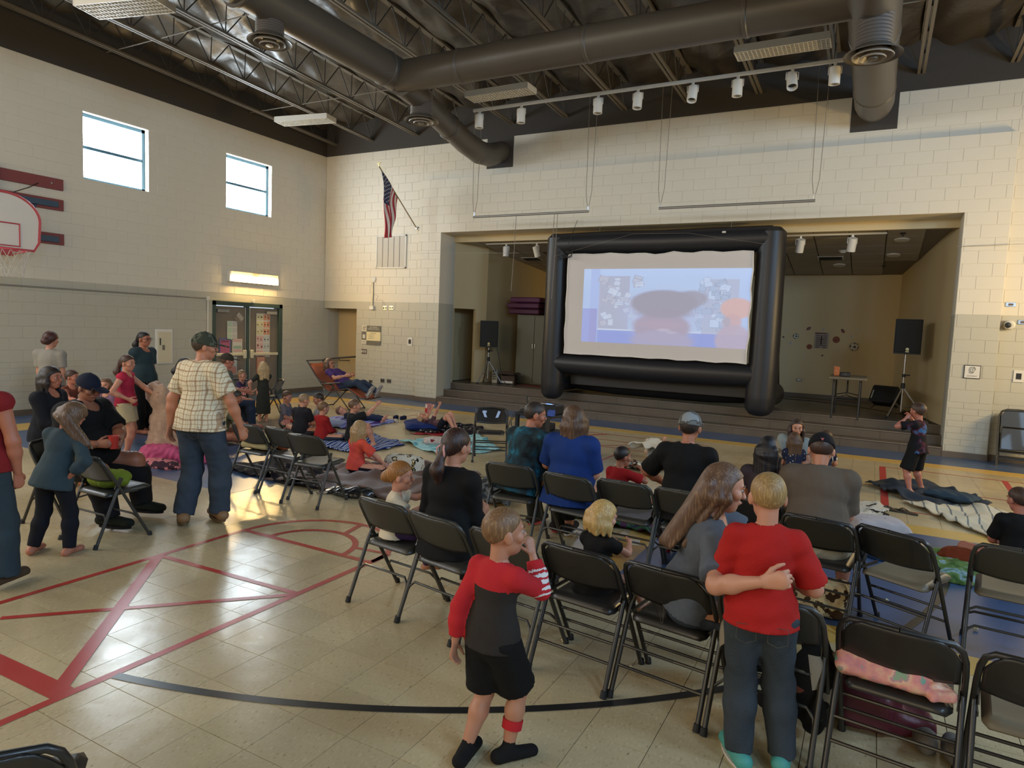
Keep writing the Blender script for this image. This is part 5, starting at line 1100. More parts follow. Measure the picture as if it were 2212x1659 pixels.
def person(label, loc, face, H, pose, sk='#B98268', top=None, bottom=None, hair=None, shoes=None, hat=None, bulk=1.0, belly=0, hh=None, gs=None, group=None, extra=None, glasses=False, child=False):
    """a posed figure. pose: hip (height), lean, side, twist, head (yaw, pitch, roll), aL/aR = (upper dir, fore dir[, hand curl, palm]), lL/lR = (thigh, shin, foot)"""
    root = empty('person', loc, math.radians(-face), label=label, cat='person', group=group)
    dist = (Vector(loc) - CAM).length; g = gs or min(.018, max(.0085, dist * .0017)); gh = max(.0045, g * .52)
    hh = hh or (.225 if H > 1.5 else .150 + .04 * H); bk = bulk; K = pose.get
    up = np.array([0, 0, 1.0]); hz = K('hip', .52 * H); P0 = np.array([*K('off', (0, 0)), hz])
    _M = (Matrix.Translation(loc) @ Matrix.Rotation(math.radians(-face), 4, 'Z')).inverted()
    if K('neckat') is not None: pose = dict(pose); pose['spine'] = np.array(_M @ Vector(K('neckat'))) - P0; K = pose.get
    sp = nrm(dv(0, 90 - K('lean', 0)) + np.array([math.sin(math.radians(K('side', 0))), 0, 0])) if K('spine') is None else nrm(K('spine'))
    yw = math.radians(K('yaw', 0)); tw = math.radians(K('twist', 0))
    fw0 = K('chestf', None); fw0 = np.array([math.sin(tw), math.cos(tw), 0]) if fw0 is None else nrm(fw0)
    rt = nrm(np.cross(fw0, sp)) if abs(fw0 @ sp) < .98 else np.array([1.0, 0, 0]); fw = np.cross(sp, rt); rtp = nrm(K('hipr', (1, 0, 0)))
    Ls = H * (.30 if not child else .285); N = P0 + sp * Ls; bend = K('bend', 0)
    if bend: N = N + fw * bend * H
    sw = H * (.098 if not child else .092) * (1 + (bk - 1) * .35); sR = N + rt * sw - sp * H * .034; sL = N - rt * sw - sp * H * .034; shr = K('shrug', (0, 0)); sL = sL + sp * shr[0] * H; sR = sR + sp * shr[1] * H
    hyaw, hpit, hrol = K('head', (0, 0, 0)); nd = nrm(sp * .55 + up * .45 + fw * .12) if K('neck') is None else nrm(K('neck'))
    hd = dv(hyaw + K('twist', 0), -hpit); hup = nrm(np.array([math.sin(math.radians(hrol)), 0, 1.0])) if K('hup') is None else nrm(K('hup'))
    if K('hfwd') is not None: hd = nrm(K('hfwd'))
    HR = rot(hd, hup); HC = N + nd * (hh * .40 + H * .018) + HR @ np.array([0, .06, .12]) * hh
    Hd = lambda p: HC + HR @ (np.asarray(p, float) * hh)
    ua, fa, ha = H * .165, H * .142, H * .105; th, sh = H * .243, H * .232; ar = H * .0255 * (1 + (bk - 1) * .7); lr = H * .0475 * (1 + (bk - 1) * .6); fwid = 1 if not child else 1.08; ar *= fwid
    arms = []; Mi = (Matrix.Translation(loc) @ Matrix.Rotation(math.radians(-face), 4, 'Z')).inverted(); Lc = lambda v: np.array(Mi @ Vector(v))
    def ik(a_, tgt, l1, l2, pole):
        d_ = tgt - a_; D = min(np.linalg.norm(d_), (l1 + l2) * .985); u_ = nrm(d_); c_ = (l1 * l1 + D * D - l2 * l2) / (2 * l1 * D); c_ = max(-1, min(1, c_)); pl = np.asarray(pole, float); pl = nrm(pl - (pl @ u_) * u_)
        e_ = a_ + u_ * l1 * c_ + pl * l1 * math.sqrt(max(0, 1 - c_ * c_)); return nrm(e_ - a_), nrm(a_ + u_ * D - e_)
    for S_, key, tk in ((sL, 'aL', 'tL'), (sR, 'aR', 'tR')):
        if K(tk) is not None:
            t_ = K(tk); q_ = ik(S_, Lc(t_[0]), ua, fa, t_[1]); pose = dict(pose); pose[key] = (q_[0], q_[1], *t_[2:]); K = pose.get
        a = K(key, (dv(0, -86), dv(10, -80))); e = S_ + nrm(a[0]) * ua; w = e + nrm(a[1]) * fa; arms.append((S_, e, w, nrm(a[1]), a[2] if len(a) > 2 else .5, a[3] if len(a) > 3 else None, a[4] if len(a) > 4 else nrm(a[1])))
    legs = []
    for sg, key in ((-1, 'lL'), (1, 'lR')):
        if K('f' + key[1]) is not None:
            t_ = K('f' + key[1]); h_ = P0 + rtp * sg * H * .053 * (1 + (bk - 1) * .5) - up * H * .008; q_ = ik(h_, Lc(t_[0]) + up * H * .04, th, sh, t_[1]); pose = dict(pose); pose[key] = (q_[0], q_[1], t_[2] if len(t_) > 2 else dv(0, 0)); K = pose.get
        l_ = K(key, (dv(0, -90), dv(0, -90), dv(0, 0))); hp = P0 + rtp * sg * H * .053 * (1 + (bk - 1) * .5) - up * H * .008; kn = hp + nrm(l_[0]) * th; an = kn + nrm(l_[1]) * sh; legs.append((hp, kn, an, nrm(l_[2]) if len(l_) > 2 else dv(0, 0)))
    # ---- skin
    pr = [ell(P0 + sp * H * .02, np.stack([rt, fw, sp], 1), np.array([.090, .066, .085]) * H * bk), ell(P0 + sp * Ls * .40, np.stack([rt, fw, sp], 1), np.array([.076 * bk, .056 * bk, .10]) * H),
          ell(P0 + sp * Ls * .72 + fw * bend * H * .6, np.stack([rt, fw, sp], 1), np.array([.086 * bk, .060 * bk, .10]) * H), cone(sL, sR, .031 * H * bk, .031 * H * bk), cone(N - sp * H * .02, N + nd * hh * .12, .045 * H, .030 * H)]
    if belly: pr.append(ell(P0 + sp * Ls * .30 + fw * H * (.035 + .03 * belly), np.stack([rt, fw, sp], 1), np.array([.092 * bk, .075 * (1 + .5 * belly), .105]) * H))
    tors = list(pr[:5]) + pr[5:]
    for (s, e, w, d, cu, pn, hdv) in arms: pr += [cone(s, e, ar * 1.12, ar * .85), cone(e, e + (w - e) * .35, ar * .86, ar * .86), cone(e + (w - e) * .35, w, ar * .86, ar * .55)]
    for (hp, kn, an, ft) in legs: pr += [cone(hp, kn, lr * 1.18, lr * .72), cone(kn, kn + (an - kn) * .32, lr * .72, lr * .76), cone(kn + (an - kn) * .32, an, lr * .76, lr * .42)]
    if not shoes or shoes.get('bare'):
        for (hp, kn, an, ft) in legs:
            L_ = H * .145; hl = an - up * H * .022 - ft * L_ * .22; to = hl + ft * L_ * .95 - up * H * .004; pr += [cone(hl, to - ft * .15 * L_, H * .022, H * .020), cone(an, hl, H * .024, H * .022)]
            sd = nrm(np.cross(ft, up))
            for q in range(5): pr.append(cone(to - ft * L_ * .2 + sd * (q - 2) * H * .008, to + sd * (q - 2) * H * .0095 - ft * L_ * .03 * abs(q - 1), H * .0075, H * .006))
    body = [vol(pr, g, k=.020 * H)]
    for i, (s, e, w, d, cu, pn, hdv) in enumerate(arms):
        pn = (rt if i == 0 else -rt) * .8 - fw * .0 + .2 * fw if pn is None else np.asarray(pn, float)
        body.append(hand(w, hdv, pn, ha, -1 if i == 0 else 1, cu, max(.0035, min(.007, ha * .03))))
    # ---- head patch, finer
    sr = np.array([.335, .415, .385]) * hh; hp_ = [ell(Hd((0, -.035, .12)), HR, sr), ell(Hd((0, .10, -.20)), HR, np.array([.245, .27, .29]) * hh), ell(Hd((0, .20, -.36)), HR, np.array([.13, .14, .11]) * hh),
        cone(N + nd * hh * .0, Hd((0, -.08, -.22)), .030 * H if H > 1.4 else .034 * H, .20 * hh), ell(Hd((-.17, .24, -.08)), HR, np.array([.13, .12, .12]) * hh), ell(Hd((.17, .24, -.08)), HR, np.array([.13, .12, .12]) * hh)]
    fc = [cone(Hd((0, .375, .06)), Hd((0, .445, -.085)), .026 * hh, .044 * hh), ell(Hd((-.04, .425, -.10)), HR, np.array([.035, .04, .03]) * hh), ell(Hd((.04, .425, -.10)), HR, np.array([.035, .04, .03]) * hh),
          cone(Hd((-.09, .36, -.225)), Hd((.09, .36, -.225)), .035 * hh, .035 * hh), cone(Hd((-.17, .345, .105)), Hd((.17, .345, .105)), .045 * hh, .045 * hh)]
    er = [ell(Hd((sx * .345, -.03, -.03)), HR @ np.asarray(Matrix.Rotation(sx * -.35, 3, 'Z')), np.array([.045, .085, .13]) * hh) for sx in (-1, 1)]
    soc = [ell(Hd((sx * .145, .425, .035)), HR, np.array([.075, .062, .038]) * hh) for sx in (-1, 1)]
    body.append(vol(hp_ + fc + er, gh, k=.05 * hh, subs=soc)); vobj('body', body, skin(sk), root)
    for sx in (-1, 1):
        b = MB(); R3 = Matrix([list(r) for r in HR]); c = Hd((sx * .145, .322, .032)); b.lathe([(  .052 * hh * math.sin(math.pi * k / 8), -.052 * hh * math.cos(math.pi * k / 8)) for k in range(9)], 12, c); eye = b.build('eye', mat('eye_white', (.38, .34, .30), .4), root, True)
        MB().lathe([(.034 * hh, 0), (.024 * hh, .010 * hh), (0, .012 * hh)], 10, Hd((sx * .145, .366, .030)), R3 @ RX(-math.pi / 2)).build('iris', mat('iris_dark', (.03, .02, .015), .2), eye, True)
    MB().tube([Hd((-.10, .375, -.225)), Hd((-.04, .40, -.215)), Hd((.04, .40, -.215)), Hd((.10, .375, -.225))], [.012 * hh, .024 * hh, .024 * hh, .012 * hh], 6).build('mouth', mat('lip', (.34, .10, .09), .45), root, True)
    # ---- hair
    if hair:
        hm = hairmat(hair['c'], hair.get('c2')); st = hair.get('s', 'short'); thick = hair.get('t', 1.08); P_ = [ell(Hd((0, -.045, .135)), HR, sr * thick)]
        fz = hair.get('fz', .30); nz = hair.get('nz', -.26); nl = HR @ nrm(np.array([0, -(nz - fz) / .80, -1.0])); cut = [(Hd((0, .36, fz)), nl)]
        P_[0]['clips'] = cut
        hp2 = []; dn = nrm(K('hairdir', (0, 0, -1)))
        if st in ('long', 'bob'):
            L_ = hair.get('l', .30 if st == 'long' else .14)
            for q in range(9):
                a = math.radians(-105 + 210 * q / 8); s0 = Hd((math.sin(a) * .33, -.05 - math.cos(a) * .34, .10)); ou = HR @ np.array([math.sin(a), -math.cos(a), 0]); e0 = Hd((math.sin(a) * .35, -.04 - math.cos(a) * .38, -.22)) + ou * .012
                hp2 += [cone(s0, e0, hair.get('fr', .085) * hh, hair.get('fr', .085) * hh), cone(e0, e0 + dn * L_ * (1 - .12 * abs(math.sin(q * 2.1))) + ou * .01, hair.get('fr', .085) * hh, hair.get('tip', .05) * hh)]
            for q in range(4): a = (q - 1.5) * .2; s0 = Hd((a, -.38, .0)); hp2.append(cone(s0, s0 + dn * (L_ + .2 * hh), .11 * hh, .08 * hh))
        if st in ('pony', 'bun'):
            tz = hair.get('tz', .0); s0 = Hd((0, -.44, tz)); hp2 += [cone(Hd((0, -.30, tz)), s0, .17 * hh, .10 * hh)]
            if st == 'pony':
                L_ = hair.get('l', .25); m_ = s0 + dn * L_ * .5 + HR @ np.array([0, -.06, 0]); hp2 += [cone(s0, m_, .10 * hh, .17 * hh), cone(m_, s0 + dn * L_ + HR @ np.array([0, -.02, 0]), .17 * hh, .07 * hh)]
            else: hp2 += [ell(Hd((0, -.52, tz + .05)), HR, np.array([.22, .18, .2]) * hh)]
        parts = [vol(P_ + hp2, gh, k=(.035 if H > 1.3 else .026) if hp2 else .01, wr=.0018 if st != 'buzz' else .0006, wseed=len(label))]
        ho = vobj('hair', parts, hm, root)
        if st in ('pony', 'bun') and hair.get('tie'): MB().tube(arc(Hd((0, -.45, hair.get('tz', 0))), .11 * hh, 0, 6.283, 14, HR[:, 0], nrm(HR[:, 2] * .7 + HR[:, 1] * .7))[:-1], .03 * hh, 8, closed=True).build('hair_tie', cloth(hair['tie']), ho, True)
        if hair.get('clip'):
            b = MB()
            for sx in (-1, 1): b.tube([Hd((sx * .04, -.50, .10)), Hd((sx * .13, -.60, .0)), Hd((sx * .15, -.58, -.16)), Hd((sx * .08, -.52, -.26))], .028 * hh, 6)
            b.build('hair_clip', mat('clip_pink', (.62, .30, .27), .35), ho, True)
    if hair is None or not hair.get('nobrow'):
        for sx in (-1, 1): MB().tube([Hd((sx * .07, .385, .125)), Hd((sx * .15, .388, .145)), Hd((sx * .23, .35, .12))], .014 * hh, 5).build('eyebrow', hairmat(hair['c']) if hair else blackp, root, True)
    if hat:
        hm = hat['m']; dz = hat.get('z', .14); R3 = HR; tilt = nrm(HR @ np.array([0, -hat.get('tilt', .18), -1.0])); c0 = Hd((0, -.03, dz))
        parts = [vol([ell(Hd((0, -.04, .14)), HR, sr * np.array([1.15, 1.12, 1.16]))], gh, k=.02, cuts=[(Hd((0, -.03, dz - .06)), tilt)])]
        sgn = -1 if hat.get('back') else 1; parts.append(vol([ell(Hd((0, sgn * .58, dz - (.02 if sgn > 0 else .08))), R3 @ np.asarray(Matrix.Rotation(sgn * -.18, 3, 'X')), np.array([.30, .32, .035]) * hh)], max(.004, gh * .8), k=.01)); ho = vobj('cap', parts, hm, root)
        MB().tube([Hd((0, -.04, .14 + .385 * 1.16)), Hd((0, -.04, .14 + .40 * 1.16))], .035 * hh, 8).build('cap_button', hm, ho, True)
        if hat.get('patch'): b = MB(); s_ = hat.get('ps', .1); yy = -.04 - .415 * 1.12 * .97; b.prism([(-s_, s_ * .6), (s_, s_ * .6), (0, -s_)], Hd((hat.get('px', .12), yy - .02, .22)), HR[:, 0] * hh, HR[:, 2] * hh, -HR[:, 1] * .004); b.build('cap_patch', hat['patch'], ho)
    if glasses:
        b = MB()
        for sx in (-1, 1): b.tube([Hd((sx * .15 + .09 * math.cos(a), .43, .03 + .075 * math.sin(a))) for a in [k * .6283 for k in range(10)]], .010 * hh, 5, closed=True); b.tube([Hd((sx * .24, .42, .05)), Hd((sx * .35, .1, .04)), Hd((sx * .36, -.05, .02))], .010 * hh, 5)
        b.tube([Hd((-.06, .43, .04)), Hd((.06, .43, .04))], .010 * hh, 5); b.build('glasses', blackp, root, True)
    # ---- clothes
    w = .008 + .004 * (H > 1.3)
    if top:
        inf = top.get('inf', 1.0) * w; tp = []
        for q in tors[:4] + tors[5:]:
            q = dict(q); 
            if q['t'] == 'e': q['r'] = q['r'] + inf
            else: q['ra'] += inf; q['rb'] += inf
            tp.append(q)
        slv = top.get('slv', .55)
        for (s, e, wq, d, cu, pn, hdv) in arms:
            ad = nrm(e - s); fl = top.get('flare', .004)
            if slv <= 1:
                if slv > 0: tp.append(cone(s, s + ad * ua * min(1, slv + .12), ar * 1.15 + inf, ar * .98 + inf + fl, clips=[(s + ad * ua * slv, ad)]))
            else:
                fd = nrm(wq - e); f_ = slv - 1; tp += [cone(s, e, ar * 1.15 + inf, ar * .9 + inf), cone(e, e + fd * fa * min(.4, f_ + .15), ar * .9 + inf, ar * .92 + inf, clips=[(e + fd * fa * f_, fd)]), cone(e + fd * fa * min(.4, f_ + .15), e + fd * fa * min(1.1, f_ + .15), ar * .92 + inf, ar * .68 + inf, clips=[(e + fd * fa * f_, fd)])]
        hem = top.get('hem', -.02); hc = P0 + sp * H * hem; cuts = []
        if top.get('skirt'):
            sk_ = top['skirt']; zz = up * sk_ * H; fl = top.get('fl', .10); tp += [cone(P0 + sp * H * .08, P0 - zz + K('skoff', np.zeros(3)), H * .085 * bk + inf, H * fl, clips=[(P0 - zz, -up)])]
        else: cuts = [(hc, -sp)]; tp.append(cone(P0 + sp * H * .08, P0 - sp * H * .06, H * .085 * bk + inf, H * .119 * bk + inf, fw, .80)); tp.append(ell(P0 + sp * H * (.03 if hem > -.04 else .0), np.stack([rt, fw, sp], 1), np.array([.102 * bk, .074 * bk, .09]) * H + inf))
        nk = N + nd * hh * .02 + sp * H * top.get('neck', .004); parts = [vol(tp, g, k=.018 * H, cuts=cuts, wr=top.get('wr', .0035), wseed=len(label) * 3, subs=[cone(N + fw * H * .012, N + nd * .2, .040 * H, .040 * H), ell(N + fw * H * .045 + sp * .0, np.stack([rt, fw, sp], 1), np.array([.05, .035, .04]) * H)])]
        mf = top.get('mf'); ms = top['m']
        fn = (lambda X: mf(X, dict(P0=P0, sp=sp, rt=rt, fw=fw, N=N, H=H, arms=arms))) if mf else None
        to = vobj(top.get('n', 'shirt'), parts, ms, root, fn)
    if bottom:
        inf = bottom.get('inf', 1.0) * w * .9; L_ = bottom.get('l', 1.0); bp_ = []
        bp_.append(ell(P0 + sp * H * .005, np.stack([rtp, nrm(np.cross(up, rtp)) if abs(sp @ up) > .3 else fw, nrm(np.cross(rtp, nrm(np.cross(up, rtp))))], 1), np.array([.092 * bk, .070 * bk, .082]) * H + inf))
        if belly > .8: bp_.append(ell(P0 + sp * H * .03 + fw * H * .03, np.stack([rt, fw, sp], 1), np.array([.095 * bk, .08, .06]) * H))
        for (hp, kn, an, ft) in legs:
            td, sd_ = nrm(kn - hp), nrm(an - kn)
            if L_ <= .55: f_ = L_ / .5; bp_.append(cone(hp, hp + td * th * min(1.0, f_ + .08), lr * 1.20 + inf, lr * .95 + inf + bottom.get('flare', .008), clips=[(hp + td * th * f_, td)]))
            else: f_ = (L_ - .5) / .5; bp_ += [cone(hp, kn, lr * 1.18 + inf, lr * .80 + inf), cone(kn, kn + sd_ * sh * .36, lr * .80 + inf, lr * .84 + inf, clips=[(kn + sd_ * sh * f_, sd_)]), cone(kn + sd_ * sh * .36, kn + sd_ * sh * max(.4, min(1.08, f_ + .06)), lr * .84 + inf, lr * bottom.get('cuff', .62) + inf, clips=[(kn + sd_ * sh * f_, sd_)])]
        cuts = [(P0 + sp * H * bottom.get('waist', .015), sp)]; parts = [vol(bp_, g, k=.022 * H, cuts=cuts, wr=bottom.get('wr', .003), wseed=len(label))]
        bo = vobj(bottom.get('n', 'trousers'), parts, bottom['m'], root)
        if bottom.get('pockets'):
            b = MB()
            for sx in (-1, 1):
                c = P0 + rtp * sx * H * .048 - fw * H * .0 - up * H * .035; bk_ = -nrm(np.cross(up, rtp)); c = c + bk_ * (H * .077 * bk + inf); b.tube([c + rtp * a * H * .03 + up * z * H * .03 for a, z in ((-1, 1), (1, 1), (1, -.7), (0, -1.1), (-1, -.7))], .0016, 4, closed=True)
            b.build('pocket_seam', cloth('#4E4A40'), bo)
    if shoes and not shoes.get('bare'):
        for (hp, kn, an, ft) in legs:
            L_ = H * .155; hl = an - up * H * .012 - ft * L_ * .25; to = hl + ft * L_ * .93 - up * H * .006; tall = shoes.get('tall', 0); P_ = [cone(hl, to, H * .026, H * .024, up, .8), cone(an, hl + up * .005, H * .026, H * .026), cone(to - ft * L_ * .45 + up * H * .008, to, H * .024, H * .020)]
            if tall: P_.append(cone(an, an + nrm(kn - an) * tall * H, H * .023, H * .026, clips=[(an + nrm(kn - an) * tall * H * .9, nrm(kn - an))]))
            so = vobj(shoes.get('n', 'shoe'), [vol(P_, min(g, .009), k=.02 * H, cuts=[(hl - up * H * .020, -up)])], shoes['m'], root)
            if shoes.get('sole'): b = MB(); s1 = nrm(np.cross(ft, up)); b.prism([(math.sin(a) * H * .030, (L_ * .5) * math.cos(a)) for a in [k * math.pi / 9 for k in range(18)]], (hl + to) / 2 - up * H * .029, s1, ft * 1.12, up * H * .012); b.build('sole', shoes['sole'], so)
            if shoes.get('band') and hp[0] > P0[0]: mcuff = an + nrm(kn - an) * tall * H * .9; MB().tube([mcuff, mcuff + nrm(kn - an) * H * .035], [H * .0395, H * .0405], 18).build('sock_band', shoes['band'], so, True)
    P_ = dict(root=root, arms=arms, legs=legs, P0=P0, N=N, Hd=Hd, HR=HR, sp=sp, fw=fw, rt=rt, H=H, hh=hh); PEOPLE.append(P_); return P_
def wpos(p, v): return p['root'].matrix_basis @ Vector(v)
# ------------------------------------------------------------------ people
def plaid(name, base, c1, c2, sc=26):
    m = bpy.data.materials.new(name); m.use_nodes = True; nt = m.node_tree; N = nt.nodes; L = nt.links; b = N['Principled BSDF']; b.inputs['Roughness'].default_value = .85; b.inputs['Specular IOR Level'].default_value = .2
    tc = N.new('ShaderNodeTexCoord'); sx = N.new('ShaderNodeSeparateXYZ'); nz = N.new('ShaderNodeTexNoise'); nz.inputs['Scale'].default_value = 5; L.new(tc.outputs['Object'], nz.inputs['Vector'])
    ad = N.new('ShaderNodeVectorMath'); ad.operation = 'MULTIPLY_ADD'; ad.inputs[1].default_value = (.05, .05, .05); L.new(nz.outputs['Color'], ad.inputs[0]); L.new(tc.outputs['Object'], ad.inputs[2]); L.new(ad.outputs[0], sx.inputs[0]); prev = None
    for ax, ph, w, col in ((0, 0, .16, c1), (2, 0, .14, c1), (0, .5, .07, c2), (2, .45, .07, c2), (0, .25, .05, c2)):
        a = N.new('ShaderNodeMath'); a.operation = 'MULTIPLY_ADD'; a.inputs[1].default_value = sc * .62; a.inputs[2].default_value = ph + 50; L.new(sx.outputs[ax], a.inputs[0]); f = N.new('ShaderNodeMath'); f.operation = 'FRACT'; L.new(a.outputs[0], f.inputs[0])
        l_ = N.new('ShaderNodeMath'); l_.operation = 'LESS_THAN'; l_.inputs[1].default_value = w; L.new(f.outputs[0], l_.inputs[0]); s_ = N.new('ShaderNodeMath'); s_.operation = 'MULTIPLY'; s_.inputs[1].default_value = .62; L.new(l_.outputs[0], s_.inputs[0])
        mx = N.new('ShaderNodeMix'); mx.data_type = 'RGBA'; mx.inputs['A'].default_value = (*lin(base), 1); mx.inputs['B'].default_value = (*lin(col), 1); L.new(s_.outputs[0], mx.inputs['Factor'])
        if prev: L.new(prev.outputs['Result'], mx.inputs['A'])
        prev = mx
    L.new(prev.outputs['Result'], b.inputs['Base Color']); return m
blk = cloth('#151413'); jeans = denim('#36404C'); jeansd = denim('#27303F'); soleW = mat('sole_white', (.6, .58, .55), .6)
def sit(o=8, **k): d = dict(hip=.49, lL=(dv(-o, -4), dv(-3, -84), dv(-5, 0)), lR=(dv(o, -4), dv(3, -84), dv(5, 0)), aL=(dv(-10, -72), dv(22, -8), .6), aR=(dv(10, -72), dv(-22, -8), .6)); d.update(k); return d
def xleg(h=.10, **k): d = dict(hip=h, lL=(dv(-58, 6), dv(45, -16), dv(70, 0)), lR=(dv(58, 6), dv(-45, -16), dv(-70, 0)), aL=(dv(-20, -65), dv(25, -15), .6), aR=(dv(20, -65), dv(-25, -15), .6)); d.update(k); return d

# plaid-shirt man
person('man in a cream and brown plaid shirt, jeans and cap, standing back turned', (7.60, -9.33, 0), -12, 1.70,
       dict(hip=.90, twist=8, lean=2, head=(40, 4, 0), tL=((7.30, -9.42, .80), (-1, -.4, 0), .45), tR=((7.93, -9.15, .82), (1, -.6, 0), .5), fL=((7.50, -9.42, 0), (0, 1, 0), dv(-45)), fR=((7.70, -9.20, 0), (0, 1, 0), dv(-60))),
       '#B5795C', top=dict(m=plaid('shirt_plaid', '#D9CFB4', '#8A5E34', '#9A7848', 20), slv=.78, flare=.016, hem=-.035, inf=1.5, wr=.006), bottom=dict(m=jeans, pockets=1, wr=.006, cuff=.78, inf=1.4), hair=dict(c='#3B2C20', nz=-.30), bulk=1.18, belly=.2,
       hat=dict(m=patmat('cap_camo', 'patch', [(0, '#3B3F33'), (.48, '#55594A'), (.56, '#2C2F28')], 9), patch=mat('patch_pale', (.48, .48, .42), .8), ps=.11), shoes=dict(m=mat('boot_tan', (.22, .12, .05), .6), n='boot', tall=.05, sole=mat('boot_sole', (.12, .07, .03), .7)))
# boy in red and black
def cb(X, c):
    t = (X - c['P0']) @ c['sp'] / c['H']; x = (X - c['P0']) @ c['rt'] / c['H']; o = np.where((t < .200) & (np.abs(x) < .125), 1, 0)
    for (s, e, w, *_r) in c['arms']:
        for p, q in ((s, e), (e, w)): tt = np.clip((X - p) @ (q - p) / ((q - p) @ (q - p)), 0, 1); o = np.where(np.linalg.norm(X - p - tt[:, None] * (q - p), axis=1) < .048, 0, o)
    s, e, w = c['arms'][1][:3]; d = nrm(w - e); a = (X - e) @ d; r_ = np.linalg.norm(X - e - a[:, None] * d, axis=1)
    return np.where((r_ < .06) & (x > .06) & (a > -.02) & (a < .09) & (np.mod(a * 55, 1.5) < .85), 2, o)
person('small boy in a red and black long-sleeved shirt and black shorts, hand at mouth', (11.385, -10.77, 0), 12, 1.09,
       dict(hip=.54, lean=3, head=(28, -4, 0), tL=((11.22, -10.84, .43), (-.3, -.6, 0), .55), tR=((11.47, -10.60, .86), (.5, -.1, -1), .9), fL=((11.31, -10.84, 0), (0, 1, 0), dv(-18)), fR=((11.46, -10.74, 0), (0, 1, 0), dv(25))), '#B07A5E', child=True, hh=.205,
       top=dict(m=[cloth('#B3242A'), cloth('#2C2724'), cloth('#D8D2CC')], slv=1.85, mf=cb, hem=-.03, inf=1.35, wr=.004, neck=.012), bottom=dict(m=cloth('#0E0D0D'), l=.44, n='shorts', inf=1.8, flare=.022), hair=dict(c='#6E4F33', c2='#A98558', s='buzz', t=1.045, fz=.30), shoes=dict(m=cloth('#131212'), n='sock', tall=.10, band=cloth('#B3242A')))
# hugging pair
person('blond boy in red T-shirt and jeans standing at the near chairs, being hugged', (12.355, -10.19, 0), -12, 1.28,
       dict(hip=.66, lean=2, head=(-10, 6, 0), tL=((12.22, -9.97, .80), (-.5, -.3, -1), .6), tR=((12.46, -9.97, .74), (.6, -.2, -1), .6), fL=((12.31, -10.22, 0), (0, 1, 0), dv(-20)), fR=((12.475, -10.15, 0), (0, 1, 0), dv(10))), '#B98066', child=True, hh=.205,
       top=dict(m=cloth('#A81F1B'), slv=.88, flare=.018, hem=-.03, inf=1.6, wr=.006), bottom=dict(m=denim('#353C42'), pockets=1, wr=.006, cuff=.80, inf=1.5), hair=dict(c='#8F7145', c2='#C9A870', t=1.05, nz=-.34), shoes=dict(m=mat('shoe_teal', (.06, .30, .26), .6), sole=soleW, tall=.03))
person('long-haired woman in grey T-shirt and jeans leaning to hug the blond boy', (11.96, -9.80, 0), 66, 1.60,
       dict(hip=.51, neckat=(12.08, -9.88, .955), bend=-.01, head=(4, 10, 0), hup=(-.15, .2, 1), hairdir=(-.35, -.42, -.9), tR=((12.37, -10.33, .85), (.4, -1, -1), 1.05, (-.5, .8, 0)), tL=((12.30, -9.85, .75), (.5, .6, -.5), .6), lL=(dv(-22, -6), dv(-6, -80), dv(0, 0)), lR=(dv(8, -8), dv(-25, -78), dv(0, 0))), '#C28A6E',
       top=dict(m=cloth('#565B64', .2, 30), slv=.80, flare=.014, hem=-.015, inf=1.3, wr=.005), bottom=dict(m=denim('#333A44'), pockets=1, wr=.005), hair=dict(c='#5B4130', c2='#9A7A58', s='long', l=.34, t=1.07, fz=.34, fr=.055), shoes=dict(m=blk), bulk=1.02)
# near row sitters
person('ginger toddler with small bun and cream shirt sitting on the first near chair', (9.98, -9.66, 0), 50, .84,
       dict(hip=.47, lean=4, head=(10, 2, 0), lL=(dv(-10, -5), dv(0, -80), dv(0, 0)), lR=(dv(12, -5), dv(0, -80), dv(0, 0)), tL=((10.18, -9.42, .68), (-.2, .6, -.6), .8), tR=((10.20, -9.62, .66), (.5, -.5, -.6), .7)), '#C58B72', child=True, hh=.19,
       top=dict(m=cloth('#CFC4AC'), slv=.7, flare=.014, hem=-.06, inf=1.4, wr=.004), bottom=dict(m=cloth('#3A2A52')), hair=dict(c='#8A5A2A', c2='#C98F4C', s='bun', tz=-.08, t=1.10))
person('woman in a black shirt with a dark ponytail held by a pink claw clip', (10.42, -9.68, 0), 8, 1.52,
       sit(lean=4, hip=.47, head=(6, 2, 0), tL=((10.30, -9.42, .62), (-.2, -.2, -1), .5), tR=((10.52, -9.40, .62), (.2, -.2, -1), .5)), '#B07A60', top=dict(m=cloth('#100F0F'), slv=1.2, hem=-.05, inf=1.2, wr=.004), bottom=dict(m=cloth('#131313')), hair=dict(c='#2A1914', c2='#6B3F28', s='pony', l=.26, tz=-.02, clip=1, nz=-.34), bulk=1.12)
person('blond toddler in a black dress sitting on a near-row chair seen from behind', (11.42, -9.70, 0), 14, .82,
       dict(hip=.465, lean=5, head=(30, 12, 0), lL=(dv(-15, -8), dv(0, -70), dv(0, 0)), lR=(dv(30, -5), dv(10, -60), dv(0, 0)), tL=((11.40, -9.48, .60), (-.6, 0, -.6), .6), tR=((11.55, -9.50, .62), (.8, 0, -.6), .6)), '#C58B72', child=True, hh=.175,
       top=dict(m=cloth('#141211'), slv=.5, skirt=.09, fl=.15, inf=1.2, n='dress', wr=.006, skoff=np.array([0, .08, 0])), hair=dict(c='#B08C50', c2='#E0C48A', s='bob', l=.05, t=1.10, nz=-.4))
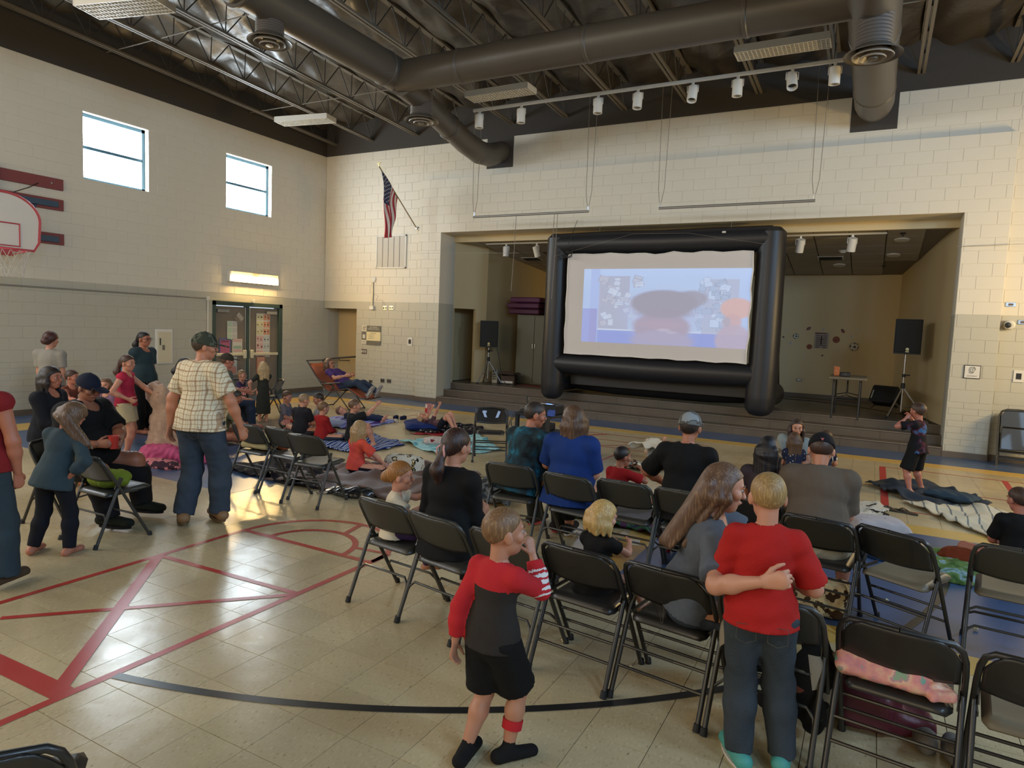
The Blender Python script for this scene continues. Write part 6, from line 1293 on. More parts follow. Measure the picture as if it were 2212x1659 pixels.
# middle rows
tie = patmat('tie_dye_teal', 'noise', [(.34, '#15191C'), (.46, '#23343A'), (.54, '#1D4656'), (.60, '#28697F'), (.68, '#37464B')], 6, distort=.6)
person('man in a teal tie-dye camouflage shirt leaning to his neighbour', (10.06, -8.03, 0), 14, 1.56,
       sit(lean=16, hip=.48, head=(38, 8, 0), tR=((10.36, -7.72, .62), (.8, -.3, -.5), .7)), '#A8694E', top=dict(m=tie, slv=.85, flare=.016, hem=-.05, inf=1.5, wr=.006), bottom=dict(m=cloth('#23251F')), hair=dict(c='#2B211B', c2='#4A3B30', s='buzz', t=1.04, nz=-.36), shoes=dict(m=cloth('#2A211C'), sole=mat('sole_red', (.4, .05, .04), .6)), bulk=1.2, belly=.6)
person('woman in royal blue polo with light brown hair, turned to the teal-shirted man', (10.56, -8.10, 0), 0, 1.56,
       sit(lean=4, hip=.48, head=(-62, -2, 0), tL=((10.40, -7.78, .62), (-.6, -.3, -.5), .6)), '#BE8468', top=dict(m=cloth('#17336F'), slv=.85, flare=.016, hem=-.05, inf=1.5, wr=.006), bottom=dict(m=cloth('#16171A'), l=.9), hair=dict(c='#4B3322', c2='#8A6846', s='bob', l=.17, t=1.12), shoes=dict(m=cloth('#1A1A1C'), sole=soleW), glasses=True, bulk=1.25, belly=.5)
person('dark-haired boy in a red T-shirt sitting before the empty middle chair', (10.60, -6.98, 0), 12, 1.06,
       xleg(.20, head=(30, 4, 0), lean=6, tR=((10.78, -6.8, .48), (.8, -.2, -.5), .6)), '#A5694E', child=True, hh=.195, top=dict(m=cloth('#9C1A1C'), slv=.8, flare=.014, inf=1.4), bottom=dict(m=cloth('#2B2D33')), hair=dict(c='#1D1411', c2='#35251D', t=1.06))
person('man in a black T-shirt and grey cap seated in the middle row', (11.48, -8.03, 0), 2, 1.60,
       sit(lean=8, hip=.49, head=(2, 2, 0), tL=((11.26, -7.72, .60), (-1, -.4, -.3), .6)), '#A5694E', top=dict(m=cloth('#0F0E0E'), slv=.9, flare=.018, hem=-.05, inf=1.5, wr=.006), bottom=dict(m=denim('#3C4A55')), hair=dict(c='#2B211B', s='buzz', t=1.04, nz=-.30), hat=dict(m=patmat('cap_grey', 'patch', [(0, '#6F7270'), (.5, '#55524E'), (.57, '#8B8F90')], 7)), shoes=dict(m=blk), bulk=1.12)
person('man in a taupe T-shirt, pale shorts and dark cap bending forward on his chair', (12.44, -8.27, 0), -4, 1.56,
       sit(lean=20, hip=.49, head=(0, 26, 0), o=16), '#B5795C', top=dict(m=cloth('#5E5144'), slv=.88, flare=.018, hem=-.02, inf=1.6, wr=.004), bottom=dict(m=cloth('#B3A78E'), l=.46, n='shorts', inf=1.5, wr=.006), hair=dict(c='#3B2418', s='buzz', t=1.05, nz=-.36), hat=dict(m=cloth('#121114'), patch=mat('patch_red', (.4, .1, .1), .7), px=0, ps=.05), shoes=dict(m=cloth('#3A2A1C'), n='sandal'), bulk=1.34, belly=.9)
person('person with long straight black hair sitting between the blond boy and the taupe-shirt man', (12.06, -7.98, 0), 4, 1.30,
       sit(lean=4, head=(0, 10, 0)), '#A5694E', top=dict(m=cloth('#3A2F33'), slv=.6, inf=1.2), bottom=dict(m=jeansd), hair=dict(c='#120D10', c2='#231A1E', s='long', l=.30, t=1.06, nz=-.4, fr=.06))
# on the floor in front of the stage, right
person('young woman in a pale grey T-shirt sitting on the floor and facing the camera', (11.80, -3.45, 0), 172, 1.50,
       xleg(.10, lean=14, side=-6, head=(-6, 6, 0), tR=((11.58, -3.75, .03), (-1, 0, 0), .2)), '#BE8468', top=dict(m=cloth('#8E9694'), slv=.7, flare=.014, inf=1.4), bottom=dict(m=jeansd), hair=dict(c='#33241C', c2='#5A4030', s='long', l=.16, t=1.12, fz=.36), gs=.012)
person('girl with long wavy brown hair and navy patterned top seated facing the young woman', (11.90, -3.95, 0), -15, 1.06,
       xleg(.12, lean=6, head=(-5, 4, 0)), '#B98066', child=True, top=dict(m=patmat('navy_print', 'spots', [(0, '#B8B4A8'), (.16, '#20243A')], 22), slv=.6, inf=1.4), bottom=dict(m=jeansd), hair=dict(c='#4A3220', c2='#7E5C3C', s='long', l=.24, t=1.14), gs=.012)
person('child with tousled brown hair half hidden behind the taupe-shirt man', (12.22, -3.62, 0), 20, 1.06,
       xleg(.14, lean=4, head=(10, 4, 0)), '#B98066', child=True, top=dict(m=patmat('navy_stripe', 'wave', [(0, '#D8D4C8'), (.2, '#20243A')], 8), slv=.7, inf=1.4), bottom=dict(m=jeansd), hair=dict(c='#3E2A1E', c2='#6A4A34', t=1.14, nz=-.34), gs=.012)
person('boy in dark shirt and black shorts standing barefoot with both hands at his eyes', (13.25, -3.70, 0), -60, 1.12,
       dict(hip=.58, lean=2, head=(10, 0, 0), tL=((13.10, -3.74, .93), (-.7, .3, -.5), .6), tR=((13.15, -3.52, .93), (.6, .8, -.2), .6), fL=((13.20, -3.84, .02), (0, 1, 0), dv(-20)), fR=((13.34, -3.58, .02), (0, 1, 0), dv(60))), '#B06E58', child=True,
       top=dict(m=patmat('dark_print', 'noise', [(.3, '#121214'), (.50, '#17161A'), (.56, '#4A1F2A'), (.62, '#3B6FA0'), (.66, '#17161A')], 6), slv=.8, inf=1.5, flare=.014, hem=-.06), bottom=dict(m=cloth('#121110'), l=.5, n='shorts', inf=1.9, flare=.02), hair=dict(c='#3E2A1E', c2='#5A3E2A', t=1.13, nz=-.32), gs=.012)
person('boy in a black shirt sitting at the frame edge behind the last chair', (13.82, -6.60, 0), -10, 1.24,
       xleg(.14, lean=5, head=(-20, 8, 0)), '#B06E58', child=True, top=dict(m=cloth('#121111'), slv=.8, inf=1.6, flare=.014), bottom=dict(m=cloth('#3A3A36')), hair=dict(c='#3A2518', c2='#6A4A30', t=1.08, nz=-.32))
person('child curled on the floor under a white dotted blanket, bare arm over head', (10.08, -3.85, 0), 150, 1.05,
       dict(hip=.13, spine=(0, 1, .12), chestf=(0, -.1, 1), neck=(0, 1, .2), hfwd=(.2, .2, 1), hup=(0, 1, -.1), aL=(dv(-60, 35), dv(20, 50), .5), aR=(dv(60, 20), dv(0, 20), .5), lL=(dv(172, 35), dv(182, -45), dv(180, 0)), lR=(dv(188, 35), dv(178, -45), dv(180, 0))), '#C58B72', child=True, top=dict(m=cloth('#8A9096'), slv=.6), bottom=dict(m=cloth('#C9C2B4')), hair=dict(c='#5A2E1C', c2='#7A452C', t=1.1), gs=.013)
# on the floor, left-centre: the knot of boys
person('brown-haired boy with a striped popcorn bag at the edge of the boys', (4.15, -5.15, 0), 70, 1.1, xleg(.10, head=(10, 10, 0)), '#B98066', child=True, top=dict(m=cloth('#6E6A74'), slv=.8, inf=1.3), bottom=dict(m=cloth('#4A4A44')), hair=dict(c='#4A3020', c2='#7A563A', t=1.08), gs=.014)
person('boy with close-cropped pale hair and charcoal T-shirt sitting back turned', (4.95, -5.60, 0), -10, 1.24, xleg(.10, head=(30, 12, 0), lean=8), '#B98066', child=True, top=dict(m=cloth('#232228'), slv=.8, inf=1.6, flare=.014), bottom=dict(m=cloth('#3A3A40')), hair=dict(c='#8A7052', c2='#B09470', s='buzz', t=1.04), gs=.013)
person('boy with dark hair and grey shirt facing the cropped-haired boy', (4.80, -5.02, 0), 215, 1.14, xleg(.10, head=(0, 16, 0)), '#A87056', child=True, top=dict(m=cloth('#7C7C7A'), slv=.8, inf=1.3), bottom=dict(m=jeansd), hair=dict(c='#231814', c2='#3A2A20', t=1.08), gs=.014)
person('small boy in a red sweatshirt sitting on the striped towel', (5.52, -5.72, 0), 8, 1.08, xleg(.09, head=(12, 2, 0)), '#B98066', child=True, top=dict(m=cloth('#8F1B1A'), slv=1.8, inf=1.6), bottom=dict(m=jeansd), hair=dict(c='#6A4C30', c2='#A08058', t=1.06), gs=.013)
person('boy in a black T-shirt on the striped towel raising his fist beside his face', (5.97, -5.55, 0), 32, 1.24, xleg(.10, head=(12, 2, 0), tR=((6.25, -5.35, .60), (.5, .3, -1), 1.0), lR=(dv(40, 45), dv(20, -70), dv(0, 0))), '#B98066', child=True, top=dict(m=cloth('#17181B'), slv=.8, inf=1.6, flare=.014), bottom=dict(m=cloth('#4A4A44'), l=.45, n='shorts'), hair=dict(c='#5E4430', c2='#86664A', t=1.06), gs=.013)
person('girl with long blond hair wrapped in a coral shirt sitting on the brown blanket', (7.36, -7.05, 0), 20, 1.16, xleg(.10, head=(-8, 6, 0), lean=4, tR=((7.68, -6.86, .12), (.8, .0, -.2), .3)), '#C58B72', child=True, top=dict(m=patmat('coral_cloth', 'noise', [(.35, '#B23642'), (.6, '#E0583C')], 2), slv=.9, inf=1.8, flare=.02, wr=.007), bottom=dict(m=patmat('dots_dark', 'spots', [(0, '#B8A890'), (.15, '#16131C')], 18), l=.7), hair=dict(c='#9A7A50', c2='#CDB084', s='long', l=.20, t=1.12), gs=.010)
person('child lying on a blue pillow with one arm up, holding a striped popcorn bag', (6.25, -3.62, 0), 90, 1.06,
       dict(hip=.11, spine=(0, -1, .10), chestf=(0, -.1, 1), neck=(0, -1, .45), hfwd=(.1, .5, 1), hup=(0, -1, .5), hipr=(1, 0, 0), aL=(dv(-30, 70), dv(10, 60), .9), aR=(dv(40, 50), dv(0, 60), .6), lL=(dv(-4, 58), dv(4, -62), dv(0, 0)), lR=(dv(6, 50), dv(0, -58), dv(0, 0))), '#C58B72', child=True, top=dict(m=patmat('maroon_print', 'noise', [(.4, '#4A3036'), (.6, '#6A4A50')], 12), slv=.6), bottom=dict(m=cloth('#191A22'), l=.34, n='shorts'), hair=dict(c='#9A7A5A', c2='#CDB084', s='bob', l=.05, t=1.1), gs=.011)
person('small child lying on the lilac blanket behind the sitting boys', (4.55, -3.75, 0), 70, .95,
       dict(hip=.10, spine=(0, -1, .12), chestf=(0, -.1, 1), neck=(0, -1, .4), hfwd=(0, .7, 1), hup=(0, -1, .6), lL=(dv(-4, 5), dv(4, -5), dv(0, 60)), lR=(dv(6, 5), dv(0, -5), dv(0, 60))), '#C58B72', child=True, top=dict(m=cloth('#2A2C38'), slv=.6), bottom=dict(m=cloth('#1F2A44')), hair=dict(c='#6A4A34', t=1.1), gs=.014)
# recliner and door group
person('woman in purple shirt, jeans and glasses reclining in the orange lounge chair', (3.02, -2.47, 0), 84, 1.56,
       dict(hip=.50, spine=(0, -.78, .62), neck=(0, -.45, .8), hfwd=(0, 1, .10), head=(0, 0, 0), hup=(0, -.1, 1), lL=(dv(-5, 10), dv(0, -24), dv(0, 55)), lR=(dv(6, 14), dv(4, -28), dv(8, 50)), aL=(dv(-18, -22), dv(30, 12), .6), aR=(dv(18, -25), dv(-25, 14), .6)), '#BE8468', top=dict(m=cloth('#4A3168'), slv=.7, inf=1.3), bottom=dict(m=denim('#2A3648')), hair=dict(c='#5A4030', c2='#8A6A50', s='bob', l=.08, t=1.1), shoes=dict(m=cloth('#8A8684'), sole=soleW), glasses=True, gs=.013)
person('blond girl in a long dark dress holding a red bag by the door', (3.34, -4.90, 0), -60, 1.06,
       dict(hip=.54, head=(-8, 12, 0), tL=((3.20, -5.05, .56), (-.6, 0, -.5), .7), tR=((3.25, -5.0, .56), (.8, 0, -.5), .7)), '#C58B72', child=True, top=dict(m=cloth('#2B2C26'), slv=.7, skirt=.36, fl=.12, n='dress', wr=.006), hair=dict(c='#A88C60', c2='#DCC49A', s='long', l=.18, t=1.12), gs=.013)
person('small child in a dark purple shirt facing the blond girl in the dark dress', (2.95, -5.05, 0), 70, .88, dict(hip=.44, head=(0, -8, 0), tR=((3.15, -5.05, .5), (.8, 0, -.5), .6)), '#B98066', child=True, top=dict(m=cloth('#3A2E4E'), slv=.7), bottom=dict(m=cloth('#3A3630')), hair=dict(c='#7A5C3C', c2='#A08050', t=1.06), gs=.015)
person('person in olive T-shirt sitting on the floor beside the plaid-shirt man, arm stretched', (4.45, -6.75, 0), 30, 1.55, xleg(.12, lean=26, side=6, head=(10, 20, 0), tR=((5.10, -6.60, .14), (.8, -.3, .6), .3)), '#9A5E44', top=dict(m=cloth('#5C6049'), slv=.8, inf=1.6), bottom=dict(m=cloth('#4A4A38')), hair=dict(c='#2B211B', s='buzz', t=1.04), bulk=1.15, gs=.014)
# left group
person('heavy man in a black T-shirt, navy cap and glasses sitting with a red cup', (6.64, -9.84, 0), 70, 1.70,
       dict(hip=.52, lean=10, head=(6, 14, 0), lL=(dv(-16, 0), dv(-4, -80), dv(0, 0)), lR=(dv(14, -2), dv(4, -76), dv(0, 0)), tR=((7.05, -9.90, .72), (.5, -1, -.6), .8), tL=((7.05, -9.70, .72), (-.6, .2, -.5), .7)), '#8E5A44',
       top=dict(m=cloth('#0F0F10'), slv=.85, flare=.02, hem=-.04, inf=1.6, wr=.005), bottom=dict(m=cloth('#101013'), inf=1.6), hair=dict(c='#17110F', s='buzz', t=1.05, nz=-.36), hat=dict(m=cloth('#141B2C')), shoes=dict(m=cloth('#161A12'), n='sandal', sole=blk), glasses=True, bulk=1.48, belly=1.2)
person('woman with dark wavy hair and navy top seated behind the heavy man', (5.10, -9.28, 0), 62, 1.58, sit(hip=.49, lean=2, head=(0, 0, 0)), '#A86A52', top=dict(m=cloth('#15171F'), slv=1.3, inf=1.4), bottom=dict(m=jeansd), hair=dict(c='#1B1312', c2='#352420', s='bob', l=.12, t=1.16), bulk=1.15, gs=.012)
person('woman in a pale grey shirt with reddish hair up, standing with her back turned', (2.62, -7.98, 0), -35, 1.52, dict(hip=.80, head=(10, 0, 0)), '#B98066', top=dict(m=cloth('#8F8A80'), slv=.7, inf=1.5), bottom=dict(m=jeans), hair=dict(c='#3E1F1A', c2='#6A3A2A', s='bun', tz=-.1, t=1.14), gs=.014)
person('small child with bare arms held out, beside the woman in the pale grey shirt', (3.25, -8.05, 0), 80, 1.02, dict(hip=.52, head=(-20, 0, 0), aL=(dv(-10, -40), dv(0, 5), .5), aR=(dv(10, -45), dv(0, 0), .5)), '#B0705A', child=True, top=dict(m=cloth('#6A3A2E'), slv=.12), bottom=dict(m=jeansd), hair=dict(c='#3A241C', t=1.1), gs=.015)
person('girl in a lilac shirt with a dark drawing on it, facing the camera', (3.55, -7.75, 0), 150, 1.02, dict(hip=.42, lean=0, head=(-6, 0, 0), lL=(dv(-10, -60), dv(180, -50), dv(180)), lR=(dv(10, -60), dv(180, -50), dv(180))), '#C58B72', child=True, top=dict(m=patmat('lilac_print', 'patch', [(0, '#7E6480'), (.50, '#8D7290'), (.585, '#2A2634')], 5), slv=.9, inf=1.4), bottom=dict(m=cloth('#8A5A62')), hair=dict(c='#6A4C36', c2='#94745A', s='long', l=.14, t=1.1), gs=.013)
person('girl in pink tank top and cream shorts standing, back half turned', (4.42, -8.02, 0), 48, 1.33,
       dict(hip=.68, twist=6, head=(14, 2, 0), tR=((4.62, -8.12, .76), (.6, -.6, -.6), .6), tL=((4.72, -7.8, .78), (-.5, .3, -.5), .6), fL=((4.36, -7.98, 0), (0, 1, 0), dv(-6)), fR=((4.52, -8.08, 0), (0, 1, 0), dv(6))), '#B98066', child=True, top=dict(m=patmat('pink_top', 'noise', [(.4, '#B02C44'), (.6, '#8A1F34')], 4), slv=.05, hem=-.02, inf=1.3), bottom=dict(m=cloth('#A89A78'), l=.36, n='shorts', inf=1.6), hair=dict(c='#3E261C', c2='#6E4A3A', s='pony', l=.26, tz=.05, t=1.1), gs=.011)
person('woman with dark ponytail and glasses standing with a pale blue backpack on', (2.98, -6.85, 0), 75, 1.55,
       dict(hip=.82, lean=-2, head=(0, 0, 0), tR=((3.05, -6.95, .82), (-.3, -.6, -.6), .5)), '#A86A52', top=dict(m=cloth('#2A3A40'), slv=.7, inf=1.6), bottom=dict(m=cloth('#141416'), inf=1.3), hair=dict(c='#17110F', c2='#2B201C', s='pony', l=.22, tz=.1), glasses=True, bulk=1.2, gs=.013)
person('dark-haired woman in a green shirt seated in profile behind the plaid-shirt man', (3.95, -6.95, 0), 55, 1.55, sit(hip=.49, lean=6, head=(10, 6, 0)), '#A86A52', top=dict(m=cloth('#33443A'), slv=.8, inf=1.4), bottom=dict(m=blk), hair=dict(c='#1B1312', c2='#2F2220', s='pony', l=.2, tz=0), gs=.014)
person('person in a dark cap whose head shows over the plaid shoulder', (3.75, -6.05, 0), 20, 1.55, sit(hip=.52, lean=4, head=(10, 0, 0)), '#B0705A', top=dict(m=cloth('#5A5A50'), slv=.8), bottom=dict(m=jeansd), hair=dict(c='#5A4030', s='buzz', t=1.05), hat=dict(m=cloth('#3A342A')), gs=.015)
person('woman with brown hair tied up, red top and jeans walking out of the frame edge', (7.70, -11.02, 0), -20, 1.54,
       dict(hip=.81, lean=4, head=(-30, 4, 0), tR=((7.86, -10.86, .74), (.9, -.3, -.4), .5), fL=((7.62, -11.12, 0), (0, 1, 0), dv(-10)), fR=((7.80, -10.94, 0), (0, 1, 0), dv(0))), '#A86A52', top=dict(m=cloth('#7E1F22'), slv=.05, hem=-.02, inf=1.4, neck=-.03), bottom=dict(m=denim('#2C3A42'), cuff=1.05, inf=1.6, wr=.006), hair=dict(c='#2F2019', c2='#5A4030', s='bun', tz=-.2, t=1.14), shoes=dict(m=cloth('#4A3A2A')), bulk=1.18)
person('girl with tumbling light brown hair in a faded denim shirt bending her head', (7.42, -10.42, 0), -25, 1.16,
       dict(hip=.60, lean=12, side=8, head=(20, 30, 20), hairdir=(.55, .1, -.8), tR=((7.55, -10.38, .60), (.9, -.3, -.4), .5), fL=((7.28, -10.5, 0), (0, 1, 0), dv(-10)), fR=((7.50, -10.36, 0), (0, 1, 0), dv(5))), '#A86A52', child=True, top=dict(m=denim('#33434A'), slv=1.7, inf=1.8, hem=-.08), bottom=dict(m=cloth('#14161E'), inf=1.1), hair=dict(c='#5A4230', c2='#A08468', s='long', l=.22, t=1.2))
# ------------------------------------------------------------------ blankets, pillows, bags and small things on the floor
def blanket(nm, label, cs, m, amp=.02, z0=.004, n=44, wig=.04, seed=1, cat='blanket', group=None, thick=.012, fq=14):
    r_ = np.random.default_rng(seed); c = [np.array(p, float) for p in cs]; U, Vv = np.meshgrid(np.linspace(0, 1, n), np.linspace(0, 1, n)); ph = r_.uniform(0, 6, 8)
    P = ((1 - U) * (1 - Vv))[..., None] * c[0] + (U * (1 - Vv))[..., None] * c[1] + (U * Vv)[..., None] * c[2] + ((1 - U) * Vv)[..., None] * c[3]
    P[..., 0] += wig * (np.sin(Vv * 11 + ph[0]) + .6 * np.sin(Vv * 23 + U * 5 + ph[1])) * .6; P[..., 1] += wig * (np.sin(U * 12 + ph[2]) + .6 * np.sin(U * 21 + Vv * 4 + ph[3])) * .6
    Zz = 0
    for k in range(5):
        a = r_.uniform(0, math.pi); f = r_.uniform(.5, 1.4) * fq; s = (P[..., 0] * math.cos(a) + P[..., 1] * math.sin(a)) * f; Zz = Zz + np.clip(np.sin(s + 1.6 * np.sin(P[..., 0] * 3.1 + ph[4]) + 1.3 * np.sin(P[..., 1] * 3.7 + ph[5]) + ph[k]), -.1, 1) ** 2 / (1 + .4 * k)
    Zz = z0 + amp * Zz * (.5 + .5 * np.sin(np.pi * U) ** .5); V = np.stack([P[..., 0], P[..., 1], Zz + thick], -1).reshape(-1, 3); ctr = V.mean(0); ctr[2] = 0
    Q = np.array([(j * n + i, j * n + i + 1, (j + 1) * n + i + 1, (j + 1) * n + i) for j in range(n - 1) for i in range(n - 1)])
    me = npmesh(nm, [(V - ctr, Q)], m); o = bpy.data.objects.new(nm, me); COL.objects.link(o); o.location = ctr; md = o.modifiers.new('thickness', 'SOLIDIFY'); md.thickness = thick; md.offset = -1; tag(o, label, cat, group); return o
def heap(nm, label, c, r, m, wr=.02, g=.013, seed=1, cat='cloth', parts=None, cutz=None, parent=None, rz=0, k=.03, fq=None):
    R = np.asarray(Matrix.Rotation(rz, 3, 'Z')); pr = [q_ if isinstance(q_, dict) else ell(np.array(q_[0]) * 1.0, R, np.array(q_[1])) for q_ in (parts or [((0, 0, 0), r)])]
    cut = [(np.array([0, 0, .001 if cutz is None else cutz]), np.array([0, 0, -1.0]))]
    o = vobj(nm, [vol(pr, g, k=k, wr=wr, wseed=seed, cuts=cut)], m, parent); o.location = c
    if label: tag(o, label, cat)
    return o
stripe = patmat('towel_blue_stripe', 'wave', [(0, '#1B2F6E'), (.42, '#2E86A8'), (.5, '#C8CEDA'), (.86, '#1B2F6E')], 3.2, distort=3)
blanket('striped_towel', 'blue, white and teal striped beach towel spread under the boys', [(5.05, -6.25), (6.55, -6.05), (6.6, -5.05), (5.35, -4.65)], stripe, .03, seed=2)
blanket('aqua_blanket', 'pale aqua fleece blanket on the floor left of the stickered chair', [(6.30, -4.85), (7.55, -5.50), (7.95, -4.5), (6.9, -3.5)], patmat('aqua_print', 'noise', [(.35, '#7FB8BE'), (.52, '#A6D0D2'), (.62, '#5E9AA6')], 6), .025, seed=3)
blanket('polka_dot_blanket', 'black blanket with white dots and a red border under the lying child', [(6.05, -4.05), (7.05, -3.7), (6.6, -2.75), (5.7, -2.9)], patmat('polka', 'spots', [(0, '#D8D0C8'), (.22, '#14121A')], 14), .03, z0=.014, seed=4)
blanket('red_blanket_edge', 'red fleece layer peeking out under the dotted blanket', [(6.05, -4.20), (7.0, -3.85), (7.0, -3.6), (6.05, -3.9)], cloth('#8E1B24'), .012, z0=.0, n=24, seed=5, thick=.008)
blanket('lilac_blanket', 'lilac and white blanket behind the red-shirted boy', [(4.0, -4.6), (5.1, -4.5), (5.0, -3.35), (3.9, -3.3)], patmat('lilac_white', 'wave', [(0, '#5E4688'), (.45, '#B9BEDA'), (.7, '#8088C0')], 1.6, distort=4), .04, seed=6)
blanket('brown_blanket', 'dark brown fleece blanket the coral-shirted girl sits on', [(6.75, -7.85), (8.5, -7.75), (8.55, -6.15), (7.1, -6.35)], mat('brown_fleece', (.095, .042, .024), .9, noise=.3, nscale=5, bump=.6, bscale=60, sheen=.3), .05, seed=7)
blanket('dark_floral_blanket', 'dark blanket with small bright flowers behind the window-side chairs', [(5.9, -7.8), (7.5, -7.9), (7.4, -7.0), (6.0, -6.9)], patmat('floral', 'spots', [(0, '#8E6A7A'), (.12, '#A8A070'), (.17, '#14101A')], 13), .04, seed=8)
blanket('tan_floor_blanket', 'tan blanket under the girl in the dark dress and the boys', [(3.2, -6.0), (4.6, -6.2), (4.5, -4.9), (3.1, -4.6)], mat('tan_fleece', (.24, .17, .11), .9, noise=.2), .02, seed=9)
blanket('navy_blanket', 'dark navy blanket under the barefoot boy', [(12.72, -3.45), (13.30, -4.35), (14.05, -3.85), (13.35, -2.75)], mat('navy_fleece', (.022, .030, .042), .85, noise=.3, nscale=4, bump=.3), .045, seed=10)
blanket('white_striped_blanket', 'white blanket with grey stripes beside the dark navy blanket', [(13.1, -4.25), (13.78, -5.45), (14.3, -4.9), (14.0, -3.8)], patmat('white_grey', 'wave', [(0, '#6E7474'), (.05, '#C4BCA6')], 2.2, sx=(1.2, .5, 1), distort=3), .03, seed=11)
blanket('white_corner_blanket', 'white and black blanket corner behind the taupe-shirt man', [(12.55, -5.6), (12.95, -5.2), (12.95, -4.7), (12.6, -4.6)], patmat('white_black', 'patch', [(0, '#B8B2A4'), (.56, '#C4BEB0'), (.6, '#1C1A1A')], 7), .03, seed=12, n=30)
blanket('zebra_blanket', 'white blanket with brown and black pictures in front of the curled-up child', [(9.75, -4.55), (10.25, -4.75), (10.35, -4.2), (9.8, -3.95)], patmat('pictures', 'patch', [(0, '#B8AE9E'), (.44, '#7A4A34'), (.50, '#17130F'), (.56, '#C8C0B0')], 9), .05, seed=13, n=30)
blanket('cover_blanket', 'cream blanket with rust dots draped over the curled-up child', [(9.80, -4.22), (10.30, -4.25), (10.35, -3.62), (9.85, -3.55)], patmat('rust_dots', 'spots', [(0, '#5E2A26'), (.17, '#C8BEAA')], 11), .10, z0=.19, seed=14, n=34, fq=9)
blanket('camo_blanket', 'grey camouflage blanket under the man in teal', [(8.75, -6.35), (9.35, -6.4), (9.55, -7.3), (9.0, -7.3)], patmat('camo_grey', 'patch', [(0, '#2E3032'), (.45, '#5E6264'), (.55, '#3C4042')], 8), .06, seed=15, n=34)
blanket('purple_print_blanket', 'green and dark printed blanket under the middle chairs', [(10.2, -7.2), (11.3, -7.3), (11.2, -6.5), (10.2, -6.5)], patmat('green_print', 'patch', [(0, '#20203A'), (.46, '#2E5A3A'), (.56, '#4A2A4A')], 6), .03, seed=16, n=34)
# pillows
def pillow(label, c, r, m, rz=0, nm='pillow'):
    n = 24; V = []; rx, ry, h = r
    for s in (1, -1):
        for j in range(n + 1):
            for i in range(n + 1):
                u, v = 2 * i / n - 1, 2 * j / n - 1; e = (1 - u ** 4) * (1 - v ** 4); pin = 1 - .10 * (1 - abs(u * v)) * (u * u + v * v) / 2
                V.append((u * rx * pin, v * ry * pin, s * h * max(0, e) ** .45 + h * .9 + .006 * math.sin(9 * u + 7 * v)))
    Q = []; k = (n + 1) ** 2
    for j in range(n):
        for i in range(n): a = j * (n + 1) + i; Q.append((a, a + 1, a + n + 2, a + n + 1)); Q.append((k + a + n + 1, k + a + n + 2, k + a + 1, k + a))
    o = bpy.data.objects.new(nm, npmesh(nm, [(np.array(V), np.array(Q))], m)); COL.objects.link(o); o.location = c; o.rotation_euler = (0, 0, rz); tag(o, label, 'pillow'); return o
pillow('plump navy blue pillow under the lying child', (5.82, -3.58, .0), (.32, .40, .075), cloth('#182A5E'), .7)
pillow('white pillow with faint red print on the aqua blanket', (7.0, -4.78, .03), (.24, .16, .05), patmat('pale_print', 'patch', [(0, '#B8AAA4'), (.5, '#C8BEB8'), (.60, '#7A2A30')], 12), .7)
pillow('slate blue pillow on the dark navy blanket', (13.62, -3.95, .05), (.26, .15, .05), cloth('#2E3F4C'), -.5)
pillow('white pillow with small dark arrows beside the taupe-shirt man', (12.85, -6.15, .06), (.24, .17, .085), patmat('arrows', 'spots', [(0, '#5A4C66'), (.13, '#B4AAA8')], 20), .3)
pillow('pale grey rolled pillow with lilac shade among the boys', (4.55, -4.55, .02), (.26, .14, .07), cloth('#9AA0B8'), .3)
# heaps
pk = patmat('pink_fleece', 'noise', [(.3, '#8E2A4C'), (.5, '#C0567A'), (.7, '#A03A5A')], 5)
heap('pink_blanket_pile', 'crumpled hot pink blanket pile on the blue floor by the window group', (4.95, -7.85, 0), None, pk, .022, parts=[((0, 0, .05), (.34, .30, .16)), ((.3, .15, .03), (.26, .22, .10)), ((-.3, .1, .04), (.2, .2, .1))], seed=3, cat='blanket')
heap('coral_patterned_blanket', 'coral blanket with dark pattern at the foot of the pink pile', (5.25, -8.12, 0), None, patmat('coral_dark', 'patch', [(0, '#B86A70'), (.45, '#C47A7C'), (.52, '#3A2430')], 8), .016, parts=[((0, 0, .02), (.34, .14, .07)), ((-.25, .08, .02), (.2, .12, .06))], seed=4, cat='blanket')
heap('tan_plush_blanket', 'large tan plush blanket gathered up beside the girl in the pink tank top', (4.80, -7.72, 0), None, mat('tan_plush', (.40, .25, .16), .95, noise=.18, nscale=30, bump=.8, bscale=90, sheen=.4), .020, g=.015, k=.08,
     parts=[((0, 0, .15), (.26, .22, .24)), ((-.02, 0, .42), (.20, .17, .28)), ((-.10, -.02, .72), (.12, .11, .20)), ((-.30, .03, .80), (.14, .10, .14)), ((.12, .08, .10), (.2, .2, .16))], seed=6, cat='blanket')
heap('red_bean_bag', 'dark red bag behind the tan plush blanket', (5.05, -7.30, 0), (.22, .2, .26), cloth('#6E1620'), .008, seed=7, cat='bag')
q = heap('tote_bag', 'white tote bag with black blotches and a yellow patch beside the coral-shirted girl', (7.80, -6.68, 0), None, patmat('tote_print', 'patch', [(0, '#C2BEB0'), (.57, '#16150F'), (.615, '#D0B050'), (.63, '#C2BEB0')], 9), .008, g=.010, parts=[rbox((0, 0, .12), (.24, .12, .12), .15, .07), ((-.14, 0, .10), (.12, .13, .11)), ((.08, 0, .20), (.12, .08, .06))], seed=8, cat='bag')
MB().tube([(-.12, -.12, .20), (-.05, -.16, .10), (.05, -.17, .05), (.10, -.15, .16)], .006, 6).build('handle', blackp, q, True)
heap('grey_cap_hood', 'small grey cap lying against the tote bag', (7.56, -6.84, 0), (.10, .09, .07), cloth('#5A5A62'), .004, seed=9, cat='cap')
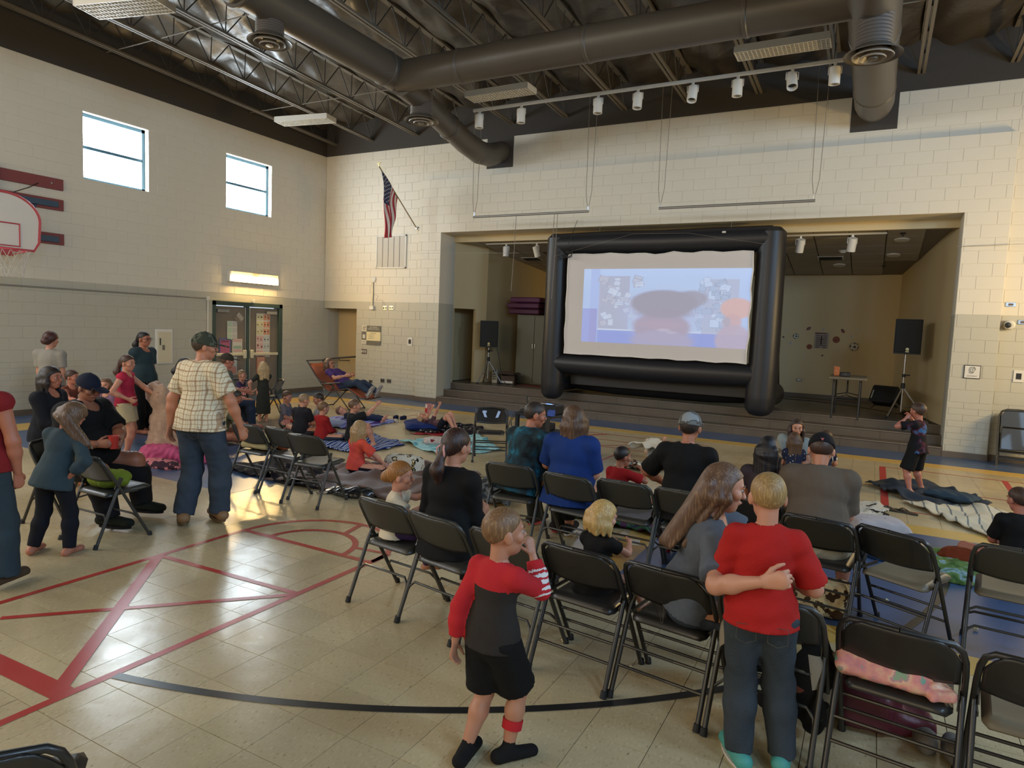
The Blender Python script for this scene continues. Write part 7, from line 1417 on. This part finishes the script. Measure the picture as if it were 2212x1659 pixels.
for k, (x, y) in enumerate(((7.15, -6.75), (7.72, -6.30))): heap('taupe_bundle', ('bundled mauve-brown blanket left of the coral-shirted girl', 'bundled mauve-brown blanket behind the tote bag')[k], (x, y, 0), (.22, .16, .12), mat('mauve_fleece', (.20, .12, .105), .9, bump=.4), .012, seed=10 + k, cat='blanket')
tb2 = mat('bin_bag_black', (.012, .012, .013), .22, spec=.7)
heap('black_plastic_bag', 'shiny black plastic bag lying under the nearest window-side chair', (7.95, -7.80, 0), None, tb2, .012, g=.010, parts=[((0, 0, .03), (.26, .12, .07)), ((.15, .02, .05), (.14, .10, .07)), ((-.22, -.03, .01), (.10, .06, .03))], seed=12, cat='bag')
MB().box((7.68, -7.93, .012), (.12, .05, .02), R=RZ(.2), bev=.004).build('phone', chrome, None, label='flat grey phone on the floor beside the black plastic bag', cat='phone')
heap('green_blanket_pile', 'crumpled green and pale blue fleece blanket by the stacked chairs side', (13.38, -6.68, 0), None, patmat('green_blue', 'noise', [(.32, '#3F5A2C'), (.48, '#6B8446'), (.56, '#8FA7AE'), (.68, '#4E6A34')], 3.5, distort=2), .020, parts=[((-.02, .22, .02), (.26, .18, .08)), ((0, -.15, .02), (.28, .24, .09))], seed=13, cat='blanket')
heap('rust_blanket', 'crumpled rust brown cloth on the green blanket', (13.50, -6.55, 0), None, cloth('#7A3418'), .016, parts=[((0, 0, .08), (.20, .14, .09)), ((.28, -.08, .03), (.2, .1, .06))], seed=14)
heap('blue_jeans_cloth', 'folded blue denim lying on the blue floor behind the brown-seated chair', (12.95, -6.66, 0), (.22, .16, .10), denim('#1C3656'), .010, seed=15, cat='cloth')
heap('patterned_bag', 'cream bag printed with brown pictures under the taupe-shirt man chair', (12.46, -8.28, 0), None, patmat('bag_print', 'patch', [(0, '#3E2A18'), (.42, '#BCA074'), (.52, '#D0B888'), (.60, '#4A3420')], 9), .006, g=.010, parts=[rbox((0, 0, .12), (.21, .10, .115), 0, .04), rbox((-.05, -.09, .09), (.13, .03, .07), 0, .02)], seed=16, cat='bag', k=.015)
heap('zebra_backpack', 'dark red backpack standing under the chair with the pink blanket', (12.86, -9.55, 0), None, mat('backpack_maroon', (.11, .018, .03), .5, noise=.3, bump=.2), .006, g=.010, parts=[rbox((-.08, 0, .15), (.15, .10, .16), .1, .06), rbox((-.08, -.10, .10), (.11, .04, .09), .1, .03), rbox((.10, .02, .05), (.10, .09, .05), .3, .03)], seed=17, cat='bag')
for k, dx in enumerate((0, .11)): heap('grey_sneaker', ('grey sneaker under the pink-blanket chair, nearer the maroon bag', 'grey sneaker under the pink-blanket chair, farther from the maroon bag')[k], (13.03 + dx, -9.62 - .03 * k, 0), None, cloth('#6B6660'), .002, g=.008, parts=[((0, 0, .03), (.05, .13, .04)), ((0, -.07, .06), (.045, .06, .05))], seed=18, cat='shoe', k=.02)
# pink fleece on the chair
fl_ = patmat('pink_unicorn_fleece', 'noise', [(.36, '#7FA89A'), (.40, '#D08A90'), (.52, '#E2A090'), (.60, '#E0C0A0'), (.63, '#C88A9A'), (.68, '#8FA88A')], 14)
heap('pink_fleece_blanket', 'folded pink fleece blanket with pale rainbow specks on the near chair seat', (12.85, -9.86, .432), None, fl_, .006, g=.008, parts=[rbox((-.01, .0, .03), (.19, .18, .03), -.06, .026), rbox((.0, -.02, .068), (.185, .16, .024), -.14, .022), rbox((-.03, -.15, .03), (.17, .05, .05), -.14, .03, -.5), rbox((.16, -.15, .005), (.06, .07, .026), .5, .02)], seed=19, cat='blanket', cutz=-.04, k=.012)
# dark patterned blanket over chair 6
dp = patmat('dark_patchwork', 'cells', [(0, '#14110E'), (.35, '#B7A476'), (.5, '#1E2A18'), (.68, '#6A3A28'), (.8, '#8C8270'), (.9, '#100E0C')], 9)
heap('patchwork_blanket', 'dark green and cream patterned blanket bunched on the chair behind the blond boy', (12.38, -9.84, .425), None, dp, .012, g=.010, parts=[((0, 0, .06), (.20, .18, .09)), ((.17, .02, -.06), (.07, .12, .17)), ((.15, -.14, -.10), (.07, .05, .20)), ((-.17, -.10, .0), (.06, .08, .12)), ((.22, .05, -.16), (.06, .08, .16)), ((.20, -.08, -.26), (.05, .06, .10))], seed=20, cat='blanket', cutz=-.38)
heap('cream_folded_cloth', 'folded cream cloth on the chair behind the plaid-shirt man', (6.92, -8.04, .425), None, cloth('#A89A70'), .008, g=.010, parts=[rbox((0, 0, .035), (.18, .15, .035), .1, .03), rbox((.0, .0, .09), (.165, .13, .03), -.1, .028)], seed=21, cutz=-.01)
heap('green_jacket', 'bright green crumpled jacket on the chair beside the heavy man', (7.33, -9.95, .425), None, cloth('#6B7A24'), .012, g=.010, parts=[((-.04, 0, .05), (.17, .13, .07)), ((.10, .03, .07), (.09, .08, .07))], seed=22, cutz=-.01, cat='jacket')
heap('orange_bag', 'orange snack bag on the chair beside the folded cream cloth', (7.12, -7.95, .425), (.06, .05, .06), cloth('#A8502A'), .004, g=.010, seed=23, cat='bag', cutz=-.01)
# backpack of the standing woman
q = empty('backpack', (2.78, -6.93, .98), math.radians(15), label='pale blue backpack with a painted face on the back of the standing woman', cat='backpack')
vobj('bag_body', [vol([ell((0, 0, 0), np.eye(3), np.array([.09, .14, .21])), ell((-.06, 0, -.05), np.eye(3), np.array([.07, .11, .12]))], .012, k=.03)], cloth('#4E7C96'), q)
vobj('pocket', [vol([ell((-.11, 0, -.07), np.eye(3), np.array([.035, .08, .07]))], .008, k=.02)], patmat('bag_face', 'patch', [(0, '#7FA0B0'), (.5, '#C0B060'), (.6, '#20303A')], 12), q)
for s_ in (-1, 1): MB().tube([(0, s_ * .09, .18), (.12, s_ * .10, .24), (.22, s_ * .11, .10), (.14, s_ * .12, -.12), (.02, s_ * .1, -.18)], .012, 6).build('strap', cloth('#2E5468'), q, True)
heap('bow_hair_child', None, (0, 0, -5), (.02, .02, .02), cloth('#4E7C96')) if False else None
# popcorn bags (red and white stripes)
pb = patmat('popcorn_stripes', 'wave', [(0, '#C8B8AC'), (.45, '#B02A2C')], 12)
def popbag(label, c, s=1.0, rz=0, tilt=0):
    q = empty('popcorn_bag', c, rz, label=label, cat='popcorn bag'); q.rotation_euler = (tilt, 0, rz); b = MB(); n = 9; top = []
    w, h, d = .055 * s, .17 * s, .032 * s; V = [(-w * .85, -d, 0), (w * .85, -d, 0), (w * .85, d, 0), (-w * .85, d, 0)]
    for sy in (-1, 1):
        for i in range(n): V.append((-w + 2 * w * i / (n - 1), sy * d * 1.1, h + (.010 * s if i % 2 else 0)))
    b.add(V, [(3, 2, 1, 0), (0, 1) + tuple(range(4 + n - 1, 3, -1)), (2, 3) + tuple(range(4 + n, 4 + 2 * n)), (1, 2, 4 + 2 * n - 1, 4 + n - 1), (3, 0, 4, 4 + n)]); b.build('paper_bag', pb, q)
    return q
popbag('striped popcorn bag standing beside the brown-haired boy', (4.42, -5.35, .01), 1.1, .3); popbag('striped popcorn bag held up by the lying child', (6.08, -3.80, .33), .9, 1.2, .2)
popbag('red bag in the hands of the blond girl in the dark dress', (3.15, -5.16, .48), .8, .9); popbag('small popcorn bag on the camouflage blanket', (9.05, -6.62, .08), .8, .4, -.9); popbag('striped bag held in front of the ginger toddler', (10.28, -9.40, .60), 1.0, .6, .1)
# cup in the heavy man's hand
q = empty('red_cup', (7.13, -9.80, .68), label='red cup held by the heavy man in black', cat='cup'); MB().lathe([(.03, 0), (.042, .11), (.038, .11), (.028, .01)], 16).build('cup_wall', mat('cup_red', (.45, .03, .02), .4), q, True)
# shoes
def shoes(kind, label, x, y, rz, m, s=1.0, grp=None, z=0):
    q = empty(kind, (x, y, z), rz, label=label, cat='shoe', group=grp); L_ = .12 * s; pr = [(.038 * s * math.sin(a) * (1.15 if math.cos(a) > 0 else .9), L_ * math.cos(a)) for a in [k * math.pi / 9 for k in range(18)]]
    MB().prism(pr, (0, 0, .002), (1, 0, 0), (0, 1, 0), (0, 0, .018)).build('sole', m, q)
    if kind == 'flip_flop': MB().tube([(-.032 * s, -.01, .02), (-.01, .04 * s, .045), (0, .07 * s, .02)], .006, 6).build('strap', m, q, True); MB().tube([(.032 * s, -.01, .02), (.01, .04 * s, .045), (0, .07 * s, .02)], .006, 6).build('strap', m, q, True)
    else: vobj('upper', [vol([ell((0, .04 * s, .035), np.eye(3), np.array([.042, .075, .035]) * s), ell((0, -.05 * s, .035), np.eye(3), np.array([.04, .06, .04]) * s)], .007, k=.02, subs=[ell((0, -.05 * s, .085 * s), np.eye(3), np.array([.026, .045, .05]) * s)])], m, q)
brs = mat('sandal_brown', (.05, .035, .022), .6)
for k, (x, y, r_) in enumerate(((12.985, -4.78, 1.2), (13.13, -4.80, 1.0))): shoes('flip_flop', ('dark sandal on the floor beside the white striped blanket, nearer the taupe-shirt man', 'dark sandal on the floor beside the white striped blanket, touching its edge')[k], x, y, r_, brs, 1.1)
for k, (x, y, r_) in enumerate(((4.72, -2.93, .4), (4.86, -2.88, .2))): shoes('clog', ('navy clog on the open floor, nearer the recliner', 'navy clog on the open floor, nearer the stage')[k], x, y, r_, cloth('#151C38'), 1.0)
for k, (x, y, r_) in enumerate(((4.80, -3.42, 1.1), (5.02, -3.30, .9))): shoes('white_shoe', ('small white shoe in front of the navy clogs, nearer the lilac blanket', 'small white shoe in front of the navy clogs, farther from the lilac blanket')[k], x, y, r_, cloth('#B0A8A0'), .9)
for k, (x, y, r_) in enumerate(((6.62, -4.86, 1.0), (6.78, -4.92, 1.3))): shoes('gold_sandal', ('child sandal at the corner of the aqua blanket, on the striped towel side', 'child sandal at the corner of the aqua blanket, next to the white pillow')[k], x, y, r_, mat('gold_brown', (.28, .17, .08), .5), .9)
for k, (x, y, r_) in enumerate(((2.25, -2.95, 1.2), (2.38, -2.98, 1.0))): shoes('dark_slipper', ('dark slipper under the recliner, nearer the wall', 'dark slipper under the recliner, nearer the boys')[k], x, y, r_, brs, .9)
# plush giraffe
q = empty('plush_toy', (7.22, -4.55, .04), .6, label='small tan spotted plush animal lying on the aqua blanket', cat='plush toy'); pm = patmat('giraffe', 'spots', [(0, '#7A4A1C'), (.25, '#B98A4A')], 26)
vobj('plush_body', [vol([ell((0, 0, .05), np.eye(3), np.array([.10, .06, .05])), ell((.12, 0, .06), np.eye(3), np.array([.05, .045, .045])), cone((.05, .05, .03), (.10, .10, .02), .02, .018), cone((-.05, .05, .03), (-.08, .11, .02), .02, .018), cone((.05, -.05, .03), (.10, -.10, .02), .02, .018), cone((-.05, -.05, .03), (-.08, -.11, .02), .02, .018)], .008, k=.02)], pm, q)
for s_ in (-1, 1): MB().lathe([(.0, .0), (.015, .01), (.012, .03), (0, .035)], 10, (.12, s_ * .035, .09)).build('ear', pm, q, True)
# bottle, tickets, popcorn crumbs
q = empty('water_bottle', (11.28, -7.62, 0), label='shiny red metal water bottle on the floor under the middle chairs', cat='bottle'); rb = mat('bottle_red', (.42, .02, .03), .2, .7)
MB().lathe([(0, 0), (.034, .0), (.036, .01), (.036, .16), (.02, .19), (.02, .20)], 20).build('bottle_body', rb, q, True); MB().lathe([(.022, .2), (.022, .23), (0, .23)], 16).build('bottle_cap', chrome, q, True)
MB().box((10.98, -7.55, .002), (.10, .15, .003), R=RZ(.4)).build('paper_sheet', whitep, None, label='loose white paper sheet on the floor by the middle chairs', cat='paper')
pcm = mat('popcorn', (.66, .58, .36), .8); b = MB(); rr = random.Random(3)
for _ in range(6): b.lathe([(0, -.006), (.006, 0), (0, .006)], 6, (rr.uniform(-.007, .007), rr.uniform(-.007, .007), .008 + rr.uniform(-.003, .005)))
pme = b.mesh('popcorn_piece', pcm, True)
for k, (x, y, w_) in enumerate(((10.13, -9.40, 'first near chair'), (10.40, -9.43, 'ponytail woman chair, nearest crumb'), (10.43, -9.50, 'ponytail woman chair, second crumb'), (10.58, -9.55, 'ponytail woman chair, far crumb'), (11.22, -9.62, 'boy in red and black'), (11.66, -9.72, 'hugging woman chair'), (10.9, -9.3, 'third near chair'), (8.28, -3.2, 'stickered chair, stage side'), (8.42, -3.35, 'stickered chair, cart side'), (7.9, -2.9, 'stage steps near the stickered chair'), (13.4, -8.0, 'two-arched chair'), (12.9, -7.8, 'brown-seated chair'))):
    o = bpy.data.objects.new('popcorn_piece', pme); COL.objects.link(o); o.location = (x, y, .003); o.rotation_euler = (0, 0, k); o.scale = (1.5, 1.5, 1.5); tag(o, 'yellow popcorn piece dropped on the floor near the ' + w_, 'popcorn', 'dropped popcorn pieces')
MB().prism([(-.03, 0), (.03, 0), (.03, .10), (-.03, .10)], (11.62, -10.45, 1.0), (1, 0, 0), (0, 0, 1), (0, .002, 0)) if False else None
# sunglasses on the grey cap and strap behind the tie-dye man
